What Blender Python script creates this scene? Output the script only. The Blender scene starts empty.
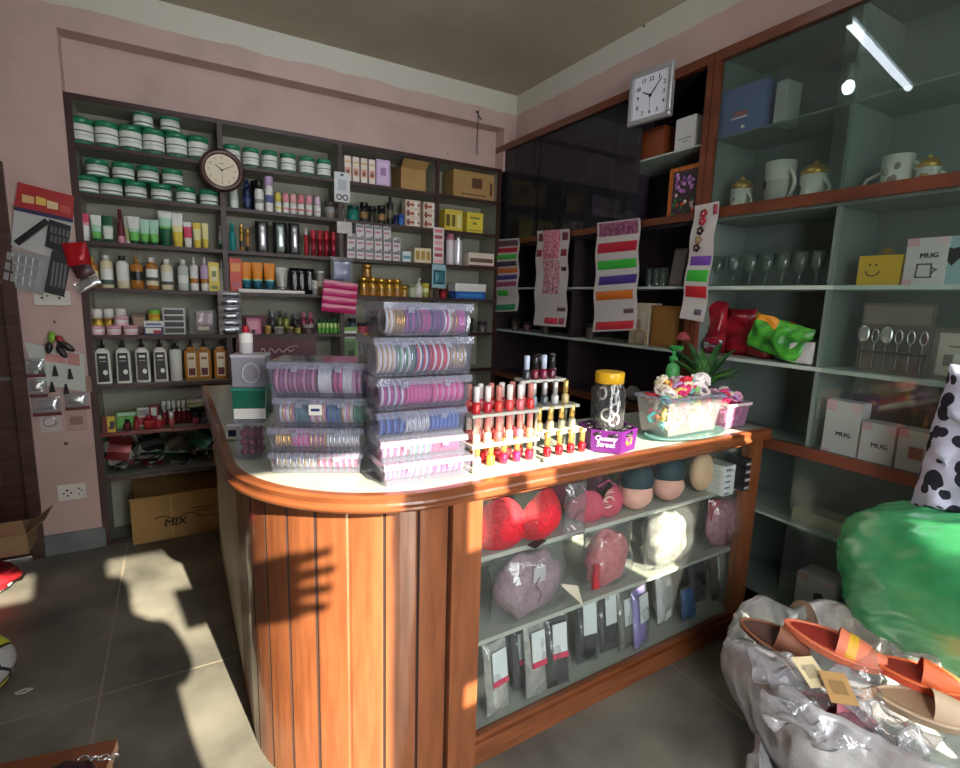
import bpy, bmesh, math, random
from mathutils import Vector, Matrix, noise
random.seed(7)
C = bpy.context.scene.collection
SC = bpy.context.scene
PI = math.pi

# ------------------------------------------------------------------ camera
FPX, YAW, PITCH, ROLL, CAMZ = 520.79, 0.53073, -0.16147, 0.030285, 1.4616
_F = Vector((math.sin(YAW)*math.cos(PITCH), math.cos(YAW)*math.cos(PITCH), math.sin(PITCH)))
_R = Vector((math.cos(YAW), -math.sin(YAW), 0)); _U = _R.cross(_F)
_R2 = _R*math.cos(ROLL) + _U*math.sin(ROLL); _U2 = -_R*math.sin(ROLL) + _U*math.cos(ROLL)
cam_d = bpy.data.cameras.new('camera'); cam = bpy.data.objects.new('camera', cam_d); C.objects.link(cam)
cam_d.sensor_fit = 'HORIZONTAL'; cam_d.sensor_width = 36; cam_d.lens = FPX/960*36
cam_d.clip_start = 0.05; cam_d.clip_end = 60
_m = Matrix((_R2, _U2, -_F)).transposed().to_4x4(); _m.translation = Vector((0, 0, CAMZ))
cam.matrix_world = _m
SC.camera = cam

# ------------------------------------------------------------------ light and exposure
SC.view_settings.view_transform = 'Standard'; SC.view_settings.look = 'None'
SC.view_settings.gamma = 1.0; SC.view_settings.use_curve_mapping = False
SC.view_settings.exposure = 0.0
SC.cycles.use_denoising = True
SC.cycles.max_bounces = 12; SC.cycles.transparent_max_bounces = 32
SC.cycles.diffuse_bounces = 5; SC.cycles.glossy_bounces = 4
SC.cycles.sample_clamp_indirect = 6.0
SC.cycles.caustics_reflective = False; SC.cycles.caustics_refractive = False
world = bpy.data.worlds.new('sky'); SC.world = world; world.use_nodes = True
_bg = world.node_tree.nodes['Background']
_bg.inputs[0].default_value = (0.96, 0.97, 1.0, 1); _bg.inputs[1].default_value = 14.0
sun_d = bpy.data.lights.new('sun', 'SUN'); sun = bpy.data.objects.new('sun', sun_d); C.objects.link(sun)
sun_d.energy = 23.0; sun_d.color = (1.0, 0.88, 0.70); sun_d.angle = 0.011
SUN_DIR = Vector((-0.1405, 0.99, -0.545)).normalized()
sun.rotation_euler = SUN_DIR.to_track_quat('-Z', 'Y').to_euler()
# daylight entry of the open shop front (portal: guides sky sampling, gives no light of its own)
por_d = bpy.data.lights.new('shopfront_daylight', 'AREA'); por = bpy.data.objects.new('shopfront_daylight', por_d); C.objects.link(por)
por_d.shape = 'RECTANGLE'; por_d.size = 5.2; por_d.size_y = 2.96; por.location = (0.4, -1.3, 1.48)
por.rotation_euler = (PI/2, 0, 0); por_d.cycles.is_portal = True

# ------------------------------------------------------------------ helpers
def ray(px, py):
    return _F + _R2*((px-480)/FPX) - _U2*((py-384)/FPX)
def on(px, py, ax, val):
    d = ray(px, py); t = (val - (CAMZ if ax == 2 else 0))/d[ax]
    return Vector((0, 0, CAMZ)) + d*t
def xs(px, Y, Z):                       # x where the line (y=Y, z=Z) passes image column px
    k = (px-480)/FPX; A = _R2 - _F*k    # A . (x,Y,Z-h) = 0
    return -(A.y*Y + A.z*(Z-CAMZ))/A.x
def ys(px, X, Z):
    k = (px-480)/FPX; A = _R2 - _F*k
    return -(A.x*X + A.z*(Z-CAMZ))/A.y
def mpp(x, y, z):                       # metres per pixel at a point
    return Vector((x, y, z-CAMZ)).dot(_F)/FPX

def lin(c):
    return tuple(((v/255)/12.92 if v/255 <= 0.04045 else ((v/255+0.055)/1.055)**2.4) for v in c) + (1.0,)
_MATS = {}
def M(rgb, rough=0.5, metal=0.0, name=None, spec=0.5, sss=0, coat=0, emit=0):
    key = (tuple(rgb), rough, metal, spec, coat, emit)
    if key in _MATS: return _MATS[key]
    m = bpy.data.materials.new(name or 'paint_%d_%d_%d' % tuple(rgb)); m.use_nodes = True
    b = m.node_tree.nodes['Principled BSDF']
    b.inputs['Base Color'].default_value = lin(rgb); b.inputs['Roughness'].default_value = rough
    b.inputs['Metallic'].default_value = metal; b.inputs['Specular IOR Level'].default_value = spec
    b.inputs['Coat Weight'].default_value = coat
    if emit:
        b.inputs['Emission Color'].default_value = lin(rgb); b.inputs['Emission Strength'].default_value = emit
    _MATS[key] = m; return m
def noisy(name, c1, c2, scale=8, rough=0.6, detail=6, bump=0, stretch=(1, 1, 1), metal=0, lo=0.35, hi=0.65, coat=0, spec=0.5):
    m = bpy.data.materials.new(name); m.use_nodes = True; nt = m.node_tree; N = nt.nodes; Lk = nt.links
    b = N['Principled BSDF']; tc = N.new('ShaderNodeTexCoord'); mp = N.new('ShaderNodeMapping'); mp.inputs['Scale'].default_value = stretch
    nz = N.new('ShaderNodeTexNoise'); nz.inputs['Scale'].default_value = scale; nz.inputs['Detail'].default_value = detail
    rp = N.new('ShaderNodeValToRGB'); rp.color_ramp.elements[0].position = lo; rp.color_ramp.elements[1].position = hi
    rp.color_ramp.elements[0].color = lin(c1); rp.color_ramp.elements[1].color = lin(c2)
    Lk.new(tc.outputs['Object'], mp.inputs[0]); Lk.new(mp.outputs[0], nz.inputs[0]); Lk.new(nz.outputs[0], rp.inputs[0]); Lk.new(rp.outputs[0], b.inputs['Base Color'])
    b.inputs['Roughness'].default_value = rough; b.inputs['Metallic'].default_value = metal; b.inputs['Coat Weight'].default_value = coat
    b.inputs['Specular IOR Level'].default_value = spec
    if bump:
        bp = N.new('ShaderNodeBump'); bp.inputs['Strength'].default_value = bump; bp.inputs['Distance'].default_value = 0.02
        Lk.new(nz.outputs[0], bp.inputs['Height']); Lk.new(bp.outputs[0], b.inputs['Normal'])
    return m
def clear(name, tint=(255, 255, 255), body=0.0, bodycol=(255, 255, 255), gloss=1.0, rough=0.02, bump=0, bscale=30):
    """thin clear sheet: transparent + a share of diffuse haze + fresnel reflection"""
    if name in _MATS: return _MATS[name]
    m = bpy.data.materials.new(name); m.use_nodes = True; nt = m.node_tree; N = nt.nodes; Lk = nt.links
    for n in list(N): N.remove(n)
    out = N.new('ShaderNodeOutputMaterial'); tr = N.new('ShaderNodeBsdfTransparent'); tr.inputs[0].default_value = lin(tint)
    df = N.new('ShaderNodeBsdfDiffuse'); df.inputs[0].default_value = lin(bodycol)
    gl = N.new('ShaderNodeBsdfGlossy'); gl.inputs['Roughness'].default_value = rough
    m1 = N.new('ShaderNodeMixShader'); m1.inputs[0].default_value = body
    fr = N.new('ShaderNodeFresnel'); fr.inputs[0].default_value = 1.45
    mu = N.new('ShaderNodeMath'); mu.operation = 'MULTIPLY'; mu.inputs[1].default_value = gloss; mu.use_clamp = True
    ge = N.new('ShaderNodeNewGeometry'); iv = N.new('ShaderNodeMath'); iv.operation = 'SUBTRACT'; iv.inputs[0].default_value = 1.0; mb_ = N.new('ShaderNodeMath'); mb_.operation = 'MULTIPLY'
    Lk.new(ge.outputs['Backfacing'], iv.inputs[1]); Lk.new(iv.outputs[0], mb_.inputs[1])
    m2 = N.new('ShaderNodeMixShader')
    Lk.new(tr.outputs[0], m1.inputs[1]); Lk.new(df.outputs[0], m1.inputs[2]); Lk.new(fr.outputs[0], mb_.inputs[0]); Lk.new(mb_.outputs[0], mu.inputs[0]); Lk.new(mu.outputs[0], m2.inputs[0])
    Lk.new(m1.outputs[0], m2.inputs[1]); Lk.new(gl.outputs[0], m2.inputs[2]); Lk.new(m2.outputs[0], out.inputs[0])
    if bump:
        tc = N.new('ShaderNodeTexCoord'); nz = N.new('ShaderNodeTexNoise'); nz.inputs['Scale'].default_value = bscale; nz.inputs['Detail'].default_value = 3
        bp = N.new('ShaderNodeBump'); bp.inputs['Strength'].default_value = bump; bp.inputs['Distance'].default_value = 0.01
        Lk.new(tc.outputs['Object'], nz.inputs[0]); Lk.new(nz.outputs[0], bp.inputs['Height'])
        Lk.new(bp.outputs[0], gl.inputs['Normal']); Lk.new(bp.outputs[0], df.inputs['Normal']); Lk.new(bp.outputs[0], fr.inputs['Normal'])
    _MATS[name] = m; return m

class MB:
    """collects shapes into one mesh; xf is applied to everything added"""
    def __init__(s, xf=None):
        s.bm = bmesh.new(); s.mats = []; s.xf = xf or Matrix()
    def mi(s, m):
        if m not in s.mats: s.mats.append(m)
        return s.mats.index(m)
    def _add(s, verts, faces, m, smooth=False):
        vs = [s.bm.verts.new(s.xf @ Vector(v)) for v in verts]; i = s.mi(m); out = []
        for k, f in enumerate(faces):
            try:
                fc = s.bm.faces.new([vs[a] for a in f]); fc.material_index = i if not isinstance(m, list) else 0; fc.smooth = smooth; out.append(fc)
            except ValueError: pass
        return vs, out
    def box(s, c, size, m, rz=0, rx=0, ry=0, bev=0, top=None):
        x, y, z = (v/2 for v in size); R = Matrix.Rotation(rz, 4, 'Z') @ Matrix.Rotation(ry, 4, 'Y') @ Matrix.Rotation(rx, 4, 'X'); c = Vector(c)
        t = top or 1.0
        V = [c + R @ Vector(v) for v in ((-x, -y, -z), (x, -y, -z), (x, y, -z), (-x, y, -z), (-x*t, -y*t, z), (x*t, -y*t, z), (x*t, y*t, z), (-x*t, y*t, z))]
        vs, fs = s._add(V, [(0, 3, 2, 1), (4, 5, 6, 7), (0, 1, 5, 4), (1, 2, 6, 5), (2, 3, 7, 6), (3, 0, 4, 7)], m)
        if bev:
            es = list({e for f in fs for e in f.edges})
            r = bmesh.ops.bevel(s.bm, geom=es, offset=bev, segments=2, affect='EDGES', profile=0.6, clamp_overlap=True)
            for f in r['faces']: f.material_index = s.mi(m); f.smooth = False
        return s
    def b2(s, lo, hi, m, **k):
        return s.box([(a+b)/2 for a, b in zip(lo, hi)], [abs(b-a) for a, b in zip(lo, hi)], m, **k)
    def lathe(s, prof, seg=14, c=(0, 0, 0), sx=1, sy=1, axis='z', cap=True):
        c = Vector(c); rings = []
        def P(r, z, a):
            v = Vector((r*math.cos(a)*sx, r*math.sin(a)*sy, z))
            if axis == 'x': v = Vector((v.z, v.x, v.y))
            elif axis == 'y': v = Vector((v.y, v.z, v.x))
            return s.xf @ (c + v)
        for p in prof:
            rings.append([s.bm.verts.new(P(max(p[0], 1e-4), p[1], 2*PI*k/seg)) for k in range(seg)])
        for a in range(len(prof)-1):
            i = s.mi(prof[a+1][2])
            for k in range(seg):
                f = s.bm.faces.new((rings[a][k], rings[a][(k+1) % seg], rings[a+1][(k+1) % seg], rings[a+1][k])); f.material_index = i; f.smooth = True
        if cap:
            f = s.bm.faces.new(rings[0][::-1]); f.material_index = s.mi(prof[0][2]); f = s.bm.faces.new(rings[-1]); f.material_index = s.mi(prof[-1][2])
        return s
    def cyl(s, c, r, h, m, seg=16, axis='z', r2=None):
        r2 = r if r2 is None else r2
        return s.lathe([(r, 0, m), (r2, h, m)], seg, c, axis=axis)
    def tube(s, pts, r, m, seg=6, closed=False):
        pts = [Vector(p) for p in pts]; n = len(pts); rings = []
        for i, p in enumerate(pts):
            if closed: t = pts[(i+1) % n] - pts[i-1]
            else: t = pts[min(i+1, n-1)] - pts[max(i-1, 0)]
            t.normalize(); u = t.cross(Vector((0, 0, 1)))
            if u.length < 1e-3: u = t.cross(Vector((0, 1, 0)))
            u.normalize(); w = u.cross(t); rr = r[i] if isinstance(r, (list, tuple)) else r
            rings.append([s.bm.verts.new(s.xf @ (p + (u*math.cos(2*PI*k/seg) + w*math.sin(2*PI*k/seg))*rr)) for k in range(seg)])
        idx = s.mi(m)
        for a in range(n if closed else n-1):
            b = (a+1) % n
            for k in range(seg):
                f = s.bm.faces.new((rings[a][k], rings[b][k], rings[b][(k+1) % seg], rings[a][(k+1) % seg])); f.material_index = idx; f.smooth = True
        if not closed:
            for rg in (rings[0], rings[-1]):
                f = s.bm.faces.new(rg); f.material_index = idx
        return s
    def prism(s, poly, z0, z1, m, msides=None):
        """polygon in x,y extruded along z"""
        n = len(poly); V = [(x, y, z0) for x, y in poly] + [(x, y, z1) for x, y in poly]
        s._add(V, [tuple(range(n))[::-1], tuple(range(n, 2*n))], m)
        s._add(V, [(k, (k+1) % n, (k+1) % n+n, k+n) for k in range(n)], msides or m)
        return s
    def plate(s, poly, t, m, y=0):
        """polygon in x,z with thickness t along y (front at y)"""
        n = len(poly); V = [(x, y, z) for x, z in poly] + [(x, y+t, z) for x, z in poly]
        s._add(V, [tuple(range(n)), tuple(range(n, 2*n))[::-1]] + [((k+1) % n, k, k+n, (k+1) % n+n) for k in range(n)], m); return s
    def grid(s, fn, nu, nv, mat, closed_u=False, smooth=True):
        """fn(u,v)->point, mat: material or fn(u,v)->material"""
        rows = [[s.bm.verts.new(s.xf @ Vector(fn(i/nu, j/nv))) for i in range(nu if closed_u else nu+1)] for j in range(nv+1)]
        w = len(rows[0])
        for j in range(nv):
            for i in range(nu):
                f = s.bm.faces.new((rows[j][i], rows[j][(i+1) % w], rows[j+1][(i+1) % w], rows[j+1][i]))
                f.smooth = smooth; f.material_index = s.mi(mat((i+.5)/nu, (j+.5)/nv) if callable(mat) else mat)
        return s
    def pillow(s, w, h, t, mat, c=(0, 0, 0), nu=8, nv=8, wob=0, seed=0):
        """sealed bag standing in x,z, bulging along y"""
        c = Vector(c)
        for sg in (-1, 1):
            def fn(u, v):
                e = (max(0, 1-abs(2*u-1)**3)*max(0, 1-abs(2*v-1)**3))**0.5
                q = Vector(((u-.5)*w, sg*t/2*e, (v-.5)*h))
                if wob: q += noise.noise_vector(q*18+Vector((seed*7.1, 0, sg*3)))*wob*(0.3+e)
                return c+q
            s.grid((lambda u, v, f=fn: f(1-u, v)) if sg > 0 else fn, nu, nv, mat)
        return s
    def ball(s, c, r, m, seg=12, rings=8, scale=(1, 1, 1), wob=0, seed=0, fr=6):
        c = Vector(c)
        def fn(u, v):
            a = 2*PI*u; b = PI*(v-.5); d = Vector((math.cos(b)*math.cos(a), math.cos(b)*math.sin(a), math.sin(b)))
            k = 1+(noise.noise(d*fr*.5+Vector((seed*3.3, seed, 0)))*wob if wob else 0)
            return c+Vector((d.x*scale[0], d.y*scale[1], d.z*scale[2]))*r*k
        return s.grid(fn, seg, rings, m, closed_u=True)
    def mesh(s, name):
        bmesh.ops.remove_doubles(s.bm, verts=s.bm.verts, dist=1e-5)
        me = bpy.data.meshes.new(name); s.bm.to_mesh(me); s.bm.free()
        for m in s.mats: me.materials.append(m)
        return me
    def build(s, name, parent=None, loc=None, rz=0, label=None):
        return obj(name, s.mesh(name), parent, loc, rz, label)
def obj(name, me, parent=None, loc=None, rz=0, label=None):
    o = bpy.data.objects.new(name, me); C.objects.link(o)
    if parent is not None: o.parent = parent
    if loc is not None: o.location = loc
    if rz: o.rotation_euler = (0, 0, rz)
    if label: o['label'] = label
    return o
def tag(o, label, cat, group=None):
    o['label'] = label; o['category'] = cat
    if group: o['group'] = group
    return o
def thing(name, label, cat, loc=(0, 0, 0), rz=0, group=None, rot=None):
    o = bpy.data.objects.new(name, None); C.objects.link(o); o.location = loc; o.rotation_euler = rot or (0, 0, rz)
    o.empty_display_size = 0.05
    return tag(o, label, cat, group)
def structure(o):
    o['kind'] = 'structure'; return o
_KIND = {}
def inst(key, make, name, label, cat, loc, rz=0, group=None, rot=None, scale=None):
    """one more individual of a kind: an Empty with its own part objects, which share mesh data with the first of the kind"""
    if key not in _KIND: _KIND[key] = make()
    parts = _KIND[key]
    if len(parts) == 1:
        o = obj(name, parts[0][1]); o.location = loc; o.rotation_euler = rot or (0, 0, rz); tag(o, label, cat, group)
    else:
        o = thing(name, label, cat, loc, rz, group, rot)
        for p in parts: obj(p[0], p[1], o)
    if scale: o.scale = scale
    return o
ORD = 'first second third fourth fifth sixth seventh eighth ninth tenth eleventh twelfth thirteenth fourteenth fifteenth sixteenth'.split()
def text_mesh(s, size, name='lettering', mat=None, depth=0.0006, bold=0, align='CENTER', italic=0):
    cu = bpy.data.curves.new(name, 'FONT'); cu.body = s; cu.size = size; cu.extrude = depth; cu.align_x = align; cu.align_y = 'CENTER'; cu.shear = italic; cu.resolution_u = 2
    t = bpy.data.objects.new(name, cu); C.objects.link(t)
    dg = bpy.context.evaluated_depsgraph_get(); me = bpy.data.meshes.new_from_object(t.evaluated_get(dg)); me.name = name
    bpy.data.objects.remove(t); bpy.data.curves.remove(cu)
    me.transform(Matrix.Rotation(PI/2, 4, 'X'))
    if bold:
        bb_ = bmesh.new()
        for k in (-1, 0, 1):
            m2_ = me.copy(); m2_.transform(Matrix.Translation((bold*k, -0.00005*abs(k), 0))); bb_.from_mesh(m2_); bpy.data.meshes.remove(m2_)
        bb_.to_mesh(me); bb_.free()
    me.materials.clear(); me.materials.append(mat or M((30, 25, 25)))
    return me
def lettering(s, size, mat, parent, loc, rz=0, name='lettering', **k):
    return obj(name, text_mesh(s, size, name, mat, **k), parent, loc, rz)
def soft(o, lv=1):
    md = o.modifiers.new('smooth', 'SUBSURF'); md.levels = md.render_levels = lv; return o

# ------------------------------------------------------------------ the room
YB = 3.486          # front plane of the back wall and the back shelving
XR = 2.2            # front plane of the cabinets along the side wall
XW, ZC, YF = 2.293, 2.96, -0.75
def wall_paint(name, pink, band, zsplit=2.845):
    m = noisy(name, tuple(int(v*0.93) for v in pink), pink, 3.5, 0.75, 8, 0.06, lo=0.3, hi=0.55)
    nt = m.node_tree; N = nt.nodes; Lk = nt.links; b = N['Principled BSDF']
    src = b.inputs['Base Color'].links[0].from_socket
    geo = N.new('ShaderNodeNewGeometry'); sp = N.new('ShaderNodeSeparateXYZ'); gt = N.new('ShaderNodeMath'); gt.operation = 'GREATER_THAN'; gt.inputs[1].default_value = zsplit
    nz = N.new('ShaderNodeTexNoise'); nz.inputs['Scale'].default_value = 5; ad = N.new('ShaderNodeMath'); ad.operation = 'MULTIPLY_ADD'; ad.inputs[1].default_value = 0.04
    Lk.new(geo.outputs['Position'], sp.inputs[0]); Lk.new(geo.outputs['Position'], nz.inputs[0]); Lk.new(nz.outputs[0], ad.inputs[0]); Lk.new(sp.outputs['Z'], ad.inputs[2]); Lk.new(ad.outputs[0], gt.inputs[0])
    # small chips and stains in the paint
    n2 = N.new('ShaderNodeTexVoronoi'); n2.inputs['Scale'].default_value = 3.2; lt = N.new('ShaderNodeMath'); lt.operation = 'LESS_THAN'; lt.inputs[1].default_value = 0.045
    n3 = N.new('ShaderNodeTexNoise'); n3.inputs['Scale'].default_value = 40; a3 = N.new('ShaderNodeMath'); a3.operation = 'MULTIPLY_ADD'; a3.inputs[1].default_value = 0.12; 
    Lk.new(geo.outputs['Position'], n2.inputs[0]); Lk.new(geo.outputs['Position'], n3.inputs[0]); Lk.new(n3.outputs[0], a3.inputs[0]); Lk.new(n2.outputs['Distance'], a3.inputs[2]); 
    lt.inputs[1].default_value = 0.09; Lk.new(a3.outputs[0], lt.inputs[0])
    mx = N.new('ShaderNodeMix'); mx.data_type = 'RGBA'; mx.inputs['B'].default_value = lin(band)
    Lk.new(gt.outputs[0], mx.inputs['Factor']); Lk.new(src, mx.inputs['A'])
    m3 = N.new('ShaderNodeMix'); m3.data_type = 'RGBA'; m3.inputs['B'].default_value = lin((92, 66, 62))
    Lk.new(lt.outputs[0], m3.inputs['Factor']); Lk.new(mx.outputs['Result'], m3.inputs['A']); Lk.new(m3.outputs['Result'], b.inputs['Base Color'])
    return m
PINK = wall_paint('pink_wall_paint', (200, 171, 163), (204, 202, 188))
CEIL = noisy('ceiling_plaster', (176, 168, 148), (188, 180, 160), 2, 0.85, 4)
def floor_mat():
    m = noisy('dark_stone_tiles', (82, 82, 75), (146, 143, 130), 2.6, 0.45, 9, 0.03, lo=0.3, hi=0.75); nt = m.node_tree; N = nt.nodes; Lk = nt.links; b = N['Principled BSDF']
    src = b.inputs['Base Color'].links[0].from_socket
    geo = N.new('ShaderNodeNewGeometry'); sp = N.new('ShaderNodeSeparateXYZ'); Lk.new(geo.outputs['Position'], sp.inputs[0])
    def joint(out, off, period):
        a = N.new('ShaderNodeMath'); a.operation = 'ADD'; a.inputs[1].default_value = off+50*period; Lk.new(out, a.inputs[0])
        f = N.new('ShaderNodeMath'); f.operation = 'PINGPONG'; f.inputs[1].default_value = period/2; Lk.new(a.outputs[0], f.inputs[0])
        l = N.new('ShaderNodeMath'); l.operation = 'LESS_THAN'; l.inputs[1].default_value = 0.0035; Lk.new(f.outputs[0], l.inputs[0]); return l.outputs[0]
    j1 = joint(sp.outputs['X'], 0.31, 1.0); j2 = joint(sp.outputs['Y'], -2.13, 2.0)
    mxm = N.new('ShaderNodeMath'); mxm.operation = 'MAXIMUM'; Lk.new(j1, mxm.inputs[0]); Lk.new(j2, mxm.inputs[1])
    mx = N.new('ShaderNodeMix'); mx.data_type = 'RGBA'; mx.inputs['B'].default_value = lin((150, 142, 126)); Lk.new(mxm.outputs[0], mx.inputs['Factor']); Lk.new(src, mx.inputs['A']); Lk.new(mx.outputs['Result'], b.inputs['Base Color'])
    # worn polish: roughness varies
    nz = N.new('ShaderNodeTexNoise'); nz.inputs['Scale'].default_value = 5; nz.inputs['Detail'].default_value = 8; mr = N.new('ShaderNodeMapRange'); mr.inputs['To Min'].default_value = 0.25; mr.inputs['To Max'].default_value = 0.6
    Lk.new(geo.outputs['Position'], nz.inputs[0]); Lk.new(nz.outputs[0], mr.inputs[0]); Lk.new(mr.outputs[0], b.inputs['Roughness'])
    return m
FLOOR = floor_mat()
WOOD = noisy('varnished_orange_wood', (122, 70, 41), (143, 86, 52), 6, 0.32, 8, 0.03, stretch=(7, 7, 0.8), coat=0.35)
WOODH = noisy('varnished_orange_wood_lengthways', (112, 62, 34), (136, 79, 46), 6, 0.32, 8, 0.03, stretch=(0.9, 0.9, 8), coat=0.35)
WOODR = noisy('varnished_red_brown_wood', (86, 42, 24), (110, 56, 32), 5, 0.35, 8, 0.03, stretch=(6, 0.8, 2), coat=0.3)
DARKW = noisy('dark_brown_wood', (58, 36, 28), (80, 50, 38), 6, 0.5, 6, 0.03, stretch=(1, 1, 6))
MAROON = M((54, 28, 24), 0.45, name='dark_maroon_wood_edge')
SHELFIN = noisy('grey_green_laminate', (146, 146, 130), (166, 166, 148), 3, 0.6, 4)
fl = MB().b2((-2.6, -3.2, -0.06), (2.9, 4.0, 0), FLOOR).build('floor'); structure(fl)
structure(MB().b2((-2.6, YF-0.1, ZC), (2.9, 4.0, ZC+0.08), CEIL).build('ceiling'))
bw = MB()
bw.b2((-0.685, YB, 0), (-0.424, 3.95, ZC), PINK)                # pier between door and shelving
bw.b2((-2.6, YB, 2.02), (-0.685, 3.95, ZC), PINK)               # over the door
bw.b2((-2.6, YB, 0), (-1.62, 3.95, 2.02), PINK)
bw.b2((-0.424, YB, 2.715), (XW, 3.95, ZC), PINK)                # beam over the niche
bw.b2((-0.424, YB+0.115, 2.415), (2.19, 3.95, 2.715), PINK)     # niche back above the shelving
bw.b2((2.19, YB, 2.415), (XW, 3.95, 2.715), PINK)
bw.b2((-0.424, YB+0.30, 0), (XW, 3.95, 2.415), PINK)
structure(bw.build('wall_back'))
rw = MB()
rw.b2((XW, YF, 2.60), (2.9, 3.95, ZC), PINK); rw.b2((2.56, YF, 0), (2.9, 3.95, 2.60), PINK)
structure(rw.build('wall_right'))
structure(MB().b2((-2.6, YF, 0), (-2.45, YB, ZC), PINK).build('wall_left'))
# unseen shop front: jamb, header and panels added and cut to shape the low sun
FRONT = M((150, 140, 130), 0.8)
wf = MB()
wf.b2((-2.6, YF, 0), (-0.34, YF+0.1, ZC), FRONT); wf.b2((-0.34, YF, 0), (-0.13, YF+0.1, 2.01), FRONT); wf.b2((-0.13, YF, 0), (0.165, YF+0.1, 2.21), FRONT)
wf.b2((-0.34, YF, 2.21), (2.9, YF+0.1, ZC), FRONT)
for (a, b, z0, z1) in ((.765, .97, 0, 2.01), (.97, 1.08, 0, 1.29), (.97, 1.08, 1.39, 1.80), (1.08, 1.15, 0, 2.01), (1.15, 1.26, 0, 1.86), (1.26, 1.86, 0, 2.01), (1.86, 1.97, 0, 1.43), (1.86, 2.10, 1.79, 2.01), (1.97, 2.9, 0, 0.74), (2.10, 2.22, 1.20, 2.01), (2.22, 2.36, 1.25, 1.85), (2.36, 2.9, 0.74, 1.1)):
    wf.b2((a, YF, z0), (b, YF+0.05, z1), FRONT)
structure(wf.build('wall_front_sun_panels'))
bb = MB().b2((-0.686, YB-0.012, 0), (-0.41, YB, 0.115), noisy('worn_grey_skirting_paint', (104, 110, 112), (128, 132, 130), 6, 0.7))
structure(bb.build('baseboard_back'))
# door at the far end of the back wall
dr = MB(); dr.b2((-0.735, YB-0.025, 0), (-0.682, YB+0.1, 2.05), DARKW); dr.b2((-1.66, YB-0.025, 0), (-1.60, YB+0.1, 2.05), DARKW); dr.b2((-1.60, YB-0.025, 1.98), (-0.735, YB+0.1, 2.05), DARKW)
door = structure(dr.build('door_1'))
lf = MB(); lf.b2((-1.60, YB+0.02, 0.005), (-0.735, YB+0.06, 1.98), DARKW)
for z0, z1 in ((0.15, 0.75), (0.95, 1.8)): lf.b2((-1.50, YB+0.008, z0), (-0.83, YB+0.02, z1), DARKW, bev=0.006)
lf.build('door_leaf', door)
MB().b2((-0.80, YB-0.01, 0.98), (-0.745, YB+0.02, 1.0), M((190, 190, 190), 0.3, 1)).build('door_bolt', door)

# ------------------------------------------------------------------ lamps on the ceiling (seen mirrored in the glass)
lt = thing('tube_light', 'white fluorescent batten mounted on the ceiling above the counter', 'lamp', (0.774, 1.691, ZC), math.atan2(-0.194, 1.184))
MB().b2((-0.62, -0.022, -0.035), (0.62, 0.022, 0), M((225, 228, 228), 0.5)).build('batten', lt)
MB().cyl((-0.6, 0, -0.056), 0.019, 1.2, M((232, 244, 255), 0.4, emit=30), axis='x').build('tube', lt)
for s in (-1, 1): MB().box((s*0.612, 0, -0.045), (0.025, 0.036, 0.05), M((215, 215, 215), 0.5)).build('end_cap', lt)
bl = thing('light_bulb', 'white bulb hanging in a lampholder from the ceiling rose', 'lamp', (0.75, 1.87, ZC))
MB().lathe([(0.125, -0.012, M((84, 78, 70), 0.6)), (0.12, 0, M((84, 78, 70), 0.6))], 24).build('ceiling_rose', bl)
MB().cyl((0, 0, -0.11), 0.018, 0.1, M((235, 235, 230), 0.4)).build('lampholder', bl)
_e = M((245, 250, 255), 0.4, emit=40)
MB().lathe([(0.014, -0.105, _e), (0.03, -0.125, _e), (0.034, -0.15, _e), (0.026, -0.175, _e), (0.008, -0.186, _e)], 16).build('bulb', bl)

# ------------------------------------------------------------------ shelving along the back wall
BX = [-0.407, 0.279, 0.965, 1.652, 2.165]
SZ = dict(A=2.190, B=1.948, C=1.704, D=1.460, E=1.206, F=0.929, G=0.658, H=0.395)
SD = 0.27
sh = thing('shelving_unit', 'tall built-in shelving with maroon edges in the back wall crammed with toiletries', 'shelves', (0, YB, 0))
MB().b2((BX[0], SD-0.012, 0.0), (BX[4], SD, 2.41), SHELFIN).build('back_panel', sh)
for i, x in enumerate(BX):
    w = 0.011 if 0 < i < 4 else 0.013
    d = MB(); d.b2((x-w, 0.012, 0), (x+w, SD-0.012, 2.40), SHELFIN); d.b2((x-w-0.003, 0, 0), (x+w+0.003, 0.012, 2.40), MAROON)
    d.build('side_panel' if i in (0, 4) else 'divider', sh)
t = MB(); t.b2((BX[0]-0.016, 0, 2.40), (BX[4]+0.016, 0.012, 2.425), MAROON); t.b2((BX[0]-0.016, 0.012, 2.40), (BX[4]+0.016, SD, 2.425), SHELFIN); t.build('top_panel', sh)
for k, z in SZ.items():
    for i in range(4):
        s = MB(); s.b2((BX[i]+0.0115, 0.012, z-0.018), (BX[i+1]-0.0115, SD-0.012, z), SHELFIN)
        s.b2((BX[i]+0.0145, 0, z-0.02), (BX[i+1]-0.0145, 0.012, z), M((110, 28, 34), 0.4) if (k == 'G' and i == 0) else MAROON); s.build('shelf', sh)
MB().b2((BX[0]+0.016, 0.0, 0), (BX[4]-0.016, 0.02, 0.02), MAROON).build('plinth', sh)

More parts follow.
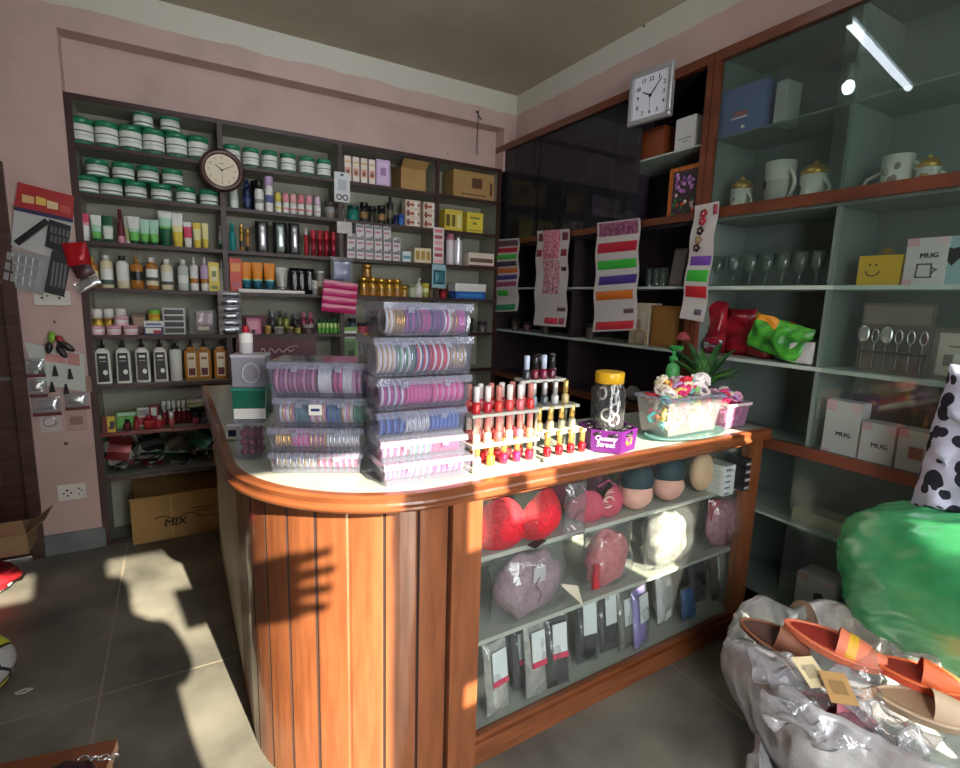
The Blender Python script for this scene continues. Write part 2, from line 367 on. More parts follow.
# ------------------------------------------------------------------ the counter
CT = thing('shop_counter', 'wooden shop counter with a rounded plank corner and a glazed display front', 'counter')
TH = 0.03
def fy(x): return 1.195 + TH*(x-0.62)          # front line of the top
WHITE = noisy('worn_white_laminate', (166, 170, 158), (182, 186, 174), 4, 0.25, 5, spec=0.6)
CREAM = M((176, 177, 168), 0.45)
def outline(off, x1=2.185, back=3.17):
    """outer edge from the far end of the side leg round the corner to the far end of the front"""
    R = 0.505-off; cx, cy = 0.61, 1.70
    pts = [(0.105+off, back)]
    for k in range(0, 25):
        a = PI + (PI/2)*k/24
        pts.append((cx+R*math.cos(a), cy+R*math.sin(a)))
    pts.append((x1, fy(x1)+off)); return pts
def inner(off, x1=2.185): return [(x1, fy(x1)+0.50-off), (0.74-off, fy(0.74)+0.50-off), (0.58-off, 1.95), (0.58-off, 3.17)]
top = MB(); top.prism(outline(0.028)+inner(0), 0.917, 0.949, WHITE); top.build('countertop', CT)
ed = MB(); o1 = outline(0); o2 = outline(0.029)
rn = len(o1); prof = [(0, 0.905), (-0.006, 0.912), (-0.006, 0.918), (0, 0.924), (0.002, 0.930), (-0.002, 0.946), (0.006, 0.952), (1, 0.952), (1, 0.903)]
def ep(i, p):
    if p[0] == 1: return (o2[i][0], o2[i][1], p[1])
    d = Vector((o2[i][0]-o1[i][0], o2[i][1]-o1[i][1])); d.normalize(); return (o1[i][0]+d.x*p[0], o1[i][1]+d.y*p[0], p[1])
V = [ep(i, p) for i in range(rn) for p in prof]; q = len(prof)
ed._add(V, [(i*q+k, (i+1)*q+k, (i+1)*q+(k+1) % q, i*q+(k+1) % q) for i in range(rn-1) for k in range(q)] + [tuple((rn-1)*q+k for k in range(q)), tuple(k for k in range(q))[::-1]], WOODH)
ed.build('edge_trim', CT)
# planked body: one continuous skin with V grooves between boards
pb = MB(); base = outline(0.05, x1=0.655, back=3.15)
dense = []
for i in range(len(base)-1):
    a, b = Vector(base[i]), Vector(base[i+1]); L = (b-a).length; n = max(1, int(L/0.004))
    for k in range(n): dense.append(a+(b-a)*k/n)
dense.append(Vector(base[-1]))
acc = 0; sarr = [0]
for i in range(1, len(dense)): acc += (dense[i]-dense[i-1]).length; sarr.append(acc)
def groove(s):
    u = (acc-s-0.012) % 0.094
    d = min(u, 0.094-u); return 0.005*max(0, 1-d/0.0034)
keep = [i for i in range(len(dense)) if groove(sarr[i]) > 0 or (i and groove(sarr[i-1]) > 0) or (i+1 < len(dense) and groove(sarr[i+1]) > 0) or i % 6 == 0 or i in (0, len(dense)-1)]
pl_start = next((j for j, i in enumerate(keep) if dense[i].y < 1.98), 0)
P2 = []
for i in keep:
    a = dense[max(0, i-1)]; b = dense[min(len(dense)-1, i+1)]; t = (b-a).normalized(); nrm = Vector((-t.y, t.x))  # inward
    P2.append(dense[i]+nrm*groove(sarr[i]))
kp = P2[pl_start:]
V = [(p.x, p.y, z) for p in kp for z in (0.0, 0.906)]
gk = [groove(sarr[i]) for i in keep][pl_start:]
pb._add(V, [(2*i, 2*i+2, 2*i+3, 2*i+1) for i in range(len(kp)-1) if not (gk[i] > .0022 or gk[i+1] > .0022)], WOOD)
pb._add(V, [(2*i, 2*i+2, 2*i+3, 2*i+1) for i in range(len(kp)-1) if gk[i] > .0022 or gk[i+1] > .0022], M((46, 26, 16), .8, name='grimy_board_seam'))
pb.build('plank_panelling', CT)
MB().b2((0.155, 1.98, 0), (0.175, 3.15, 0.905), noisy('pale_laminate', (172, 168, 146), (190, 186, 164), 4, 0.5)).build('side_panel', CT)
MB().b2((0.17, 3.13, 0), (0.57, 3.15, 0.905), CREAM).build('end_panel', CT)
MB().b2((0.555, 2.0, 0), (0.575, 3.13, 0.905), CREAM).build('inner_panel', CT)
# display case in the front: a frame in which one looks through glass at two white shelves
XF = Matrix.Translation((0.645, fy(0.645)+0.028, 0)) @ Matrix.Rotation(TH, 4, 'Z')   # local x along the front
CW = 1.538
def cb(name, lo, hi, m, **k): return MB(XF).b2(lo, hi, m, **k).build(name, CT)
cb('corner_post', (0, 0.001, 0), (0.098, 0.06, 0.905), WOOD); cb('end_post', (CW-0.055, 0.001, 0), (CW, 0.06, 0.905), WOOD)
cb('bottom_rail', (0.098, 0.0, 0), (CW-0.055, 0.05, 0.075), WOODH); cb('bottom_bead', (0.098, 0.012, 0.075), (CW-0.055, 0.03, 0.092), WOODH)
cb('top_rail', (0.098, 0.005, 0.884), (CW-0.055, 0.05, 0.905), WOODH)
cb('case_floor', (0.05, 0.05, 0.05), (CW-0.02, 0.46, 0.078), CREAM)
cb('case_back', (0.05, 0.455, 0.0), (CW-0.02, 0.47, 0.905), CREAM)
cb('case_end', (CW-0.02, 0.06, 0.0), (CW, 0.47, 0.905), CREAM); cb('case_side', (0.03, 0.06, 0.0), (0.05, 0.47, 0.905), CREAM)
SHZ = (0.672, 0.385)
for z in SHZ: cb('shelf', (0.05, 0.06, z-0.016), (CW-0.02, 0.455, z), CREAM)
GLASS = clear('window_glass', (247, 250, 248), 0.012, (215, 220, 218), 1.0, 0.0)
cb('glass_pane', (0.098, 0.03, 0.085), (CW-0.055, 0.034, 0.89), GLASS)

# ------------------------------------------------------------------ cabinets along the side wall
PALE = noisy('pale_green_laminate', (106, 119, 113), (116, 130, 123), 2, 0.5, 3)
BLACKIN = M((44, 34, 40), 0.5); SHEDGE = M((176, 190, 180), 0.35)
def cab_parts(t, y0, y1, inside, front, shelves, dividers, rails, top, depth=0.34, postw=0.032):
    """cabinet from y0 to y1 (y0 nearer the shop front) facing -x; local origin at (XR, 0, 0)"""
    MB().b2((depth-0.012, y0, 0), (depth, y1, top), inside).build('back_panel', t)
    for y, n in ((y0, 'side_panel'), (y1-0.018, 'side_panel')): MB().b2((0.02, y, 0), (depth-0.012, y+0.018, top), inside).build(n, t)
    MB().b2((0.02, y0, top-0.02), (depth-0.012, y1, top), inside).build('top_panel', t)
    for y in (y0, y1-postw): MB().b2((-0.008, y, 0), (0.02, y+postw, top), front).build('front_post', t)
    MB().b2((-0.012, y0, top-0.038), (0.02, y1, top+0.006), front).build('cornice_rail', t)
    for z, h in rails: MB().b2((-0.008, y0+postw, z-h), (0.02, y1-postw, z), front).build('front_rail', t)
    for z, th, m in shelves: MB().b2((0.026, y0+0.018, z-th), (depth-0.012, y1-0.018, z), m).build('shelf', t)
    for y, z0, z1 in dividers: MB().b2((0.03, y-0.008, z0), (depth-0.012, y+0.008, z1), inside).build('divider', t)
dc = thing('dark_cabinet', 'dark-lined wall cabinet with smoky sliding glass in the room corner', 'cabinet', (XR, 0, 0))
cab_parts(dc, 1.712, 3.60, BLACKIN, WOODR, [(2.228, 0.008, SHEDGE), (1.872, 0.018, BLACKIN), (1.556, 0.012, SHEDGE), (1.232, 0.014, SHEDGE), (0.895, 0.02, BLACKIN), (0.45, 0.02, BLACKIN), (0.08, 0.02, BLACKIN)], [(2.66, 0, 1.87)], [(1.905, 0.035), (0.905, 0.04)], 2.595)
SMOKE = clear('smoky_glass_reflection_haze', (160, 162, 170), 0.07, (120, 122, 132), 0.9, 0.0)  # greyish haze in the pane colour stands in for reflections
for i, (a, b) in enumerate(((3.05, 3.565), (2.32, 3.08))): MB().b2((0.004+0.006*i, a, 1.905), (0.008+0.006*i, b, 2.557), SMOKE).build('sliding_glass', dc)
MB().b2((0.012, 2.14, 1.905), (0.016, 2.36, 2.557), SMOKE).build('sliding_glass', dc)
MB().b2((0.02, 2.34, 1.905), (0.31, 2.356, 2.557), M((70, 58, 74), 0.5)).build('divider', dc)
lc = thing('pale_cabinet', 'tall glazed wall cabinet with pale green lining beside the counter end', 'cabinet', (XR, 0, 0))
cab_parts(lc, 0.10, 1.708, PALE, WOODR, [(2.23, 0.006, clear('shelf_glass', (214, 232, 222), 0.25, (200, 215, 205), 1.0)), (1.875, 0.018, PALE), (1.556, 0.016, M((190, 204, 194), 0.4)), (1.23, 0.016, M((178, 192, 182), 0.4)), (0.885, 0.018, PALE), (0.56, 0.012, M((150, 164, 152), 0.4)), (0.20, 0.018, PALE)], [(1.115, 0.90, 2.56)], [(1.912, 0.045), (0.905, 0.045)], 2.595)
LG = clear('cabinet_glass', (238, 244, 241), 0.03, (170, 182, 178), 1.0, 0.0)
for i, (a, b) in enumerate(((0.132, 1.16), (1.10, 1.676))): MB().b2((0.002+0.007*i, a, 1.912), (0.006+0.007*i, b, 2.557), LG).build('sliding_glass', lc)
MB().b2((0.004, 0.132, 0.905), (0.008, 1.085, 1.86), LG).build('sliding_glass', lc)
MB().b2((0.004, 0.55, 0.10), (0.008, 1.14, 0.86), LG).build('sliding_glass', lc)
MB().b2((-0.004, 0.132, 0.0), (0.02, 1.676, 0.1), WOODR).build('kick_rail', lc)

# ------------------------------------------------------------------ goods on the back shelving
GREEN = M((38, 128, 88), 0.3); LABEL = M((226, 230, 222), 0.5); LABEL2 = M((196, 206, 198), 0.5); DKT = M((70, 84, 78), 0.5)
BLK = M((24, 22, 24), 0.35); WHT = M((232, 230, 224), 0.4); CRM = M((224, 212, 178), 0.45); AMB = M((176, 116, 44), 0.25); GOLD = M((208, 164, 74), 0.28, 0.8)
SILV = M((200, 202, 204), 0.25, 0.85); RED = M((176, 24, 40), 0.35); PINKP = M((226, 150, 170), 0.45); DKRED = M((100, 24, 34), 0.4); TEAL = M((24, 130, 132), 0.3)
NAVY = M((26, 34, 74), 0.3); ORANGE = M((230, 140, 30), 0.4); YEL = M((222, 196, 70), 0.45); LGREEN = M((110, 190, 90), 0.4); GREY = M((150, 150, 148), 0.45); LILAC = M((196, 168, 206), 0.45); BROWN = M((150, 110, 66), 0.6)
def k_jar(r, h, lidh, bands, lidm, key):
    """screw-top jar: bands = [(fraction of body height, material)]"""
    def make():
        b = MB(); p = [(r*0.90, 0, bands[0][1]), (r, h*0.04, bands[0][1])]; z0 = h*0.04; H = h-lidh-z0-h*0.02
        for f, m in bands: p += [(r, z0+0.0001, m), (r, z0+f*H, m)]; z0 += f*H
        p += [(r*0.9, h-lidh, bands[-1][1])]
        b.lathe(p, 18)
        l = MB().lathe([(r*1.04, h-lidh, lidm), (r*1.04, h-lidh*0.12, lidm), (r*0.98, h, lidm)], 22)
        return [('body', b.mesh('body')), ('lid', l.mesh('lid'))]
    return key, make
def k_bottle(r, h, bands, neck, cap, capm, key, shoulder=0.12, sy=1.0, spray=0, capr=None, pump=0):
    """bands over the body height; neck radius, cap height"""
    def make():
        H = h-cap; b = MB(); p = [(r*0.88, 0, bands[0][1])]; z0 = H*0.02; Hb = H*(1-shoulder)-z0
        for f, m in bands: p += [(r, z0+1e-4, m), (r, z0+f*Hb, m)]; z0 += f*Hb
        p += [(r*0.82, z0+H*shoulder*0.45, bands[-1][1]), (neck, H*0.98, bands[-1][1]), (neck, H, bands[-1][1])]
        b.lathe(p, 14, sy=sy)
        cr = capr or neck*1.15; c = MB()
        if pump:
            c.lathe([(cr*1.5, H, capm), (cr*1.5, H+cap*0.28, capm), (cr*0.6, H+cap*0.33, capm), (cr*0.6, H+cap*0.75, capm)], 10)
            c.box((0, -cr*0.9, H+cap*0.86), (cr*1.7, cr*4.0, cap*0.24), capm, bev=cap*0.05)
        elif spray:
            c.lathe([(cr, H, capm), (cr, H+cap*0.5, capm), (cr*0.75, H+cap*0.55, capm), (cr*0.75, H+cap, capm)], 10)
            c.box((0, -cr, H+cap*0.82), (cr*0.7, cr*1.4, cap*0.2), capm)
        else: c.lathe([(cr, H, capm), (cr, H+cap*0.92, capm), (cr*0.9, H+cap, capm)], 12)
        return [('body', b.mesh('body')), ('pump' if pump else 'cap', c.mesh('cap'))]
    return key, make
def k_tube(w, h, bands, capm, key, capfrac=0.14):
    """squeeze tube standing on its cap, flat crimp on top"""
    def make():
        b = MB(); r = w*0.40
        def ring(v):
            z = h*(capfrac+(1-capfrac)*v); e = v**0.8; rx = r+(w/2-r)*e; ry = r*(1-e)+0.0012; return rx, ry, z
        def fn(u, v):
            rx, ry, z = ring(v); a = -2*PI*u; return (rx*math.cos(a), ry*math.sin(a), z)
        def mt(u, v):
            f = 0
            for ff, m in bands:
                f += ff
                if v <= f: return m
            return bands[-1][1]
        b.grid(lambda u, v: fn(1-u, v), 16, 14, mt, closed_u=True)
        c = MB().lathe([(r*0.9, 0, capm), (r*0.98, h*capfrac*0.9, capm), (r*0.7, h*capfrac, capm)], 16)
        return [('body', b.mesh('body')), ('cap', c.mesh('cap'))]
    return key, make
def k_box(w, d, h, m, face, key, bev=0.0012):
    """carton with printed patches: face = [(x0,x1,z0,z1,material)] in fractions of the front"""
    def make():
        b = MB().b2((-w/2, -d/2, 0), (w/2, d/2, h), m, bev=min(bev, w*.1, d*.1, h*.1))
        for q, (x0, x1, z0, z1, fm) in enumerate(face): b.b2(((x0-.5)*w, -d/2-0.0006*(q+1), z0*h), ((x1-.5)*w, -d/2+0.0002, z1*h), fm)
        return [('carton', b.mesh('carton'))]
    return key, make
BAYN = ('the bay by the socket wall', 'the bay under the round clock', 'the third bay', 'the narrow bay in the corner')
SHN = dict(A='top shelf', B='second shelf', C='third shelf', D='fourth shelf', E='fifth shelf', F='sixth shelf', G='red-lipped shelf', H='lowest shelf')
def put(kind, shelf, px, name, label, cat, dy=0.08, dz=0.0, group=None, rz=0, scale=None):
    z = SZ[shelf]+dz+0.0005; y = YB+dy
    return inst(kind[0], kind[1], name, label, cat, (xs(px, y, z), y, z), rz, group, scale=scale)
def psz(wpx, hpx, px, shelf, dy=0.08):
    z = SZ[shelf]; x = xs(px, YB+dy, z); d = Vector((x, YB+dy, z-CAMZ)); k = d.dot(_F)/FPX; return wpx*k*0.97*d.dot(_F)/d.length, hpx*k
def fsz(wpx, px, shelf, dy=0.08):          # width of something that faces the room squarely
    z = SZ[shelf]; return (xs(px+wpx/2, YB+dy, z)-xs(px-wpx/2, YB+dy, z))*0.96

# cream tubs with green lids
jb = [(0.10, GREEN), (0.10, DKT), (0.20, LABEL), (0.08, LABEL2), (0.14, LABEL), (0.06, DKT), (0.22, LABEL), (0.10, LABEL)]
JA = k_jar(0.0515, 0.133, 0.030, jb, GREEN, 'tub_tall'); JB = k_jar(0.0500, 0.090, 0.027, [(0.12, GREEN), (0.2, LABEL), (0.12, DKT), (0.3, LABEL), (0.26, LABEL2)], GREEN, 'tub_low'); JC = k_jar(0.0445, 0.118, 0.027, jb, GREEN, 'tub_mid')
G1 = 'green-lidded tubs on the back shelving'
for i, px in enumerate((83, 108, 131.7, 154.7, 177.5, 199)):
    put(JA, 'A', px, 'cream_tub', f'large white tub with green lid, {ORD[i]} from the socket wall on the top shelf', 'jar', 0.075, group=G1)
for i, px in enumerate((143.5, 170.5)):
    put(JB, 'A', px, 'cream_tub', f'squat green-lidded tub balanced on the large tubs, {("nearer the socket wall", "nearer the round clock")[i]}', 'jar', 0.08, dz=0.1335, group=G1, scale=(0.95, 0.95, 1))
for i, px in enumerate((88, 112, 136.3, 162, 186.7, 209.5)):
    put(JB, 'B', px, 'cream_tub', f'squat green-lidded tub, {ORD[i]} in the lower row of the second shelf', 'jar', 0.075, group=G1)
for i, px in enumerate((98, 124, 148.6, 173)):
    put(JB, 'B', px, 'cream_tub', f'squat green-lidded tub, {ORD[i]} in the upper row of the second shelf', 'jar', 0.08, dz=0.0905, group=G1)
for i, px in enumerate((232.5, 251.3, 270, 288.3, 307, 324)):
    put(JC, 'A', px, 'cream_tub', f'white tub with green lid, {ORD[i]} along the top shelf beyond the round clock', 'jar', 0.075, group=G1)

# tubes, third shelf
def row(shelf, specs, dy=0.07):
    for s in specs:
        px, w, h, fn, name, label, cat = s[:7]; d = s[7] if len(s) > 7 else dy; dz = s[8] if len(s) > 8 else 0
        W, H = psz(w, h, px, shelf, d); put(fn(W, H, fsz(w, px, shelf, d)), shelf, px, name, label, cat, d, dz)
_n = [0]
def key(): _n[0] += 1; return 'k%d' % _n[0]
def TB(cap, *bands): return lambda w, h, f=None: k_tube(f or w, h, bands, cap, key())
def BT(capm, capf, neckf, *bands, **k): return lambda w, h, f=None: k_bottle(w/2, h, bands, w/2*neckf, h*capf, capm, key(), **k)
def JR(lidm, lidf, *bands): return lambda w, h, f=None: k_jar(w/2, h, h*lidf, bands, lidm, key())
def BXs(m, *face, d=None): return lambda w, h, f=None: k_box(f or w, d or min(f or w, 0.1), h, m, face, key())
PNK2 = M((214, 70, 104), 0.4); OLV = M((120, 130, 60), 0.45); DGREEN = M((20, 88, 56), 0.4); MINT = M((170, 214, 190), 0.45); PALEY = M((226, 220, 160), 0.45)
row('C', [
 (86, 11, 27, TB(WHT, (0.5, LABEL), (0.12, PINKP), (0.38, PNK2)), 'face_wash_tube', 'pink and white squeeze tube at the socket-wall end of the third shelf', 'tube'),
 (97.5, 11.5, 26, TB(DGREEN, (0.3, LGREEN), (0.25, MINT), (0.45, LABEL)), 'face_wash_tube', 'white squeeze tube with leafy green foot beside the pink tube', 'tube'),
 (109, 12, 26, TB(DGREEN, (0.5, LABEL), (0.1, MINT), (0.4, DGREEN)), 'face_wash_tube', 'white squeeze tube with dark green shoulder on the third shelf', 'tube'),
 (122, 7.5, 33, BT(DKRED, 0.3, 0.5, (0.5, PINKP), (0.5, DKRED), shoulder=0.4), 'lotion_bottle', 'slim dark-pink pointed bottle between the green tubes on the third shelf', 'bottle'),
 (128.5, 6, 27, TB(WHT, (0.6, PALEY), (0.4, LABEL)), 'cream_tube', 'thin cream-yellow tube beside the dark-pink bottle', 'tube', 0.09),
 (135, 13, 27, TB(DGREEN, (0.35, LGREEN), (0.15, MINT), (0.5, LABEL)), 'gel_tube', 'white gel tube with bright green foot, just past the dark-pink bottle', 'tube'),
 (145.5, 10.5, 25, TB(DGREEN, (0.35, LGREEN), (0.2, MINT), (0.45, MINT)), 'gel_tube', 'pale green tube, first of the twin pair on the third shelf', 'tube'),
 (155, 10.5, 25, TB(DGREEN, (0.35, LGREEN), (0.2, MINT), (0.45, MINT)), 'gel_tube', 'pale green tube, second of the twin pair, against the tallest tube', 'tube'),
 (166.5, 14, 34, TB(DGREEN, (0.4, DGREEN), (0.12, LGREEN), (0.28, MINT), (0.2, LABEL)), 'gel_tube', 'tallest green and white tube on the third shelf', 'tube'),
 (178.5, 12, 33, TB(YEL, (0.35, YEL), (0.25, PALEY), (0.4, LABEL)), 'cream_tube', 'tall yellow and white tube beside the tallest green one', 'tube'),
 (188.5, 9, 25, TB(WHT, (0.3, LABEL), (0.45, PNK2), (0.25, LABEL)), 'cream_tube', 'short white tube with red-pink band on the third shelf', 'tube'),
 (198, 9, 25, TB(YEL, (0.2, YEL), (0.5, PALEY), (0.3, YEL)), 'cream_tube', 'short yellow tube next to the red-banded one', 'tube'),
 (206, 7, 25, TB(YEL, (0.3, YEL), (0.7, PALEY)), 'cream_tube', 'narrow pale yellow tube ending the row of tubes on the third shelf', 'tube'),
 (221.5, 5, 24, BT(WHT, 0.2, 0.4, (0.4, DGREEN), (0.3, MINT), (0.3, LABEL), shoulder=0.3), 'serum_bottle', 'thin dark green bottle standing alone against the divider, third shelf', 'bottle'),
 (233, 7.5, 27, BT(TEAL, 0.3, 0.5, (0.5, TEAL), (0.5, TEAL), shoulder=0.2), 'shampoo_bottle', 'teal bottle first past the divider on the third shelf', 'bottle'),
 (242, 4.5, 26, BT(GOLD, 0.35, 0.8, (0.3, AMB), (0.4, BLK), (0.3, GOLD), spray=1), 'body_spray', 'taller slim black and gold spray beside the teal bottle', 'bottle'),
 (248, 4.5, 22, BT(GOLD, 0.3, 0.8, (0.4, BLK), (0.6, AMB)), 'body_spray', 'shorter slim black and gold spray beside the teal bottle', 'bottle'),
 (306.5, 5, 27, BT(M((220, 200, 200), .3), 0.25, 0.5, (1, RED), spray=1, shoulder=0.2), 'body_spray', 'slim red spray bottle with pale nozzle beside the red cylinders', 'bottle')])
for i, px in enumerate((263, 281, 295)):
    w, h = psz((14, 15, 12)[i], 31, px, 'C')
    def mk(w=w, h=h, i=i):
        b = MB(); b.pillow(w, h, 0.05, BLK, (0, 0.02, h/2), 8, 8)
        f = MB(); f.pillow(w*0.62, h*0.94, 0.045, M(((206, 208, 214), (196, 214, 206), (196, 196, 200))[i], 0.22, 0.6), (0, 0.004, h/2), 8, 8); return [('black_edge', b.mesh('b')), ('foil_front', f.mesh('f'))]
    put(('foil%d' % i, mk), 'C', px, 'foil_pouch', f'{ORD[i]} silver foil pouch with black edges on the third shelf', 'pouch', 0.08, group='silver pouches')
for i, px in enumerate((313.5, 320, 326.5, 333.5, 341)):
    w, h = psz(6, 25, px, 'C')
    def mk(w=w, h=h):
        a = M((150, 16, 44), 0.18, 0.2, coat=0.6); b = MB().lathe([(w*.46, 0, a), (w*.48, h*.66, a)], 12); c = MB().lathe([(w*.44, h*.66, RED), (w*.48, h*.68, RED), (w*.48, h*.98, RED), (w*.44, h, RED)], 12); return [('body', b.mesh('b')), ('cap', c.mesh('c'))]
    put(('redcyl', mk), 'C', px, 'lip_gloss_tube', f'glossy red cylinder, {ORD[i]} of the five beside the silver pouches', 'tube', 0.05, group='red cylinders on the third shelf')

# bottles, fourth shelf
row('D', [
 (94.5, 11, 31, BT(GOLD, 0.2, 0.3, (0.25, AMB), (0.5, CRM), (0.25, AMB), spray=1), 'hair_oil_bottle', 'amber pump bottle half behind the red pouch on the fourth shelf', 'bottle'),
 (108, 13.5, 32, BT(WHT, 0.13, 0.42, (0.12, CRM), (0.2, DKT), (0.43, LABEL), (0.25, CRM), sy=.7), 'lotion_bottle', 'cream lotion bottle with white cap beside the red pouch', 'bottle'),
 (124, 13.5, 32, BT(BLK, 0.15, 0.5, (0.3, CRM), (0.45, LABEL), (0.25, WHT), sy=.7), 'lotion_bottle', 'cream lotion bottle with black cap on the fourth shelf', 'bottle'),
 (138, 13.5, 33, BT(GOLD, 0.22, 0.25, (0.35, AMB), (0.4, BLK), (0.25, AMB), spray=1, sy=.7), 'hair_oil_bottle', 'amber oil bottle with black label and gold nozzle', 'bottle'),
 (153, 13, 31, BT(WHT, 0.15, 0.45, (0.15, AMB), (0.2, CRM), (0.15, DKT), (0.35, LABEL), (0.15, AMB), sy=.7), 'lotion_bottle', 'amber bottle with white cap and cream label, nearer the gold nozzle', 'bottle'),
 (168, 12.5, 30, BT(WHT, 0.15, 0.45, (0.2, CRM), (0.15, DKT), (0.45, LABEL), (0.2, CRM), sy=.7), 'lotion_bottle', 'cream bottle with white cap and cream label in the middle of the fourth shelf', 'bottle'),
 (184, 11.5, 30, BT(WHT, 0.16, 0.4, (0.3, M((190, 200, 190), .3)), (0.35, LABEL), (0.35, M((190, 200, 190), .3)), sy=.7), 'lotion_bottle', 'clear greyish bottle with white cap on the fourth shelf', 'bottle'),
 (195, 9, 33, BT(WHT, 0.2, 0.3, (0.3, WHT), (0.2, AMB), (0.5, WHT), spray=1), 'spray_bottle', 'white spray bottle with tan band, nearer the clear bottle', 'bottle'),
 (205.5, 9, 33, BT(WHT, 0.2, 0.3, (0.3, WHT), (0.2, AMB), (0.5, LILAC), spray=1), 'spray_bottle', 'white spray bottle with tan band, nearer the yellow carton', 'bottle'),
 (214.5, 11, 28, BXs(YEL, (0.2, 0.8, 0.35, 0.85, PALEY), (0.3, 0.7, 0.5, 0.7, OLV), (0.2, 0.8, 0.08, 0.2, OLV)), 'oil_carton', 'yellow carton between the white spray bottles on the fourth shelf', 'box'),
 (222.5, 5, 31, BT(WHT, 0.25, 0.4, (0.5, WHT), (0.5, LABEL2), spray=1), 'spray_bottle', 'thin white spray bottle squeezed against the divider', 'bottle'),
 (236, 12, 33, BXs(M((206, 62, 30), .45), (0.1, 0.9, 0.6, 0.85, ORANGE), (0.15, 0.85, 0.1, 0.3, RED)), 'hair_colour_carton', 'orange-red carton first past the divider on the fourth shelf', 'box')])
for i, px in enumerate((246.5, 258, 270)):
    w, h = psz(12.5, 26, px, 'D')
    put(('suntube', k_tube(w, h, [(0.12, M((20, 110, 130), .4)), (0.1, MINT), (0.78, ORANGE)], M((20, 90, 110), 0.4), 'suntube', 0.2)[1]), 'D', px, 'sunscreen_tube', f'orange tube with teal cap, {ORD[i]} of three on a low white carton', 'tube', 0.06, dz=0.021, group='orange tubes on the fourth shelf')
row('D', [
 (257, 39, 3.2, BXs(WHT, d=0.09), 'tray_carton', 'low white carton tray carrying the three orange tubes', 'box', 0.06),
 (289, 30, 3, BXs(WHT, d=0.09), 'tray_carton', 'low white carton tray carrying the silver tube and black pouches', 'box', 0.06),
 (282, 13, 22, TB(SILV, (1, M((180, 178, 168), .35, .3))), 'cream_tube', 'silver-grey tube on the low white carton of the fourth shelf', 'tube', 0.05, 0.0205),
 (315, 6, 14, JR(WHT, 0.25, (0.5, GREY), (0.5, LABEL)), 'jar', 'small white-lidded jar in front of the taller jar on the fourth shelf', 'jar', 0.04),
 (320.5, 9, 23, BT(WHT, 0.1, 0.75, (0.4, BROWN), (0.3, CRM), (0.3, GREY)), 'cream_jar', 'tall grey-brown jar with white lid beside the black pouches', 'jar', 0.09)])
for i, px in enumerate((295, 302, 310)):
    w, h = psz(10, 25, px, 'D')
    def mk(w=w, h=h):
        b = MB().pillow(w, h, 0.03, M((22, 22, 24), 0.2), (0, 0, h/2), 6, 8); b.box((0, -0.014, h*0.5), (w*0.16, 0.006, h*0.66), GREY); return [('pouch', b.mesh('p'))]
    put(('blackpouch', mk), 'D', px, 'hair_dye_pouch', f'glossy black pouch, {ORD[i]} of three on the fourth shelf', 'pouch', 0.05, dz=0.0, group='black pouches')

# second shelf beyond the clock
row('B', [
 (234.5, 9, 22, BT(WHT, 0.2, 0.8, (0.5, LABEL), (0.5, LABEL2)), 'talc_bottle', 'white bottle partly behind the round clock', 'bottle'),
 (247.5, 9, 31, BT(NAVY, 0.3, 0.6, (0.4, NAVY), (0.2, M((60, 70, 130), .3)), (0.4, NAVY), spray=1), 'deodorant_spray', 'navy blue spray can beside the round clock', 'bottle'),
 (255, 8, 30, BT(BLK, 0.3, 0.8, (1, BLK)), 'deodorant_spray', 'plain black spray can behind the white one', 'bottle', 0.12),
 (259.5, 10, 30, BT(BLK, 0.3, 0.85, (0.4, WHT), (0.2, GREY), (0.4, WHT)), 'deodorant_spray', 'white spray can with tall black cap', 'bottle', 0.05),
 (269.5, 8.5, 34, BT(LILAC, 0.25, 0.95, (0.35, WHT), (0.3, M((90, 100, 150), .4)), (0.35, WHT), shoulder=.03), 'deodorant_spray', 'tall white and lilac spray can next to the roll-ons', 'bottle', 0.05),
 (330, 11, 16, JR(M((70, 62, 56), .4), 0.3, (0.5, M((120, 106, 92), .4)), (0.5, GREY)), 'cream_jar', 'dull brown jar next to the roll-ons', 'jar'),
 (340, 9, 15, JR(M((70, 62, 56), .4), 0.3, (0.5, M((130, 112, 96), .4)), (0.5, GREY)), 'cream_jar', 'dull brown jar behind the hanging ring card', 'jar'),
 (353, 12, 15, JR(M((20, 70, 60), .3), 0.25, (1, M((30, 120, 104), .2))), 'cream_jar', 'dark green glass jar past the hanging ring card', 'jar'),
 (364, 9, 19, JR(BLK, 0.3, (0.25, BLK), (0.5, BROWN), (0.25, BLK)), 'hair_wax_jar', 'black jar with brown label beside the green jar', 'jar'),
 (372, 8, 17, JR(BLK, 0.3, (1, M((50, 50, 40), .3))), 'hair_wax_jar', 'plain dark jar between two labelled black jars', 'jar', 0.1),
 (381.5, 8.5, 18, JR(BLK, 0.3, (0.25, BLK), (0.5, BROWN), (0.25, BLK)), 'hair_wax_jar', 'black jar with brown label next to the tall dark bottle', 'jar'),
 (390, 7, 27, BT(BLK, 0.14, 0.4, (0.3, BLK), (0.4, M((96, 90, 70), .4)), (0.3, BLK)), 'hair_oil_bottle', 'tall dark oil bottle on the second shelf of the third bay', 'bottle'),
 (396, 6, 10, JR(NAVY, 0.3, (1, NAVY)), 'balm_jar', 'small navy pot beside the tall dark bottle', 'jar'),
 (401, 6, 11, JR(M((40, 80, 160), .3), 0.3, (1, M((50, 100, 180), .3))), 'balm_jar', 'small bright blue pot against the stacked cream cartons', 'jar', 0.05)])
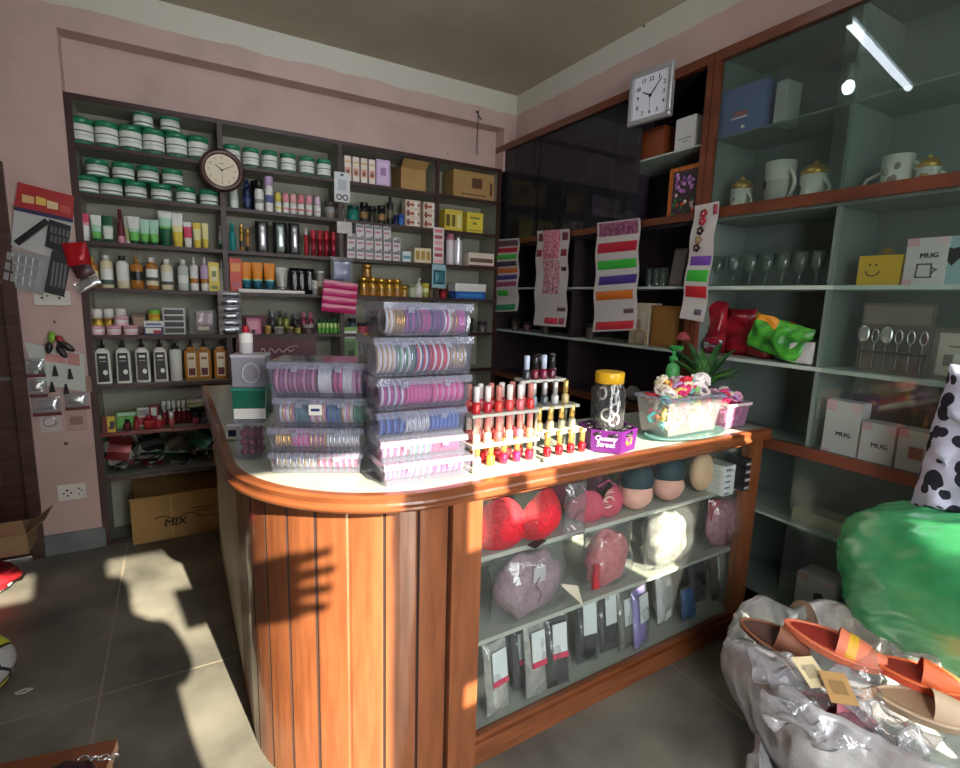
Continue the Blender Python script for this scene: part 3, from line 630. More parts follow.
for i, (px, c) in enumerate(((278.5, (222, 200, 90)), (286, (232, 150, 160)), (293.5, (236, 176, 176)), (301, (226, 130, 140)), (309, (232, 160, 170)), (317.5, (210, 180, 200)))):
    w, h = psz(7.4, 20, px, 'B'); cm = M(c, .35)
    def mk(w=w, h=h, cm=cm):
        b = MB().lathe([(w*.42, 0, WHT), (w*.5, h*.2, WHT), (w*.5, h*.30, cm), (w*.46, h*.55, LABEL)], 12); t = MB().lathe([(w*.46, h*.55, cm), (w*.5, h*.75, cm), (w*.42, h*.93, cm), (w*.2, h, cm)], 12); return [('body', b.mesh('b')), ('cap', t.mesh('t'))]
    put(('roll%d' % i, mk), 'B', px, 'deodorant_roll_on', f'white roll-on with {("yellow", "pink", "salmon", "rose", "pale rose", "mauve")[i]} cap, {ORD[i]} of six', 'bottle', 0.05, group='roll-ons')
for r in range(3):
    for c in range(2):
        w, h = psz(16.5, 8.2, 420, 'B')
        put(('creamcarton', k_box(w, 0.07, h, M((216, 200, 178), .5), [(0.05, 0.95, 0.35, 0.6, M((170, 70, 50), .5)), (0.1, 0.25, 0.15, 0.85, M((120, 60, 50), .5)), (0.6, 0.8, 0.15, 0.85, LABEL)], 'creamcarton')[1]), 'B', 411+17.5*c, 'soap_carton',
            f'cream soap carton with red band, {("bottom", "middle", "top")[r]} of the {("stack beside the blue pot", "stack beside the divider")[c]}', 'box', 0.06, dz=r*(h+0.0008), group='cream cartons on the second shelf')
# third bay, top shelf and third shelf
for i, px in enumerate((347, 355, 363, 371)):
    w, h = psz(7.4, 24, px, 'A')
    put(('slimbox', k_box(w, 0.05, h, M((226, 214, 200), .5), [(0.1, 0.9, 0.25, 0.55, M((214, 150, 130), .5)), (0.3, 0.7, 0.3, 0.45, M((120, 70, 60), .5)), (0.1, 0.9, 0.75, 0.8, GOLD)], 'slimbox')[1]), 'A', px, 'perfume_carton', f'slim cream perfume carton, {ORD[i]} of four on the top shelf', 'box', 0.05, group='slim cartons')
row('A', [(382, 14.5, 25, BXs(LILAC, (0.15, 0.85, 0.1, 0.9, M((214, 190, 220), .5)), (0.3, 0.7, 0.4, 0.7, M((160, 120, 170), .5)), d=0.05), 'perfume_carton', 'lilac carton between the slim cream cartons and the brown box', 'box', 0.05)])
def carton(name, label, loc, w, d, h, m, rz=0, flaps=1, tape=True, prints=()):
    t = thing(name, label, 'box', loc, rz); c = 0.004
    b = MB(); b.b2((-w/2, -d/2, 0), (w/2, -d/2+c, h), m); b.b2((-w/2, d/2-c, 0), (w/2, d/2, h), m); b.b2((-w/2, -d/2+c, 0), (-w/2+c, d/2-c, h), m); b.b2((w/2-c, -d/2+c, 0), (w/2, d/2-c, h), m); b.b2((-w/2+c, -d/2+c, 0), (w/2-c, d/2-c, c), m)
    for x0, x1, z0, z1, fm in prints: b.b2(((x0-.5)*w, -d/2-0.0008, z0*h), ((x1-.5)*w, -d/2+0.0002, z1*h), fm)
    b.build('carton_body', t)
    if flaps:
        for s in (-1, 1): MB(Matrix.Translation((0, s*d/2, h)) @ Matrix.Rotation(-s*flaps, 4, 'X')).b2((-w/2, -c/2 if s > 0 else -c/2, 0), (w/2, c/2, d*0.42), m).build('flap', t)
    else: MB().b2((-w/2, -d/2, h), (w/2, d/2, h+c), m).build('lid', t)
    return t
KRAFT = noisy('kraft_cardboard', (160, 126, 74), (178, 142, 88), 3, 0.75, 4); KDK = M((96, 62, 34), 0.7); KRAFT2 = noisy('darker_cardboard', (134, 104, 66), (150, 118, 76), 3, 0.75, 4)
z = SZ['A']; y = YB+0.12
w, h = psz(29, 21, 408, 'A', 0.12); carton('cardboard_box', 'open brown cardboard box beside the lilac carton on the top shelf', (xs(409, y, z), y, z+0.0005), w, 0.16, h, KRAFT, flaps=0.9)
w, h = psz(50, 25, 471, 'A', 0.1); t = carton('cardboard_box', 'brown printed cardboard box on the top shelf of the corner bay', (xs(468.5, y, z), y, z+0.0005), w, 0.16, h, KRAFT, flaps=0, prints=[(0.2, 0.8, 0.15, 0.19, KDK), (0.45, 0.7, 0.42, 0.8, KDK), (0.9, 0.96, 0.2, 0.7, KDK)])
z = SZ['B']; y = YB+0.08
w, h = psz(21, 20, 451, 'B'); YC = M((212, 190, 70), .5)
put(('ycart1', k_box(w, 0.1, h, YC, [(0.08, 0.28, 0.2, 0.75, M((96, 80, 30), .5)), (0.4, 0.58, 0.2, 0.75, M((110, 90, 36), .5)), (0.7, 0.9, 0.15, 0.8, PALEY)], 'ycart1')[1]), 'B', 450.5, 'tea_carton', 'yellow carton with dark printed panels in the corner bay', 'box', 0.07)
put(('ycart2', k_box(w*0.95, 0.1, h*0.98, M((222, 202, 64), .5), [(0.2, 0.8, 0.68, 0.78, OLV), (0.35, 0.6, 0.4, 0.52, OLV), (0.1, 0.9, 0.1, 0.14, OLV)], 'ycart2')[1]), 'B', 471.5, 'tea_carton', 'plain bright yellow carton beside the panelled one, corner bay', 'box', 0.07)
w, h = psz(8.4, 11.3, 370, 'C')
sb = k_box(w, 0.09, h, M((206, 202, 200), .5), [(0.08, 0.92, 0.55, 0.78, M((120, 116, 120), .5)), (0.12, 0.8, 0.2, 0.38, M((180, 120, 130), .5)), (0.6, 0.9, 0.8, 0.9, M((70, 70, 80), .5))], 'smallwhite')
for r, (x0, n) in enumerate(((349.5, 6), (349.5, 6), (358, 4))):
    for c in range(n):
        put(sb, 'C', x0+c*8.95, 'cream_carton', f'small white printed carton, {ORD[c]} in the {("bottom", "middle", "top")[r]} row of the big stack', 'box', 0.05, dz=r*(h+0.0006), group='small white cartons on the third shelf')
row('C', [(405, 8.5, 10, BXs(M((206, 222, 222), .5), (0.1, 0.9, 0.3, 0.6, M((90, 150, 160), .5))), 'cream_carton', 'pale blue-white carton ending the stack of white cartons', 'box', 0.05),
 (420, 17, 14, BXs(M((216, 204, 170), .5), (0.08, 0.3, 0.2, 0.8, M((170, 140, 60), .5)), (0.4, 0.62, 0.2, 0.8, M((170, 140, 60), .5)), (0.72, 0.94, 0.2, 0.8, M((170, 140, 60), .5))), 'soap_carton', 'cream carton with three gold squares on the third shelf', 'box', 0.05),
 (478, 26, 13, BXs(M((220, 208, 190), .5), (0.05, 0.95, 0.3, 0.6, M((110, 80, 70), .5)), (0, 1, 0, 0.1, DKRED)), 'incense_carton', 'flat cream carton with brown print in the corner bay', 'box', 0.05)])
for i, px in enumerate((449.5, 457.5)):
    w, h = psz(9, 30, px, 'C')
    def mk(w=w, h=h, i=i):
        a, b_ = (M((190, 120, 140), .25), M((214, 200, 206), .2)) if i == 0 else (SILV, M((226, 226, 232), .15, .3)); b = MB().lathe([(w*.48, 0, a), (w*.5, h*.1, b_), (w*.5, h*.8, b_), (w*.5, h*.81, a), (w*.46, h, a)], 14); return [('tin', b.mesh('b'))]
    put(('tin%d' % i, mk), 'C', px, 'talc_tin', ('tall pink and white tin behind the hanging strip', 'tall silver tin beside the pink one')[i], 'tin', 0.06)
# gold jars and small bottles, fourth shelf of the third bay
GJ = JR(GOLD, 0.3, (0.3, AMB), (0.4, M((150, 110, 40), .25)), (0.3, GOLD))
for i, (px, w, h, dz) in enumerate(((363.5, 10, 18, 0), (372.5, 10, 18, 0), (381, 9, 17, 0), (389, 9, 17, 0), (397, 9, 17, 0), (404, 8, 11, 0), (367, 9.5, 12, 1))):
    W, H = psz(w, h, px, 'D'); d = 0.105 if dz else 0; put(GJ(W, H), 'D', px, 'face_cream_jar', f'gold jar, {ORD[i]} along the fourth shelf' if i < 6 else 'gold jar set on top of the other gold jars', 'jar', 0.06, d if not dz else psz(1, 18.2, px, 'D')[1], group='gold jars')
row('D', [(412, 9, 13, JR(M((150, 170, 120), .3), 0.25, (1, M((170, 180, 150), .3))), 'cream_jar', 'pale green jar next to the white pump bottle', 'jar'),
 (418.5, 8, 19, BT(WHT, 0.35, 0.3, (1, WHT), pump=1), 'pump_bottle', 'small white pump bottle among the pots on the fourth shelf', 'bottle', 0.04),
 (425, 8, 14, JR(YEL, 0.3, (0.5, M((150, 160, 60), .3)), (0.5, PALEY)), 'cream_jar', 'yellow-green jar beyond the white pump bottle', 'jar'),
 (432, 5, 11, JR(GOLD, 0.3, (1, M((200, 150, 130), .3))), 'cream_jar', 'little pink-gold pot against the divider on the fourth shelf', 'jar'),
 (443, 8, 9, JR(DKRED, 0.3, (1, RED)), 'cream_jar', 'small red pot under the hanging teal pack', 'jar', 0.12),
 (467, 30, 7, BXs(M((30, 100, 180), .45), (0.1, 0.9, 0.3, 0.7, M((60, 140, 210), .4)), d=0.11), 'blue_carton', 'flat blue carton in the corner bay under a white one', 'box', 0.07)])
w, h = psz(36, 7.5, 467, 'D'); put(('wcart', k_box(w, 0.12, h, WHT, [], 'wcart')[1]), 'D', 467, 'white_carton', 'flat white carton lying on the blue one in the corner bay', 'box', 0.07, dz=psz(1, 7.2, 467, 'D')[1])

# fifth shelf
row('E', [(99, 11, 25, BT(WHT, 0.38, 0.9, (0.55, AMB), (0.2, YEL), (0.25, GOLD), shoulder=.03), 'hair_gel_jar', 'amber jar with tall white cap, nearest the socket wall', 'jar', 0.10),
 (110.7, 11, 25, BT(WHT, 0.38, 0.9, (0.55, AMB), (0.2, YEL), (0.25, GOLD), shoulder=.03), 'hair_gel_jar', 'amber jar with tall white cap, middle of three', 'jar', 0.10),
 (122.8, 11, 25, BT(WHT, 0.38, 0.9, (0.55, AMB), (0.2, YEL), (0.25, GOLD), shoulder=.03), 'hair_gel_jar', 'amber jar with tall white cap, farthest from the socket wall', 'jar', 0.10)])
PJ = JR(M((222, 170, 180), .35), 0.35, (0.6, M((232, 196, 204), .35)), (0.4, WHT))
for i, (px, dz) in enumerate(((98, 0), (114.5, 0), (131, 0), (121.5, 1))):
    W, H = psz(15, 9.2, px, 'E', 0.03); put(PJ(W, H), 'E', px, 'cold_cream_pot', f'low pale pink pot, {ORD[i]} at the front of the fifth shelf' if i < 3 else 'low pale pink pot stacked on two others', 'jar', 0.035, H+0.0005 if dz else 0, group='pink pots')
row('E', [(140, 14, 15, BXs(M((120, 90, 76), .5), (0.1, 0.9, 0.2, 0.8, M((170, 140, 120), .5))), 'soap_carton', 'small brown patterned carton beside the pink pots', 'box', 0.08, 0.028),
 (154, 20, 7.5, BXs(M((60, 70, 120), .5), (0.1, 0.9, 0.2, 0.9, LABEL), (0.5, 0.9, 0.2, 0.6, RED)), 'soap_carton', 'white and blue carton with red oval, lower of two', 'box', 0.05),
 (139, 11, 5, BXs(DKRED), 'soap_carton', 'flat dark red carton under the brown patterned one', 'box', 0.08)])
W, H = psz(20, 7.3, 154, 'E', 0.05); put(('toothp', k_box(W, 0.05, H*0.8, LABEL, [(0.1, 0.9, 0.3, 0.6, M((90, 100, 150), .5))], 'toothp')[1]), 'E', 154, 'soap_carton', 'white carton lying on the blue one with the red oval', 'box', 0.05, H+0.001)
W2, H2 = psz(12.5, 6, 154.5, 'E', 0.05)
put(JR(ORANGE, 0.3, (1, YEL))(W2, H2), 'E', 154.5, 'balm_tin', 'round orange and yellow tin on the white carton', 'tin', 0.05, H*1.8+0.002)
put(JR(LGREEN, 0.3, (1, M((150, 190, 60), .4)))(W2, H2*.8), 'E', 154.5, 'balm_tin', 'round green tin topping the orange one', 'tin', 0.05, H*1.8+H2+0.0025)
def mk_tray():
    w, h = psz(23, 26, 175, 'E', 0.03); b = MB(); b.b2((-w/2, 0, 0), (w/2, 0.008, h), M((206, 208, 204), .3)); g = M((30, 30, 30), .4)
    for r in range(4):
        z0 = h*(0.06+0.235*r); b.b2((-w*.43, -0.004, z0), (w*.43, 0.0, z0+h*.17), g)
        for c in range(7): b.box((-w*.36+c*w*.12, -0.005, z0+h*.09), (w*.05, 0.004, h*.13), M((90, 90, 80), .4), ry=0.4)
        b.b2((-w*.48, -0.012, z0-h*.03), (w*.48, 0.0, z0), M((216, 218, 214), .3))
    return [('tray', b.mesh('tray'))]
put(('hairpins', mk_tray), 'E', 175, 'hairpin_card', 'white four-row card of black hairpins standing on the fifth shelf', 'card', 0.03)
t = thing('clear_packet', 'clear packet with a dark red card inside on the fifth shelf', 'packet', (xs(204, YB+.05, SZ['E']), YB+.05, SZ['E']+.001))
w, h = psz(29, 24, 204, 'E'); MB().pillow(w, h, 0.04, clear('poly_bag', (240, 240, 240), 0.18, (225, 228, 228), 2.2, 0.12, 0.6, 25), (0, 0, h/2), 10, 10, wob=0.006).build('bag', t); MB().b2((-w*.3, -0.005, h*.08), (w*.3, 0.005, h*.9), DKRED).b2((-w*.2, -0.007, h*.15), (w*.2, -0.005, h*.3), CRM).build('card', t)
row('E', [(253, 15, 15.5, BXs(M((206, 120, 150), .5), (0.15, 0.85, 0.3, 0.85, M((226, 160, 180), .5)), (0.35, 0.6, 0.05, 0.3, BLK)), 'cosmetics_carton', 'pink carton with black emblem in front of a maroon one', 'box', 0.04),
 (254, 24, 17, BXs(M((96, 28, 48), .5), d=0.06), 'cosmetics_carton', 'maroon carton behind the pink one on the fifth shelf', 'box', 0.12)])
for i, (px, w, h, c, c2, d) in enumerate(((268, 7, 8, (170, 130, 60), (190, 160, 90), .04), (272.5, 6, 22, (60, 66, 66), (160, 170, 170), .12), (280, 6, 22, (110, 116, 70), (60, 70, 66), .12), (279, 10, 7, (130, 126, 116), (170, 168, 160), .04), (286.5, 6, 20, (160, 168, 70), (90, 100, 90), .12), (290, 8, 7, (90, 80, 60), (170, 150, 100), .04), (295.5, 9, 19, (40, 40, 44), (120, 120, 124), .12), (298, 7, 9, (150, 140, 60), (70, 60, 50), .05), (304, 6, 20, (150, 40, 80), (210, 120, 150), .12), (311, 6, 20, (140, 36, 74), (200, 110, 140), .12), (308, 11, 9, (90, 70, 70), (190, 180, 180), .04))):
    W, H = psz(w, h, px, 'E', d); put(BT(M(c2, .3), 0.3, 0.55, (0.6, M(c, .25)), (0.4, M(c, .25)))(W, H) if h > 10 else JR(M(c2, .3), .35, (1, M(c, .3)))(W, H), 'E', px, 'perfume_bottle' if h > 10 else 'cream_pot', f'small {("ochre", "dark slate", "olive", "stone grey", "yellow-green", "bronze", "black", "khaki", "crimson", "deep pink", "dusky brown")[i]} {"perfume bottle at the back" if h > 10 else "pot at the front"} of the fifth shelf under the orange tubes', 'bottle' if h > 10 else 'jar', d)
for i in range(6):
    px = 319.5+i*3.9; W, H = psz(3.7, 15, px, 'E', .04); put(('greenstick', k_bottle(W/2, H, [(0.6, LGREEN), (0.4, M((190, 220, 130), .4))], W*.35, H*.3, DGREEN, 'gs')[1]), 'E', px, 'lip_balm_stick', f'slim green stick, {ORD[i]} of six under the hanging pink pack', 'bottle', 0.04, group='green sticks')
for i, (px, w, h, c) in enumerate(((352, 8, 15, (70, 90, 110)), (362, 10, 10, (170, 70, 90)), (371, 9, 11, (150, 60, 84)), (375, 9, 22, (30, 28, 30)), (455, 9, 12, (100, 60, 70)), (468, 10, 14, (60, 56, 60)), (482, 10, 11, (84, 76, 80)))):
    W, H = psz(w, h, px, 'E', .06); put(JR(M((46, 40, 44), .4), .3, (1, M(c, .4)))(W, H), 'E', px, 'cosmetics_pot', f'{("slate blue", "rose", "plum", "tall black", "dull maroon", "dark grey", "mauve grey")[i]} pot in shade on the fifth shelf behind the stacked bangle boxes', 'jar', .06)
# sixth shelf: pump bottles, then the maroon banner
for i, px in enumerate((105, 125, 144, 161.8)):
    w, h = psz(16.5, 46, px, 'F')
    def mk(w=w, h=h):
        b = MB(); H = h*.77
        def fn(u, v):
            a = 2*PI*u; e = 1 if v < .86 else 1-((v-.86)/.14)**2*.62; x = math.cos(a); y = math.sin(a); s = 1/max(abs(x), abs(y))**.8; return (x*s*w*.49*e*(1-.08*v), y*s*w*.30*e, H*v)
        b.grid(fn, 20, 14, WHT, closed_u=True)
        l = MB(); l.plate([(-w*.36, H*.06), (w*.36, H*.06), (w*.33, H*.86), (-w*.33, H*.86)], .004, BLK, y=-w*.335)
        l.b2((-w*.2, -w*.342, H*.72), (w*.2, -w*.335, H*.78), LABEL); l.b2((-w*.22, -w*.342, H*.62), (w*.22, -w*.335, H*.65), GREY); l.lathe([(w*.15, 0, LABEL), (w*.15, .004, LABEL)], 12, (w*.12, -w*.342, H*.32), sx=1.3, axis='y')
        c = MB().lathe([(w*.2, H, BLK), (w*.2, H+h*.06, BLK), (w*.07, H+h*.07, BLK), (w*.07, H+h*.17, BLK)], 12); c.box((-w*.05, -w*.1, h*.965), (w*.34, w*.62, h*.05), BLK, bev=.002)
        return [('body', b.mesh('b')), ('label_panel', l.mesh('l')), ('pump', c.mesh('c'))]
    put(('bwpump', mk), 'F', px, 'shampoo_pump_bottle', f'white pump bottle with black label, {ORD[i]} from the socket wall', 'bottle', 0.08, group='black and white pump bottles')
row('F', [(177, 12.5, 40, BT(BLK, 0.2, 0.4, (0.5, WHT), (0.5, LABEL), pump=1, shoulder=.05), 'lotion_pump_bottle', 'white square pump bottle with orange ring beside the black-labelled ones', 'bottle')])
for i, px in enumerate((192.5, 205, 221.5)):
    w, h = psz(15.5, 39, px, 'F')
    def mk(w=w, h=h):
        H = h*.84; b = MB(); b.box((0, 0, H*.45), (w*.95, w*.6, H*.9), AMB, bev=w*.12); b.box((0, 0, H*.94), (w*.5, w*.4, H*.12), AMB)
        l = MB().b2((-w*.28, -w*.312, H*.1), (w*.28, -w*.300, H*.82), CRM); l.b2((-w*.22, -w*.318, H*.14), (w*.22, -w*.31, H*.36), DKRED)
        l.b2((-w*.2, -w*.318, H*.62), (w*.2, -w*.31, H*.7), BROWN); c = MB().lathe([(w*.16, H, BLK), (w*.2, H+h*.02, BLK), (w*.1, H+h*.07, BLK), (w*.05, h, BLK)], 10); return [('body', b.mesh('b')), ('label_panel', l.mesh('l')), ('cap', c.mesh('c'))]
    put(('amberflat', mk), 'F', px, 'hair_oil_bottle', f'flat amber bottle with black nozzle, {ORD[i]} of three on the sixth shelf', 'bottle', 0.08, group='amber bottles')
# maroon sign board standing on the sixth shelf
z = SZ['F']; xa, xb = xs(236, YB+.02, z+.25), xs(316, YB+.02, z+.25)
t = thing('maroon_sign_board', 'maroon board with pale flourish lettering standing behind the clear boxes', 'sign', ((xa+xb)/2, YB+.02, z+.0005))
MB().b2((-(xb-xa)/2, 0, 0), ((xb-xa)/2, .01, .255), M((84, 20, 34), .4)).build('board', t)
_p = [(-.10+.20*k/24, -.002, .17+.018*math.sin(k*1.1)*(1-k/40)) for k in range(25)]
MB().tube(_p, .0028, M((226, 190, 190), .4)).tube([(.06, -.002, .19), (.12, -.002, .20), (.13, -.002, .18)], .002, M((226, 190, 190), .4)).build('lettering', t)
row('F', [(349, 17, 46, BXs(M((130, 170, 84), .5), (0.15, 0.85, 0.1, 0.7, M((90, 120, 80), .5)), (0.1, 0.9, 0.75, 0.92, LABEL), (.4, .75, .2, .5, M((60, 60, 60), .5)), d=.05), 'green_carton', 'light green carton beside the stacked bangle boxes', 'box', 0.05)])

# ------------------------------------------------------------------ red-lipped shelf, sachet heap, carton under the shelving
def yb(px, py, off): return on(px, py, 1, YB+off)
row('G', [(109.5, 14, 16, BXs(M((214, 186, 60), .5), (0, .4, .0, 1, DKRED), (.5, .9, .2, .35, BLK), (.6, .95, .35, .7, BLK), d=.03), 'match_carton', 'small yellow and dark-red carton at the front edge of the red-lipped shelf', 'box', .03),
 (128, 23, 17, BXs(M((110, 150, 84), .5), (.1, .9, .15, .7, LGREEN), (.1, .9, .75, .95, MINT), d=.04), 'herbal_carton', 'green leafy carton leaning on the red-lipped shelf', 'box', .10),
 (144, 12, 19, BXs(LABEL, (.1, .9, .1, .5, RED), (.1, .9, .6, .9, GREY), d=.03), 'cosmetics_carton', 'white and red carton beside the green leafy one', 'box', .11),
 (155, 10, 20, BXs(M((170, 60, 70), .4), (.2, .8, .5, .9, LABEL), d=.03), 'cosmetics_carton', 'red carton with white panel behind the red bottles', 'box', .12),
 (128, 8, 11, BT(BLK, .3, .5, (1, DKRED)), 'nail_polish_bottle', 'dark red bottle at the front of the red-lipped shelf', 'bottle', .035),
 (137, 6, 13, BT(RED, .3, .6, (1, M((200, 60, 70), .2))), 'nail_polish_bottle', 'bright red little bottle beside the dark one', 'bottle', .04),
 (150, 12, 13, BT(RED, .3, .5, (1, M((190, 50, 60), .15))), 'perfume_bottle', 'round red perfume bottle, nearer the green leafy carton', 'bottle', .04),
 (160, 10, 12, BT(WHT, .3, .5, (1, M((196, 60, 70), .15))), 'perfume_bottle', 'round red perfume bottle with pale cap', 'bottle', .04),
 (172, 6, 15, BT(WHT, .45, .8, (1, M((214, 120, 120), .3))), 'roll_on_bottle', 'small white-capped pink bottle before the lipstick row', 'bottle', .035)])
for i in range(6):
    px = 165+i*4.9; W, H = psz(4.4, 24, px, 'G', .09)
    def mk(W=W, H=H):
        b = MB().lathe([(W*.5, 0, DKRED), (W*.5, H*.55, M((150, 40, 54), .3)), (W*.44, H*.56, SILV), (W*.44, H*.66, SILV)], 10); c = MB().lathe([(W*.48, H*.66, LABEL), (W*.48, H, LABEL)], 10); return [('case', b.mesh('b')), ('cap', c.mesh('c'))]
    put(('lipstick', mk), 'G', px, 'lipstick', f'dark red lipstick with pale cap, {ORD[i]} of six standing on the red-lipped shelf', 'lipstick', .10, group='lipsticks in a row')
for i, (px, c) in enumerate(((196, (150, 60, 70)), (204, (60, 50, 56)), (212, (120, 50, 64)))):
    W, H = psz(7, 12, px, 'G', .05); put(JR(BLK, .4, (1, M(c, .3)))(W, H), 'G', px, 'blusher_pot', f'little {("rose", "charcoal", "wine-red")[i]} pot at the counter end of the red-lipped shelf', 'jar', .05)
for i, (c, a) in enumerate((((90, 120, 50), 0), ((222, 222, 206), .10), ((206, 196, 90), -.06), ((228, 226, 214), .18))):
    z = SZ['G']+.125+i*.011; x = xs(203, YB+.09, z)
    o = MB().box((0, 0, 0), (.17, .11, .006), M(c, .5), bev=.001).build('paper_packet'); o.location = (x, YB+.10, z-.02+.012); o.rotation_euler = (.12, -.10, a); tag(o, f'flat {("olive green", "off-white", "mustard yellow", "crooked white topmost")[i]} paper packet leaning over the pots', 'packet', 'flat paper packets')
o = MB().b2((-.085, -.05, 0), (.085, .05, .110), M((70, 60, 50), .6)).build('cosmetics_carton'); o.location = (xs(204, YB+.13, SZ['G']), YB+.13+.03, SZ['G']+.001); tag(o, 'dark carton carrying the flat paper packets at the counter end', 'box')
# foil sachets in a loose heap
SCOL = [(40, 44, 44), (70, 110, 60), (190, 196, 190), (120, 40, 44), (36, 84, 64), (150, 150, 140), (30, 30, 34), (90, 84, 70), (200, 196, 180), (60, 70, 66)]
SNAME = ['black', 'leaf green', 'silver', 'wine red', 'bottle green', 'grey', 'jet black', 'brownish', 'off-white', 'slate']
rs = random.Random(3)
for i in range(44):
    c = (i*7+i//11) % 10; pile = i % 4; lay = i//4
    def mk(c=c):
        a = M(SCOL[c], .25, .35); b2_ = M(tuple(min(255, v+60) for v in SCOL[c]), .25, .35)
        return [('sachet', MB().pillow(.112, .14, .010, lambda u, v: b2_ if .35 < v < .6 else a, (0, 0, 0), 5, 6, wob=.003, seed=c).mesh('sachet'))]
    tl = (-.62, -1.05, -1.12, -.8)[pile]                       # each pile leans back as one
    n_ = Vector((0, -math.cos(tl), -math.sin(tl))); base = Vector((-.318+.147*pile, YB+.16, SZ['H']+(.085, .06, .05, .085)[pile]))
    p = base+n_*(.0125*lay-.015); roll = rs.uniform(-.75, .75); p = p+Vector((rs.uniform(-.02, .02), 0, 0)); tl = tl+rs.uniform(-.15, .15)
    R = (Matrix.Rotation(tl, 4, 'X') @ Matrix.Rotation(roll, 4, 'Y')).to_euler()
    inst(('sach%d' % c), mk, 'foil_sachet', f'{SNAME[c]} foil sachet in the slumped heap on the lowest shelf', 'sachet', p, 0, 'sachets heaped on the lowest shelf', rot=R)
rw_ = MB(); rw_.cyl((0, 0, 0), .017, .13, M((206, 170, 150), .5)); o = rw_.build('rolled_packet'); o.location = (xs(217, YB+.02, SZ['H']), YB+.025, SZ['H']+.001); tag(o, 'upright rolled pink and cream packet at the end of the sachet heap', 'packet')
# carton on the floor
ct = carton('cardboard_carton', 'open brown carton with printed MIX on the floor under the shelving', (-.045, YB+.048, .001), .47, .23, .265, KRAFT, flaps=1.15, prints=[(.42, .43, .0, 1, M((196, 166, 112), .6))])
lettering('MIX', .066, M((60, 40, 24), .7), ct, (-.02, -.1165, .10), bold=.002, italic=.15)
for q, (x0, x1, z0) in enumerate(((.06, .22, .165), (.08, .20, .145), (.10, .15, .105), (.16, .215, .105))): MB().b2((x0, -.1160, z0), (x1, -.115, z0+.012), M((132, 98, 58), .7)).build('side_print', ct)
MB().tube([(-.12+.02*k, -.1162, .135+.012*math.sin(k*.9)) for k in range(13)], .003, M((60, 40, 24), .7), 4).build('print_flourish', ct)

# ------------------------------------------------------------------ clocks and goods hung on the shelving edge
cl = thing('round_wall_clock', 'round wall clock with dark wooden rim hanging on the shelving divider', 'clock', (.279, YB-.035, 2.143))
cl.rotation_euler = (0, 0, 0)
RIM = M((66, 36, 24), .35, coat=.4)
MB().lathe([(.112, .034, RIM), (.118, .012, RIM), (.106, -.008, RIM), (.088, -.004, RIM), (.086, .006, RIM)], 40, axis='y', cap=False).build('rim', cl)
MB().lathe([(.09, .004, M((226, 214, 186), .5)), (.09, .03, M((226, 214, 186), .5))], 40, axis='y').build('dial', cl)
DKM = M((60, 50, 42), .5)
for k in range(12):
    a = PI/2-(k+1)*PI/6; n = MB()
    s = str(k+1); me = text_mesh(s, .017, 'numeral', DKM); obj('numeral', me, cl, (.068*math.cos(a), .003, .068*math.sin(a)))
def hand(name, par, ang, L, w, m, y): MB(Matrix.Rotation(ang, 4, 'Y')).plate([(-w/2, -L*.12), (w/2, -L*.12), (w/3, L), (-w/3, L)], .001, m, y=y).build(name, par)
hand('hour_hand', cl, math.radians(-52), .045, .006, BLK, .001); hand('minute_hand', cl, math.radians(62), .066, .004, BLK, 0); hand('second_hand', cl, math.radians(180), .06, .0016, DKM, -.001)
MB().lathe([(.005, -.002, BLK), (.005, .004, BLK)], 12, axis='y').build('hub', cl)
MB().b2((-.012, .0025, .034), (.012, .004, .037), DKM).build('dial_print', cl)
# quartz clock propped on the cabinet cornice
c0 = on(654, 90, 0, XR-.05); sq = thing('square_wall_clock', 'silver square wall clock with white dial hung on the dark cabinet top', 'clock', (XR-.045, c0.y+.035, c0.z-.01), -PI/2); sq.rotation_euler = (math.radians(-4), 0, -PI/2)
sq.rotation_euler = Matrix.Rotation(-PI/2+.12, 4, 'Z').to_euler()
a_ = .128; f = MB()
for lo, hi in (((-a_, 0, a_-.024), (a_, .03, a_)), ((-a_, 0, -a_), (a_, .03, -a_+.024)), ((-a_, 0, -a_+.024), (-a_+.024, .03, a_-.024)), ((a_-.024, 0, -a_+.024), (a_, .03, a_-.024))): f.b2(lo, hi, M((176, 178, 180), .3, .5), bev=.005)
f.build('frame', sq); MB().b2((-a_+.02, .012, -a_+.02), (a_-.02, .028, a_-.02), M((222, 222, 230), .5)).build('dial', sq)
for k in range(12):
    a = PI/2-(k+1)*PI/6; r = .078*min(1/max(abs(math.cos(a)), abs(math.sin(a))), 1.16); obj('numeral', text_mesh(str(k+1), .030, 'numeral', M((60, 60, 76), .5), bold=.0006), sq, (r*math.cos(a), .0115, r*math.sin(a)))
hand('hour_hand', sq, math.radians(-62), .055, .007, BLK, .009); hand('minute_hand', sq, math.radians(42), .095, .005, BLK, .008); hand('second_hand', sq, math.radians(180), .06, .002, M((90, 90, 100), .4), .007)
MB().lathe([(.007, .006, BLK), (.007, .012, BLK)], 12, axis='y').build('hub', sq)
BAG = clear('clear_plastic', (242, 244, 246), .12, (225, 228, 232), 2.0, .1, .5, 28); FOILB = M((196, 198, 202), .2, .7)
def hangcard(name, label, cat, px0, py0, px1, py1, off, t=.004, m=None):
    """flat hanging item; returns thing, width, height with origin at its top centre"""
    a = yb(px0, py0, off); b = yb(px1, py1, off); w = abs(b.x-a.x); h = abs(a.z-b.z)
    return thing(name, label, cat, ((a.x+b.x)/2, YB+off, max(a.z, b.z))), w, h
t, w, h = hangcard('ring_card', 'white card with two dark rings hanging from the top shelf edge', 'card', 334, 171, 350, 203, -.012)
MB().b2((-w/2, 0, -h), (w/2, .003, 0), M((206, 208, 208), .4), bev=.001).build('card', t)
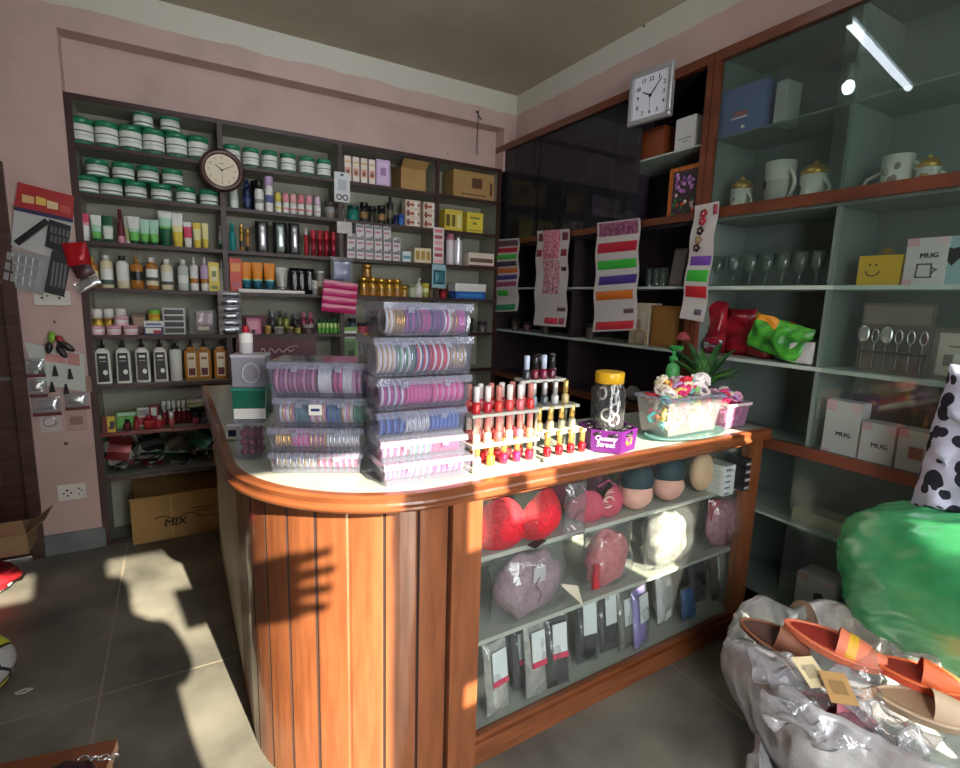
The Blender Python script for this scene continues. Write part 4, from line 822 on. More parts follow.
for s in (-1, 1): MB().tube([(s*w*.2+.016*math.cos(k*PI/8), -.003, -h*.84+.016*math.sin(k*PI/8)) for k in range(16)], .0035, BLK, 5, True).build('ring', t)
MB().b2((-w*.28, -.002, -h*.62), (w*.28, 0, -h*.25), M((176, 180, 182), .4)).b2((-.01, -.003, -h*.12), (.01, 0, -h*.06), BLK).build('print', t)
t, w, h = hangcard('price_card', 'plain grey card hanging below the second shelf by the stacked white cartons', 'card', 337, 221, 352, 234, -.010)
MB().b2((-w/2, 0, -h), (w/2, .003, 0), M((190, 186, 178), .5)).build('card', t); MB().b2((-.004, .0, 0), (.004, .003, .02), GREY).build('hook', t)
# grey bagged strip of packets
t, w, h = hangcard('packet_strip', 'hanging strip of grey and white zigzag packets on the divider', 'packets', 217, 291, 243, 334, -.04)
for i in range(6):
    z = -h*(i+.5)/6; MB().pillow(w*.96, h/5.6, .03, FOILB, (0, .015, z), 8, 5, wob=.006, seed=i).build('packet', t)
    MB().pillow(w*.6, h/13, .012, M((60, 62, 68), .4), (.004*(-1)**i, -.002, z-.008), 6, 4).build('dark_band', t, label='dark zigzag band')
# pink bundle with clear bag above
t, w, h = hangcard('pink_packet_strip', 'hanging strip of magenta packets below a clear bag', 'packets', 324, 281, 359, 313, -.07)
MG = M((200, 40, 110), .35); MG2 = M((150, 40, 110), .3)
for i in range(4): MB(Matrix.Rotation(.09, 4, 'Y')).pillow(w, h/3.7, .03, lambda u, v: MG if v < .7 else PINKP, (0, .015, -h*(i+.5)/4), 8, 5, wob=.005, seed=i+9).build('packet', t)
t, w, h = hangcard('clear_bag', 'clear bag with blue-grey contents hanging above the magenta packets', 'bag', 331, 256, 354, 282, -.06)
MB().pillow(w, h, .035, BAG, (0, .015, -h/2), 8, 8, wob=.008).build('bag', t); MB().pillow(w*.7, h*.7, .015, M((120, 130, 170), .35), (0, .015, -h*.55), 6, 6, wob=.006).build('contents', t)
# narrow strip on the last divider
t, w, h = hangcard('sticker_strip', 'narrow pink and white sticker strip hanging on the corner divider', 'card', 433.5, 227, 443.5, 264, -.012)
s = MB().b2((-w/2, 0, -h), (w/2, .003, 0), M((220, 210, 206), .4))
for i in range(6): s.b2((-w*.36, -.001, -h*(i+.85)/6), (w*.36, 0, -h*(i+.3)/6), M(((214, 120, 130), (170, 80, 90), (230, 170, 170))[i % 3], .4))
s.build('strip', t)
t, w, h = hangcard('teal_pack', 'small teal blister pack hanging under the sticker strip', 'pack', 432.5, 264, 446, 288, -.014)
MB().b2((-w/2, .004, -h), (w/2, .007, 0), M((150, 190, 196), .4)).build('card', t); MB().pillow(w*.8, h*.6, .02, M((60, 120, 130), .3), (0, 0, -h*.55), 6, 6).build('contents', t)
# hook with dangling cords high on the beam
p0 = yb(477, 112, -.004); t = thing('wall_hook', 'black nail hook with cords dangling from the beam corner', 'hook', p0)
MB().tube([(0, .004, .0), (0, -.02, 0), (0, -.022, -.03), (.03, -.02, -.05)], .004, BLK).lathe([(.008, -.004, BLK), (.008, .004, BLK)], 10, axis='y').build('nail', t)
for dx in (-.004, .006): MB().tube([(dx*k*.3, -.022+.01*min(k, 3)/3, -.02-.055*k) for k in range(6)], .0022, M((60, 48, 44), .6), 5).build('cord', t)

# ------------------------------------------------------------------ cards on the pier beside the door
def quad(name, par, pts, off, m, t=.003):
    P = [yb(*q, off) for q in pts]; o = par.location; return MB().plate([(q.x-o.x, q.z-o.z) for q in P], t, m, y=0).build(name, par, (0, (YB+off)-o.y, 0))
def pier(name, label, cat, px, py, off): q = yb(px, py, off); return thing(name, label, cat, (q.x, YB+off, q.z))
t = pier('comb_blister_card', 'red-topped blister card of black combs hanging highest on the pier', 'card', 47, 178, -.012)
quad('header', t, [(14, 207), (73, 220), (74, 196), (18, 182)], -.012, M((168, 40, 40), .4))
for i, (x0, x1, y0) in enumerate(((22, 34, 196), (36, 46, 198), (47, 58, 202), (60, 70, 206))): quad('header_print', t, [(x0, y0+6), (x1, y0+8), (x1, y0+1), (x0, y0-2)], -.015, M(((214, 180, 120), (220, 190, 90), (216, 196, 150), (190, 80, 60))[i], .4))
quad('header_band', t, [(14, 210), (73, 223), (73, 219), (14, 206)], -.016, M((40, 40, 80), .4))
quad('backing', t, [(11, 245), (66, 262), (73, 222), (14, 209)], -.012, M((186, 188, 186), .35))
MB(Matrix.Rotation(-.75, 4, 'Y')).b2((-.09, 0, -.016), (.09, .008, .016), BLK, bev=.004).build('comb', t, tuple(yb(32, 232, -.022)-t.location))
quad('black_comb_panel', t, [(45, 246), (67, 256), (71, 226), (49, 219)], -.022, M((30, 30, 32), .35), .01)
for i in range(5):
    for r in range(2): quad('comb_tooth_print', t, [(50+i*4, 232+i*1.2+r*9), (52.5+i*4, 233+i*1.2+r*9), (53+i*4, 226+i*1.2+r*9), (51+i*4, 225.5+i*1.2+r*9)], -.0235, M((96, 98, 96), .4))
t = pier('blister_pack', 'silver-grey embossed blister pack below the comb card', 'card', 22, 247, -.022)
quad('backing', t, [(0, 283), (43, 296), (52, 258), (6, 247)], -.02, M((168, 172, 174), .3, .4))
for i in range(5):
    for r in range(3): quad('blister', t, [(6+i*7-r*1.5, 259+i*1.8+r*10), (11+i*7-r*1.5, 260.5+i*1.8+r*10), (12+i*7-r*1.5, 253+i*1.8+r*10), (7+i*7-r*1.5, 251.5+i*1.8+r*10)], -.027, M((200, 204, 206), .15, .5), .007)
t = pier('black_comb_card', 'black comb set card hanging between the silver pack and red pouch', 'card', 58, 248, -.03)
quad('backing', t, [(44, 292), (64, 297), (72, 256), (52, 250)], -.03, M((40, 40, 42), .35))
for i in range(4): quad('comb', t, [(50+i*4, 285+i), (52+i*4, 286+i), (55+i*4, 262+i), (53+i*4, 261+i)], -.034, M((110, 112, 112), .3), .004)
t = pier('red_pouch', 'shiny red pouch hanging at the shelving edge', 'pouch', 76, 240, -.05)
q = yb(77, 254, -.05)-t.location; MB(Matrix.Rotation(-.15, 4, 'Y')).pillow(.10, .115, .04, M((178, 20, 34), .3, .1), (0, 0, 0), 8, 8, wob=.008).build('pouch', t, q)
q = yb(82, 268, -.045)-t.location; MB(Matrix.Rotation(-.4, 4, 'Y')).pillow(.085, .09, .02, M((60, 30, 34), .35), (0, 0, 0), 6, 6, wob=.006).build('dark_packet', t, q, label='dark packet under the red pouch')
q = yb(88, 284, -.04)-t.location; MB(Matrix.Rotation(-.5, 4, 'Y')).pillow(.11, .05, .015, FOILB, (0, 0, 0), 6, 6, wob=.006).build('silver_packet', t, q, label='silver packet below')
def switchboard(label, px, py, w, h, rows):
    q = yb(px, py, -.014); t = thing('socket_plate', label, 'socket', (q.x, YB, q.z)); W = M((216, 212, 202), .4)
    MB().b2((-w/2, -.014, -h/2), (w/2, -.0005, h/2), W, bev=.003).build('plate', t)
    d = M((50, 46, 44), .5)
    for (x, z, s) in rows: MB().lathe([(s, -.0155, d), (s, -.012, d)], 10, (x, 0, z), axis='y').build('socket_hole', t)
    return t
switchboard('white wall socket plate low on the pier above the skirting', 72, 492, .125, .09, [(-.02, .012, .006), (-.02, -.018, .005), (-.036, -.004, .005), (-.004, -.004, .005), (.032, .016, .005), (.044, .002, .004), (.03, -.014, .004)])
switchboard('white switch plate under the silver blister pack', 52, 298, .15, .075, [(-.04, 0, .006), (-.02, .01, .004), (.03, 0, .006), (.05, .01, .004)])
t = pier('hair_clip_bunch', 'nail bunch of green and black hair clips hanging on the pier', 'hair clips', 54, 321, -.012)
MB().tube([(0, .008, 0), (0, -.012, 0), (.008, -.012, -.01)], .003, DKM).build('nail', t)
for i, (px, py, c, a, L) in enumerate(((52, 337, (130, 190, 50), .1, .06), (49, 348, (30, 30, 32), .15, .06), (60, 340, (150, 40, 40), -.7, .05), (66, 346, (28, 28, 30), -.9, .09), (62, 352, (36, 34, 36), -.5, .07))):
    MB(Matrix.Rotation(a, 4, 'Y')).ball((0, 0, 0), 1, M(c, .35), 10, 6, (.017, .012, L/2), wob=.2, seed=i).build('clip', t, yb(px, py, -.03-.004*i)-t.location)
t = pier('hair_clip_card', 'pale mint card with black snap clips hanging on the pier', 'card', 60, 345, -.02)
quad('card', t, [(38, 384), (86, 392), (84, 354), (24, 342)], -.018, M((190, 198, 190), .45))
quad('card_print', t, [(45, 361), (66, 364), (66, 356), (46, 353)], -.020, M((206, 150, 140), .45)); quad('card_print', t, [(67, 364), (80, 366), (79, 354), (67, 352)], -.020, M((190, 130, 124), .45))
for i, (px, py) in enumerate(((41, 369), (55, 371), (70, 374), (52, 387), (66, 389))):
    q = yb(px, py, -.024)-t.location; MB().plate([(-.013, -.028), (.013, -.028), (.004, .028), (-.004, .028)], .005, BLK).build('snap_clip', t, q)
for i, (x0, y0, x1, y1, lab) in enumerate(((24, 358, 46, 376, 'topmost, beside the snap clips'), (28, 379, 48, 396, 'second, below the snap clips'), (31, 398, 62, 414, 'third, above the loose card'), (64, 393, 90, 408, 'beside the third, nearer the shelving'))):
    a = yb(x0, y0, -.02); b = yb(x1, y1, -.02); w = b.x-a.x; h = a.z-b.z
    t = thing('ornament_packet', f'clear packet with silver ornament and dark red foot, {lab}', 'packet', ((a.x+b.x)/2, YB-.022, b.z))
    MB().pillow(w, h, .02, BAG, (0, 0, h/2), 8, 6, wob=.006, seed=i).build('bag', t); MB().pillow(w*.7, h*.5, .01, M((206, 206, 206), .2, .7), (0, 0, h*.58), 8, 6, wob=.008, seed=i).build('ornament', t); MB().b2((-w/2, -.004, -.004), (w/2, .004, h*.14), DKRED).build('header', t)
for i, (x0, y0, x1, y1, lab) in enumerate(((39, 414, 62, 431, 'white card with oval of beads, lowest on the pier'), (64, 411, 88, 430, 'dull pink card beside the beaded one, lowest on the pier'), (84, 377, 92, 392, 'tiny brown-framed card against the shelving edge'))):
    a = yb(x0, y0, -.01); b = yb(x1, y1, -.01); w = b.x-a.x; h = a.z-b.z; t = thing('trinket_card', lab, 'card', ((a.x+b.x)/2, YB-.008, b.z))
    MB().b2((-w/2, 0, 0), (w/2, .004, h), M(((200, 190, 184), (186, 156, 146), (150, 120, 104))[i], .5)).build('card', t)
    if i == 0: MB().tube([(w*.3*math.cos(k*PI/10), -.003, h*.55+h*.22*math.sin(k*PI/10)) for k in range(20)], .006, M((222, 222, 222), .25, .5), 5, True).build('bead_loop', t)
    else: MB().b2((-w*.3, -.002, h*.3), (w*.3, 0, h*.7), M((150, 110, 104), .5)).build('print', t)

# ------------------------------------------------------------------ goods on the counter
TZ = 0.9525
def mixm(base, other, f): return M(tuple(int(a*(1-f)+b*f) for a, b in zip(base, other)), .35)
BOXP = clear('clear_box_plastic', (242, 244, 248), .085, (196, 198, 214), 1.6, .06, .25, 14)
LIDP = clear('clear_lid_plastic', (238, 240, 248), .22, (196, 199, 214), 1.6, .1, .3, 14)
def k_roll(r, L, cols, seed):
    """row of bangles threaded side by side, axis along x"""
    def make():
        b = MB(); n = max(3, int(L/.006)); p = []
        for i in range(n):
            m = cols[(i*7+seed) % len(cols)] if len(cols) > 1 else cols[0]; z = L*i/n; s = L/n
            p += [(r*.94, z, m), (r, z+s*.25, m), (r, z+s*.7, m), (r*.94, z+s*.95, m)]
        p += [(r*.84, L, cols[0]), (r*.84, 0, cols[0]), (r*.94, 0, cols[0])]
        b.lathe(p, 24, axis='x', cap=False); return [('bangles', b.mesh('bangles'))]
    return make
_rollid = [0]
def bangle_box(label, loc, w, d, h, rz, rolls, tag_card=None, clasp=(.28, .72), tilt=0):
    """clear hinged box; loc is its front near corner on the surface, local x along the front"""
    t = thing('bangle_box', label, 'box', loc, rz)
    th = .0025; lh = min(.016, h*.2); b = MB()
    def shell(z0, z1, i0, i1, m, base):
        o0 = [(i0, i0), (w-i0, i0), (w-i0, d-i0), (i0, d-i0)]; o1 = [(i1, i1), (w-i1, i1), (w-i1, d-i1), (i1, d-i1)]
        q0 = [(x+(th if x < w/2 else -th), y+(th if y < d/2 else -th)) for x, y in o0]; q1 = [(x+(th if x < w/2 else -th), y+(th if y < d/2 else -th)) for x, y in o1]
        V = [(x, y, z0) for x, y in o0]+[(x, y, z1) for x, y in o1]+[(x, y, z0+(th if base else 0)) for x, y in q0]+[(x, y, z1-(0 if base else th)) for x, y in q1]
        F = []
        for k in range(4):
            n = (k+1) % 4; F += [(k, n, n+4, k+4), (n+8, k+8, k+12, n+12)]
            F += [(k+4, n+4, n+12, k+12)] if base else [(n, k, k+8, n+8)]
        F += [(3, 2, 1, 0), (8, 9, 10, 11)] if base else [(4, 5, 6, 7), (15, 14, 13, 12)]
        b._add(V, F, m)
    shell(0, h-lh, .010, .004, BOXP, True); b.build('tub', t); b = MB()
    shell(h-lh-.004, h, 0, .002, LIDP, False); b.build('lid', t)
    for c in clasp: MB().box((w*c, -.002, h-lh-.004), (.018, .005, .016), clear('clasp_plastic', (240, 242, 250), .4, (170, 172, 186), 1.4), bev=.001).build('clasp', t)
    if tag_card: MB().b2((w*tag_card-.018, .0022, h*.42), (w*tag_card+.018, .0035, h*.78), WHT).b2((w*tag_card-.012, .0018, h*.55), (w*tag_card+.012, .0024, h*.64), M((30, 60, 110), .4)).build('price_tag', t)
    x = .014; tot = sum(f for f, *_ in rolls); Rm = Matrix.Rotation(rz, 4, 'Z'); r = min((h-lh)*.5-.0015, d*.42)
    for f, cols, what in rolls:
        L = (w-.028)*f/tot; _rollid[0] += 1
        o = inst('banglerow%d' % _rollid[0], k_roll(r, L*.97, cols, _rollid[0]), 'bangle_roll', what, 'bangles', Vector(loc)+Rm @ Vector((x, max(r+.012, d*.3), r+.004)), rz, 'bangles in the clear boxes'); x += L
    return t
PUR = M((126, 50, 124), .3); MAG = M((200, 50, 140), .3); MAUV = M((170, 90, 150), .3); GLD = M((222, 170, 84), .25, .7); IND = M((60, 50, 110), .3); PNK = M((234, 90, 160), .3)
HOT = M((226, 40, 130), .3); SKY = M((110, 150, 214), .3); BLU = M((50, 80, 160), .3); SIL = M((206, 208, 212), .2, .8); CRS = M((206, 30, 70), .3); TQ = M((50, 120, 130), .3); OCH = M((206, 166, 110), .3, .4); WH2 = M((232, 226, 226), .35); MRN = M((130, 30, 70), .3); LPK = M((226, 150, 190), .3); GRN = M((60, 140, 100), .3)
S = [(.062, 'bottom', [(.3, [MAUV, LPK], 'mauve'), (.3, [PNK, MAUV, WH2], 'pink and mauve'), (.4, [HOT, PNK, LPK], 'hot pink')]),
     (.062, 'second from the bottom', [(.34, [CRS, PNK, WH2], 'crimson'), (.3, [MAUV, WH2, GRN], 'mauve and white'), (.36, [HOT, CRS], 'deep pink')]),
     (.079, 'third from the bottom', [(.32, [BLU, IND, SKY], 'blue'), (.30, [WH2, SIL], 'white'), (.38, [SKY, BLU], 'sky blue')]),
     (.089, 'third from the top', [(.30, [MAG, PUR, WH2], 'magenta'), (.3, [MAG, PNK], 'bright pink'), (.4, [HOT, PNK, LPK], 'shocking pink')]),
     (.107, 'second from the top', [(.2, [WH2, OCH], 'cream'), (.2, [GRN, WH2, SIL], 'green and silver'), (.18, [IND, CRS, WH2], 'navy and red'), (.2, [CRS, CRS, WH2], 'red with white dots'), (.2, [SIL, OCH], 'silver')]),
     (.092, 'topmost', [(.12, [WH2, OCH], 'white'), (.12, [GLD], 'yellow gold'), (.2, [PUR, IND, MAUV], 'purple'), (.14, [MAG, PUR], 'magenta and purple'), (.16, [IND, PUR], 'indigo'), (.1, [MAG, WH2], 'pink edged'), (.08, [GLD, PUR], 'gold striped'), (.12, [MAUV, MAG], 'mauve')])]
z = TZ
offs = [(.459, 1.275, -.03), (.452, 1.283, -.05), (.444, 1.290, -.03), (.448, 1.296, -.02), (.443, 1.306, -.01), (.474, 1.318, .0)]
for (h, pos, rolls), (ox, oy, rz) in zip(S, offs):
    bangle_box(f'clear plastic box of bangles, {pos} in the tall stack', (ox, oy, z), (.272, .262, .272, .285, .300, .272)[S.index((h, pos, rolls))], .175, h, rz, [(f, c, f'{w} bangles in the {pos} box of the tall stack') for f, c, w in rolls]); z += h+.0008
L4 = [(.062, 'lowest', .265, [(.5, [OCH, WH2, SIL], 'beige and silver'), (.5, [CRS, WH2, PNK], 'red and white')], None, 0), (.072, 'second', .270, [(.2, [OCH, GLD], 'gold'), (.2, [LPK, PNK], 'pale pink'), (.2, [OCH, MAUV], 'tan'), (.4, [SIL, WH2], 'silver white')], None, 0),
      (.086, 'third', .262, [(.18, [OCH, LPK, WH2], 'pastel'), (.18, [TQ], 'teal'), (.2, [OCH, LPK, WH2], 'peach'), (.18, [TQ, BLU], 'blue teal'), (.14, [OCH, WH2, LPK], 'beige'), (.12, [GRN], 'green')], .45, .015), (.100, 'topmost', .270, [(.5, [MRN, LPK, MRN, MAUV], 'patterned maroon'), (.16, [WH2], 'plain white'), (.12, [MRN, PNK], 'maroon'), (.12, [WH2], 'bright white'), (.1, [LPK, MRN], 'pink and maroon')], None, .004)]
z = TZ
for h, pos, w, rolls, card, dx in L4:
    bangle_box(f'clear plastic box of bangles, {pos} in the low stack near the shelving side', (.205+dx, 1.525-dx*.4, z), w, .17, h, -.44, [(f, c, f'{n} bangles in the {pos} box of the low stack') for f, c, n in rolls], card); z += h+.0008
ztop = z
def simple_box(name, label, loc, w, d, h, rz, m, extra=None, cat='box'):
    t = thing(name, label, cat, loc, rz); MB().b2((0, 0, 0), (w, d, h), m, bev=.004).build('tub', t)
    if extra: extra(t)
    return t
simple_box('trinket_box', 'clear box with dark red trinkets under the green box at the counter edge', (.140, 1.715, TZ), .085, .085, .112, -.35, BOXP, lambda t: (MB().b2((-.003, -.003, .112), (.088, .088, .122), LIDP, bev=.003).build('lid', t), [MB().ball((.02+.022*(i % 3), .02+.022*(i//3 % 3), .017+.03*(i//9)), .012, M((120, 40, 56), .3), 8, 6).build('trinket', t) for i in range(27)]))
simple_box('green_box', 'green translucent box with white label between two clear boxes', (.136, 1.72, TZ+.1225), .100, .09, .090, -.35, M((34, 104, 84), .2, coat=.5), lambda t: (MB().b2((.004, -.001, .002), (.096, .0005, .034), WHT).build('label_panel', t), MB().b2((-.002, -.002, .09), (.102, .092, .098), M((60, 140, 116), .2)).build('lid', t)))
simple_box('grey_box', 'greyish translucent box on top of the green one', (.138, 1.722, TZ+.2215), .096, .085, .092, -.35, M((150, 148, 158), .25, coat=.3), lambda t: (MB().b2((-.001, -.001, .092), (.097, .086, .100), M((190, 190, 198), .2)).build('lid', t), MB().tube([(.055+.024*math.cos(k*PI/10), -.001, .045+.03*math.sin(k*PI/10)) for k in range(20)], .003, M((196, 196, 204), .2), 5, True).build('embossed_ring', t)))
b_ = k_bottle(.020, .085, [(.6, M((210, 206, 206), .2)), (.4, WHT)], .009, .02, RED, 'redcapbottle'); inst(b_[0], b_[1], 'perfume_bottle', 'small pale bottle with red cap on the greyish box', 'bottle', (.185, 1.745, TZ+.322))
o = MB().b2((0, 0, 0), (.05, .03, .05), WHT, bev=.003).b2((.008, -.0008, .012), (.034, 0, .036), NAVY).build('small_carton'); o.location = (.130, 1.95, TZ); o.rotation_euler = (0, 0, -.3); tag(o, 'tiny white and navy carton at the counter edge near the shelving', 'box')

# nail polish and its stands
def k_polish(col, capm, key, h=.080, r=.0132):
    def make():
        m = M(col, .12, .0, coat=.8); hb = h*.42; b = MB(); b.lathe([(r*.9, 0, m), (r, h*.04, m), (r, hb*.8, m), (r*.5, hb, m)], 14); c = MB().lathe([(r*.70, hb, capm), (r*.74, h*.97, capm), (r*.5, h, capm)], 12); return [('bottle', b.mesh('b')), ('cap', c.mesh('c'))]
    return key, make
PW = noisy('white_stand_acrylic', (190, 188, 176), (204, 202, 190), 3, .25)
def stand(name, label, loc, rz, tiers, legs):
    t = thing(name, label, 'display stand', loc, rz)
    for x0, x1, y0, y1, z in tiers: MB().b2((x0, y0, z-.010), (x1, y1, z), PW, bev=.002).build('tier', t)
    for x, y, z in legs: MB().b2((x-.003, y-.003, 0.0), (x+.003, y+.003, z), clear('acrylic', (240, 244, 240), .15, (235, 235, 225), 1.5)).build('leg', t)
    return t
CAPW = M((236, 230, 226), .3); CAPP = M((206, 130, 120), .3); CAPG = M((222, 190, 110), .22, .7); CAPK = M((30, 28, 30), .2); CAPS = M((214, 214, 216), .2, .7); CAPL = M((190, 204, 226), .3)
S1 = (.737, 1.282, TZ); stand('polish_stand', 'white two-tier stand crowded with red nail polish beside the tall box stack', S1, 0, [(0, .245, 0, .10, .010), (-.004, .240, .0, .10, .082), (-.006, .236, 0, .10, .175)], [(.005, .092, .17), (.228, .092, .17), (.005, .006, .17), (.228, .006, .17)])
S2 = (.998, 1.280, TZ); stand('polish_stand', 'white stepped three-tier stand of nail polish with dark bottles on top', S2, -.02, [(0, .205, 0, .075, .010), (-.006, .195, .03, .105, .085), (-.012, .185, .06, .135, .165), (-.02, .15, .10, .165, .25)], [(.002, .128, .16), (.18, .128, .16), (.0, .15, .245), (.14, .15, .245), (.005, .085, .08), (.19, .085, .08)])
def polish(i, base, x, y, z, col, cap, label):
    k = k_polish(col, cap, 'pol%s%s' % (col, cap.name)); inst(k[0], k[1], 'nail_polish', label, 'nail polish', (base[0]+x, base[1]+y, base[2]+z+.0005), 0, 'nail polish on the stands')
REDC = [(206, 40, 40), (226, 70, 70), (190, 30, 50), (232, 110, 120), (214, 60, 50)]; CN = ['scarlet', 'coral', 'cherry', 'pink', 'tomato']; CAPN = {CAPW.name: 'white', CAPP.name: 'rose', CAPG.name: 'gold', CAPK.name: 'black', CAPS.name: 'silver', CAPL.name: 'pale blue'}
for r in range(2):
    for i in range(6):
        c = REDC[(i*2+r) % 5]; cap = (CAPW, CAPP)[(i+r) % 2] if r else (CAPW, CAPW, CAPP)[i % 3]
        polish(i, S1, .018+.039*i, .022+.045*r, .175, c, cap, f'{CN[(i*2+r) % 5]} nail polish with {CAPN[cap.name]} cap, {ORD[i]} in the {("front", "back")[r]} row, top of the two-tier stand')
        c2 = [(226, 120, 120), (232, 150, 140), (214, 90, 90), (236, 170, 160), (206, 110, 130), (226, 140, 110)][i]
        polish(i, S1, .020+.039*i, .022+.045*r, .082, c2, (CAPP, CAPW)[r], f'pinkish nail polish, {ORD[i]} in the {("front", "back")[r]} row of the middle level, two-tier stand')
for i, (c, n) in enumerate((((176, 140, 190), 'lilac'), ((206, 170, 60), 'mustard'), ((206, 30, 70), 'crimson'), ((214, 40, 90), 'raspberry'), ((196, 30, 60), 'dark red'))):
    polish(i, S1, .024+.048*i, .020, .010, c, CAPG, f'{n} nail polish with gold cap at the foot of the two-tier stand, front row')
    polish(i, S1, .032+.044*i, .064, .010, REDC[i], CAPG, f'{CN[i]} nail polish with gold cap at the foot of the two-tier stand, back row')
for i in range(4):
    polish(i, S2, .025+.049*i, .02, .010, (160, 16, 30), CAPG, f'dark red nail polish with gold cap, {ORD[i]} at the foot of the stepped stand')
    polish(i, S2, .020+.047*i, .065, .085, [(150, 130, 90), (170, 150, 120), (110, 110, 90), (140, 140, 120)][i], CAPG, f'olive-gold nail polish, {ORD[i]} on the second step of the stepped stand')
    polish(i, S2, .016+.045*i, .095, .165, [(120, 140, 150), (70, 80, 86), (190, 190, 190), (200, 180, 120)][i], (CAPS, CAPS, CAPS, CAPG)[i], f'{("steel blue", "slate", "silver", "pale gold")[i]} nail polish with metallic cap on the third step of the stepped stand')
for i in range(4):
    polish(i, S2, .0+.036*i, .118+.001*i, .25, [(60, 60, 66), (110, 20, 44), (120, 24, 60), (90, 20, 40)][i], (CAPL, CAPK, CAPL, CAPK)[i], f'dark nail polish with {("pale blue", "black", "pale blue", "black")[i]} cap, {ORD[i]} on the top step')
polish(4, S2, .128, .145, .25, (180, 160, 190), CAPS, 'lilac nail polish with silver cap at the end of the top step'); polish(5, S2, .075, .152, .25, (90, 16, 40), CAPK, 'dark wine nail polish with black cap behind the others, top step')

# purple sweet box with the lidded jar in it
hx, hy = 1.318, 1.335; t = thing('sweet_box', 'purple open box with white lettering standing by the jar of hair ties', 'box', (hx, hy, TZ)); PU = M((92, 30, 104), .35, coat=.2)
hexp = [(.098*math.cos(a), .098*math.sin(a)) for a in [math.radians(d) for d in (-166, -106, -46, 14, 74, 134)]]
b = MB(); n = 6
V = [(x, y, 0) for x, y in hexp]+[(x*1.06, y*1.06, .078) for x, y in hexp]+[(x*.94, y*.94, .004) for x, y in hexp]+[(x*1.0, y*1.0, .078) for x, y in hexp]
F = [tuple(range(6))[::-1], tuple(range(12, 18))]
for k in range(6): q = (k+1) % 6; F += [(k, q, q+6, k+6), (q+12, k+12, k+18, q+18), (k+6, q+6, q+18, k+18)]
b._add(V, F, PU); b.build('tray', t)
def on_face(k0, k1, u, z, out=.0012):
    a = Vector(hexp[k0]); c = Vector(hexp[k1]); p = a.lerp(c, u)*(1+.06*z/.078); nrm = Vector((c.y-a.y, -(c.x-a.x))).normalized(); p = p+nrm*out; return (p.x, p.y, z), math.atan2(c.y-a.y, c.x-a.x)
for s_, zz in (('Quality', .050), ('Street', .028)):
    p, a = on_face(0, 1, .5, zz); o = lettering(s_, .025, M((236, 226, 236), .4), t, p, a, bold=.0004, italic=.1)
p, a = on_face(1, 2, .5, .042); b = MB(Matrix.Rotation(a, 4, 'Z')); 
for k in range(9): b.box((.016*math.cos(k*.7), 0, .016*math.sin(k*.7)), (.012, .0012, .007), M(((230, 150, 40), (220, 90, 120), (236, 196, 70))[k % 3], .4), ry=-k*.7)
b.build('sweet_print', t, p)
jx, jy = 1.322, 1.345; t = thing('hair_tie_jar', 'clear jar with yellow lid full of black and white hair ties', 'jar', (jx, jy, TZ+.0045))
JG = clear('jar_plastic', (232, 234, 234), .06, (215, 218, 220), 1.6, .03, .1)
MB().lathe([(.052, 0, JG), (.058, .01, JG), (.060, .10, JG), (.060, .20, JG), (.045, .228, JG), (.044, .238, JG)], 28, cap=False).build('glass', t)
YL = M((226, 176, 30), .35); MB().lathe([(.050, .226, YL), (.051, .262, YL), (.048, .266, YL)], 36).build('lid', t)
rs = random.Random(11)
def k_tie(R, r, m, key, wav=0):
    def make(): return [('tie', MB().tube([(R*(1+wav*math.sin(5*k*PI/8))*math.cos(k*PI/8), R*math.sin(k*PI/8), wav*R*math.cos(3*k*PI/8)) for k in range(16)], r, m, 6, True).mesh('tie'))]
    return key, make
for i in range(30):
    a = rs.uniform(0, 2*PI); c = i % 3; rr = .030; zz = .02+.19*((i*7) % 30)/30
    k = k_tie(.021, .0045, (M((24, 22, 24), .5), M((28, 26, 30), .5), M((226, 222, 216), .5))[c], 'jartie%d' % c)
    inst(k[0], k[1], 'hair_tie', ('black', 'black', 'white')[c]+' hair tie inside the yellow-lidded jar', 'hair tie', (jx+rr*math.cos(a), jy+rr*math.sin(a), TZ+zz+.01), 0, 'hair ties in the yellow-lidded jar', rot=(PI/2+rs.uniform(-.3, .3), rs.uniform(-.5, .5), a-PI/2+rs.uniform(-.3, .3)))
for i in range(9):
    a = i*.7; o = inst('darktie', k_tie(.018, .006, M((20, 18, 22), .5), '')[1], 'hair_tie', 'black hair tie lying loose in the purple box', 'hair tie', (hx+.078*math.cos(a), hy+.078*math.sin(a), TZ+.068), 0, 'black ties in the purple box', rot=(.3, .3, a))

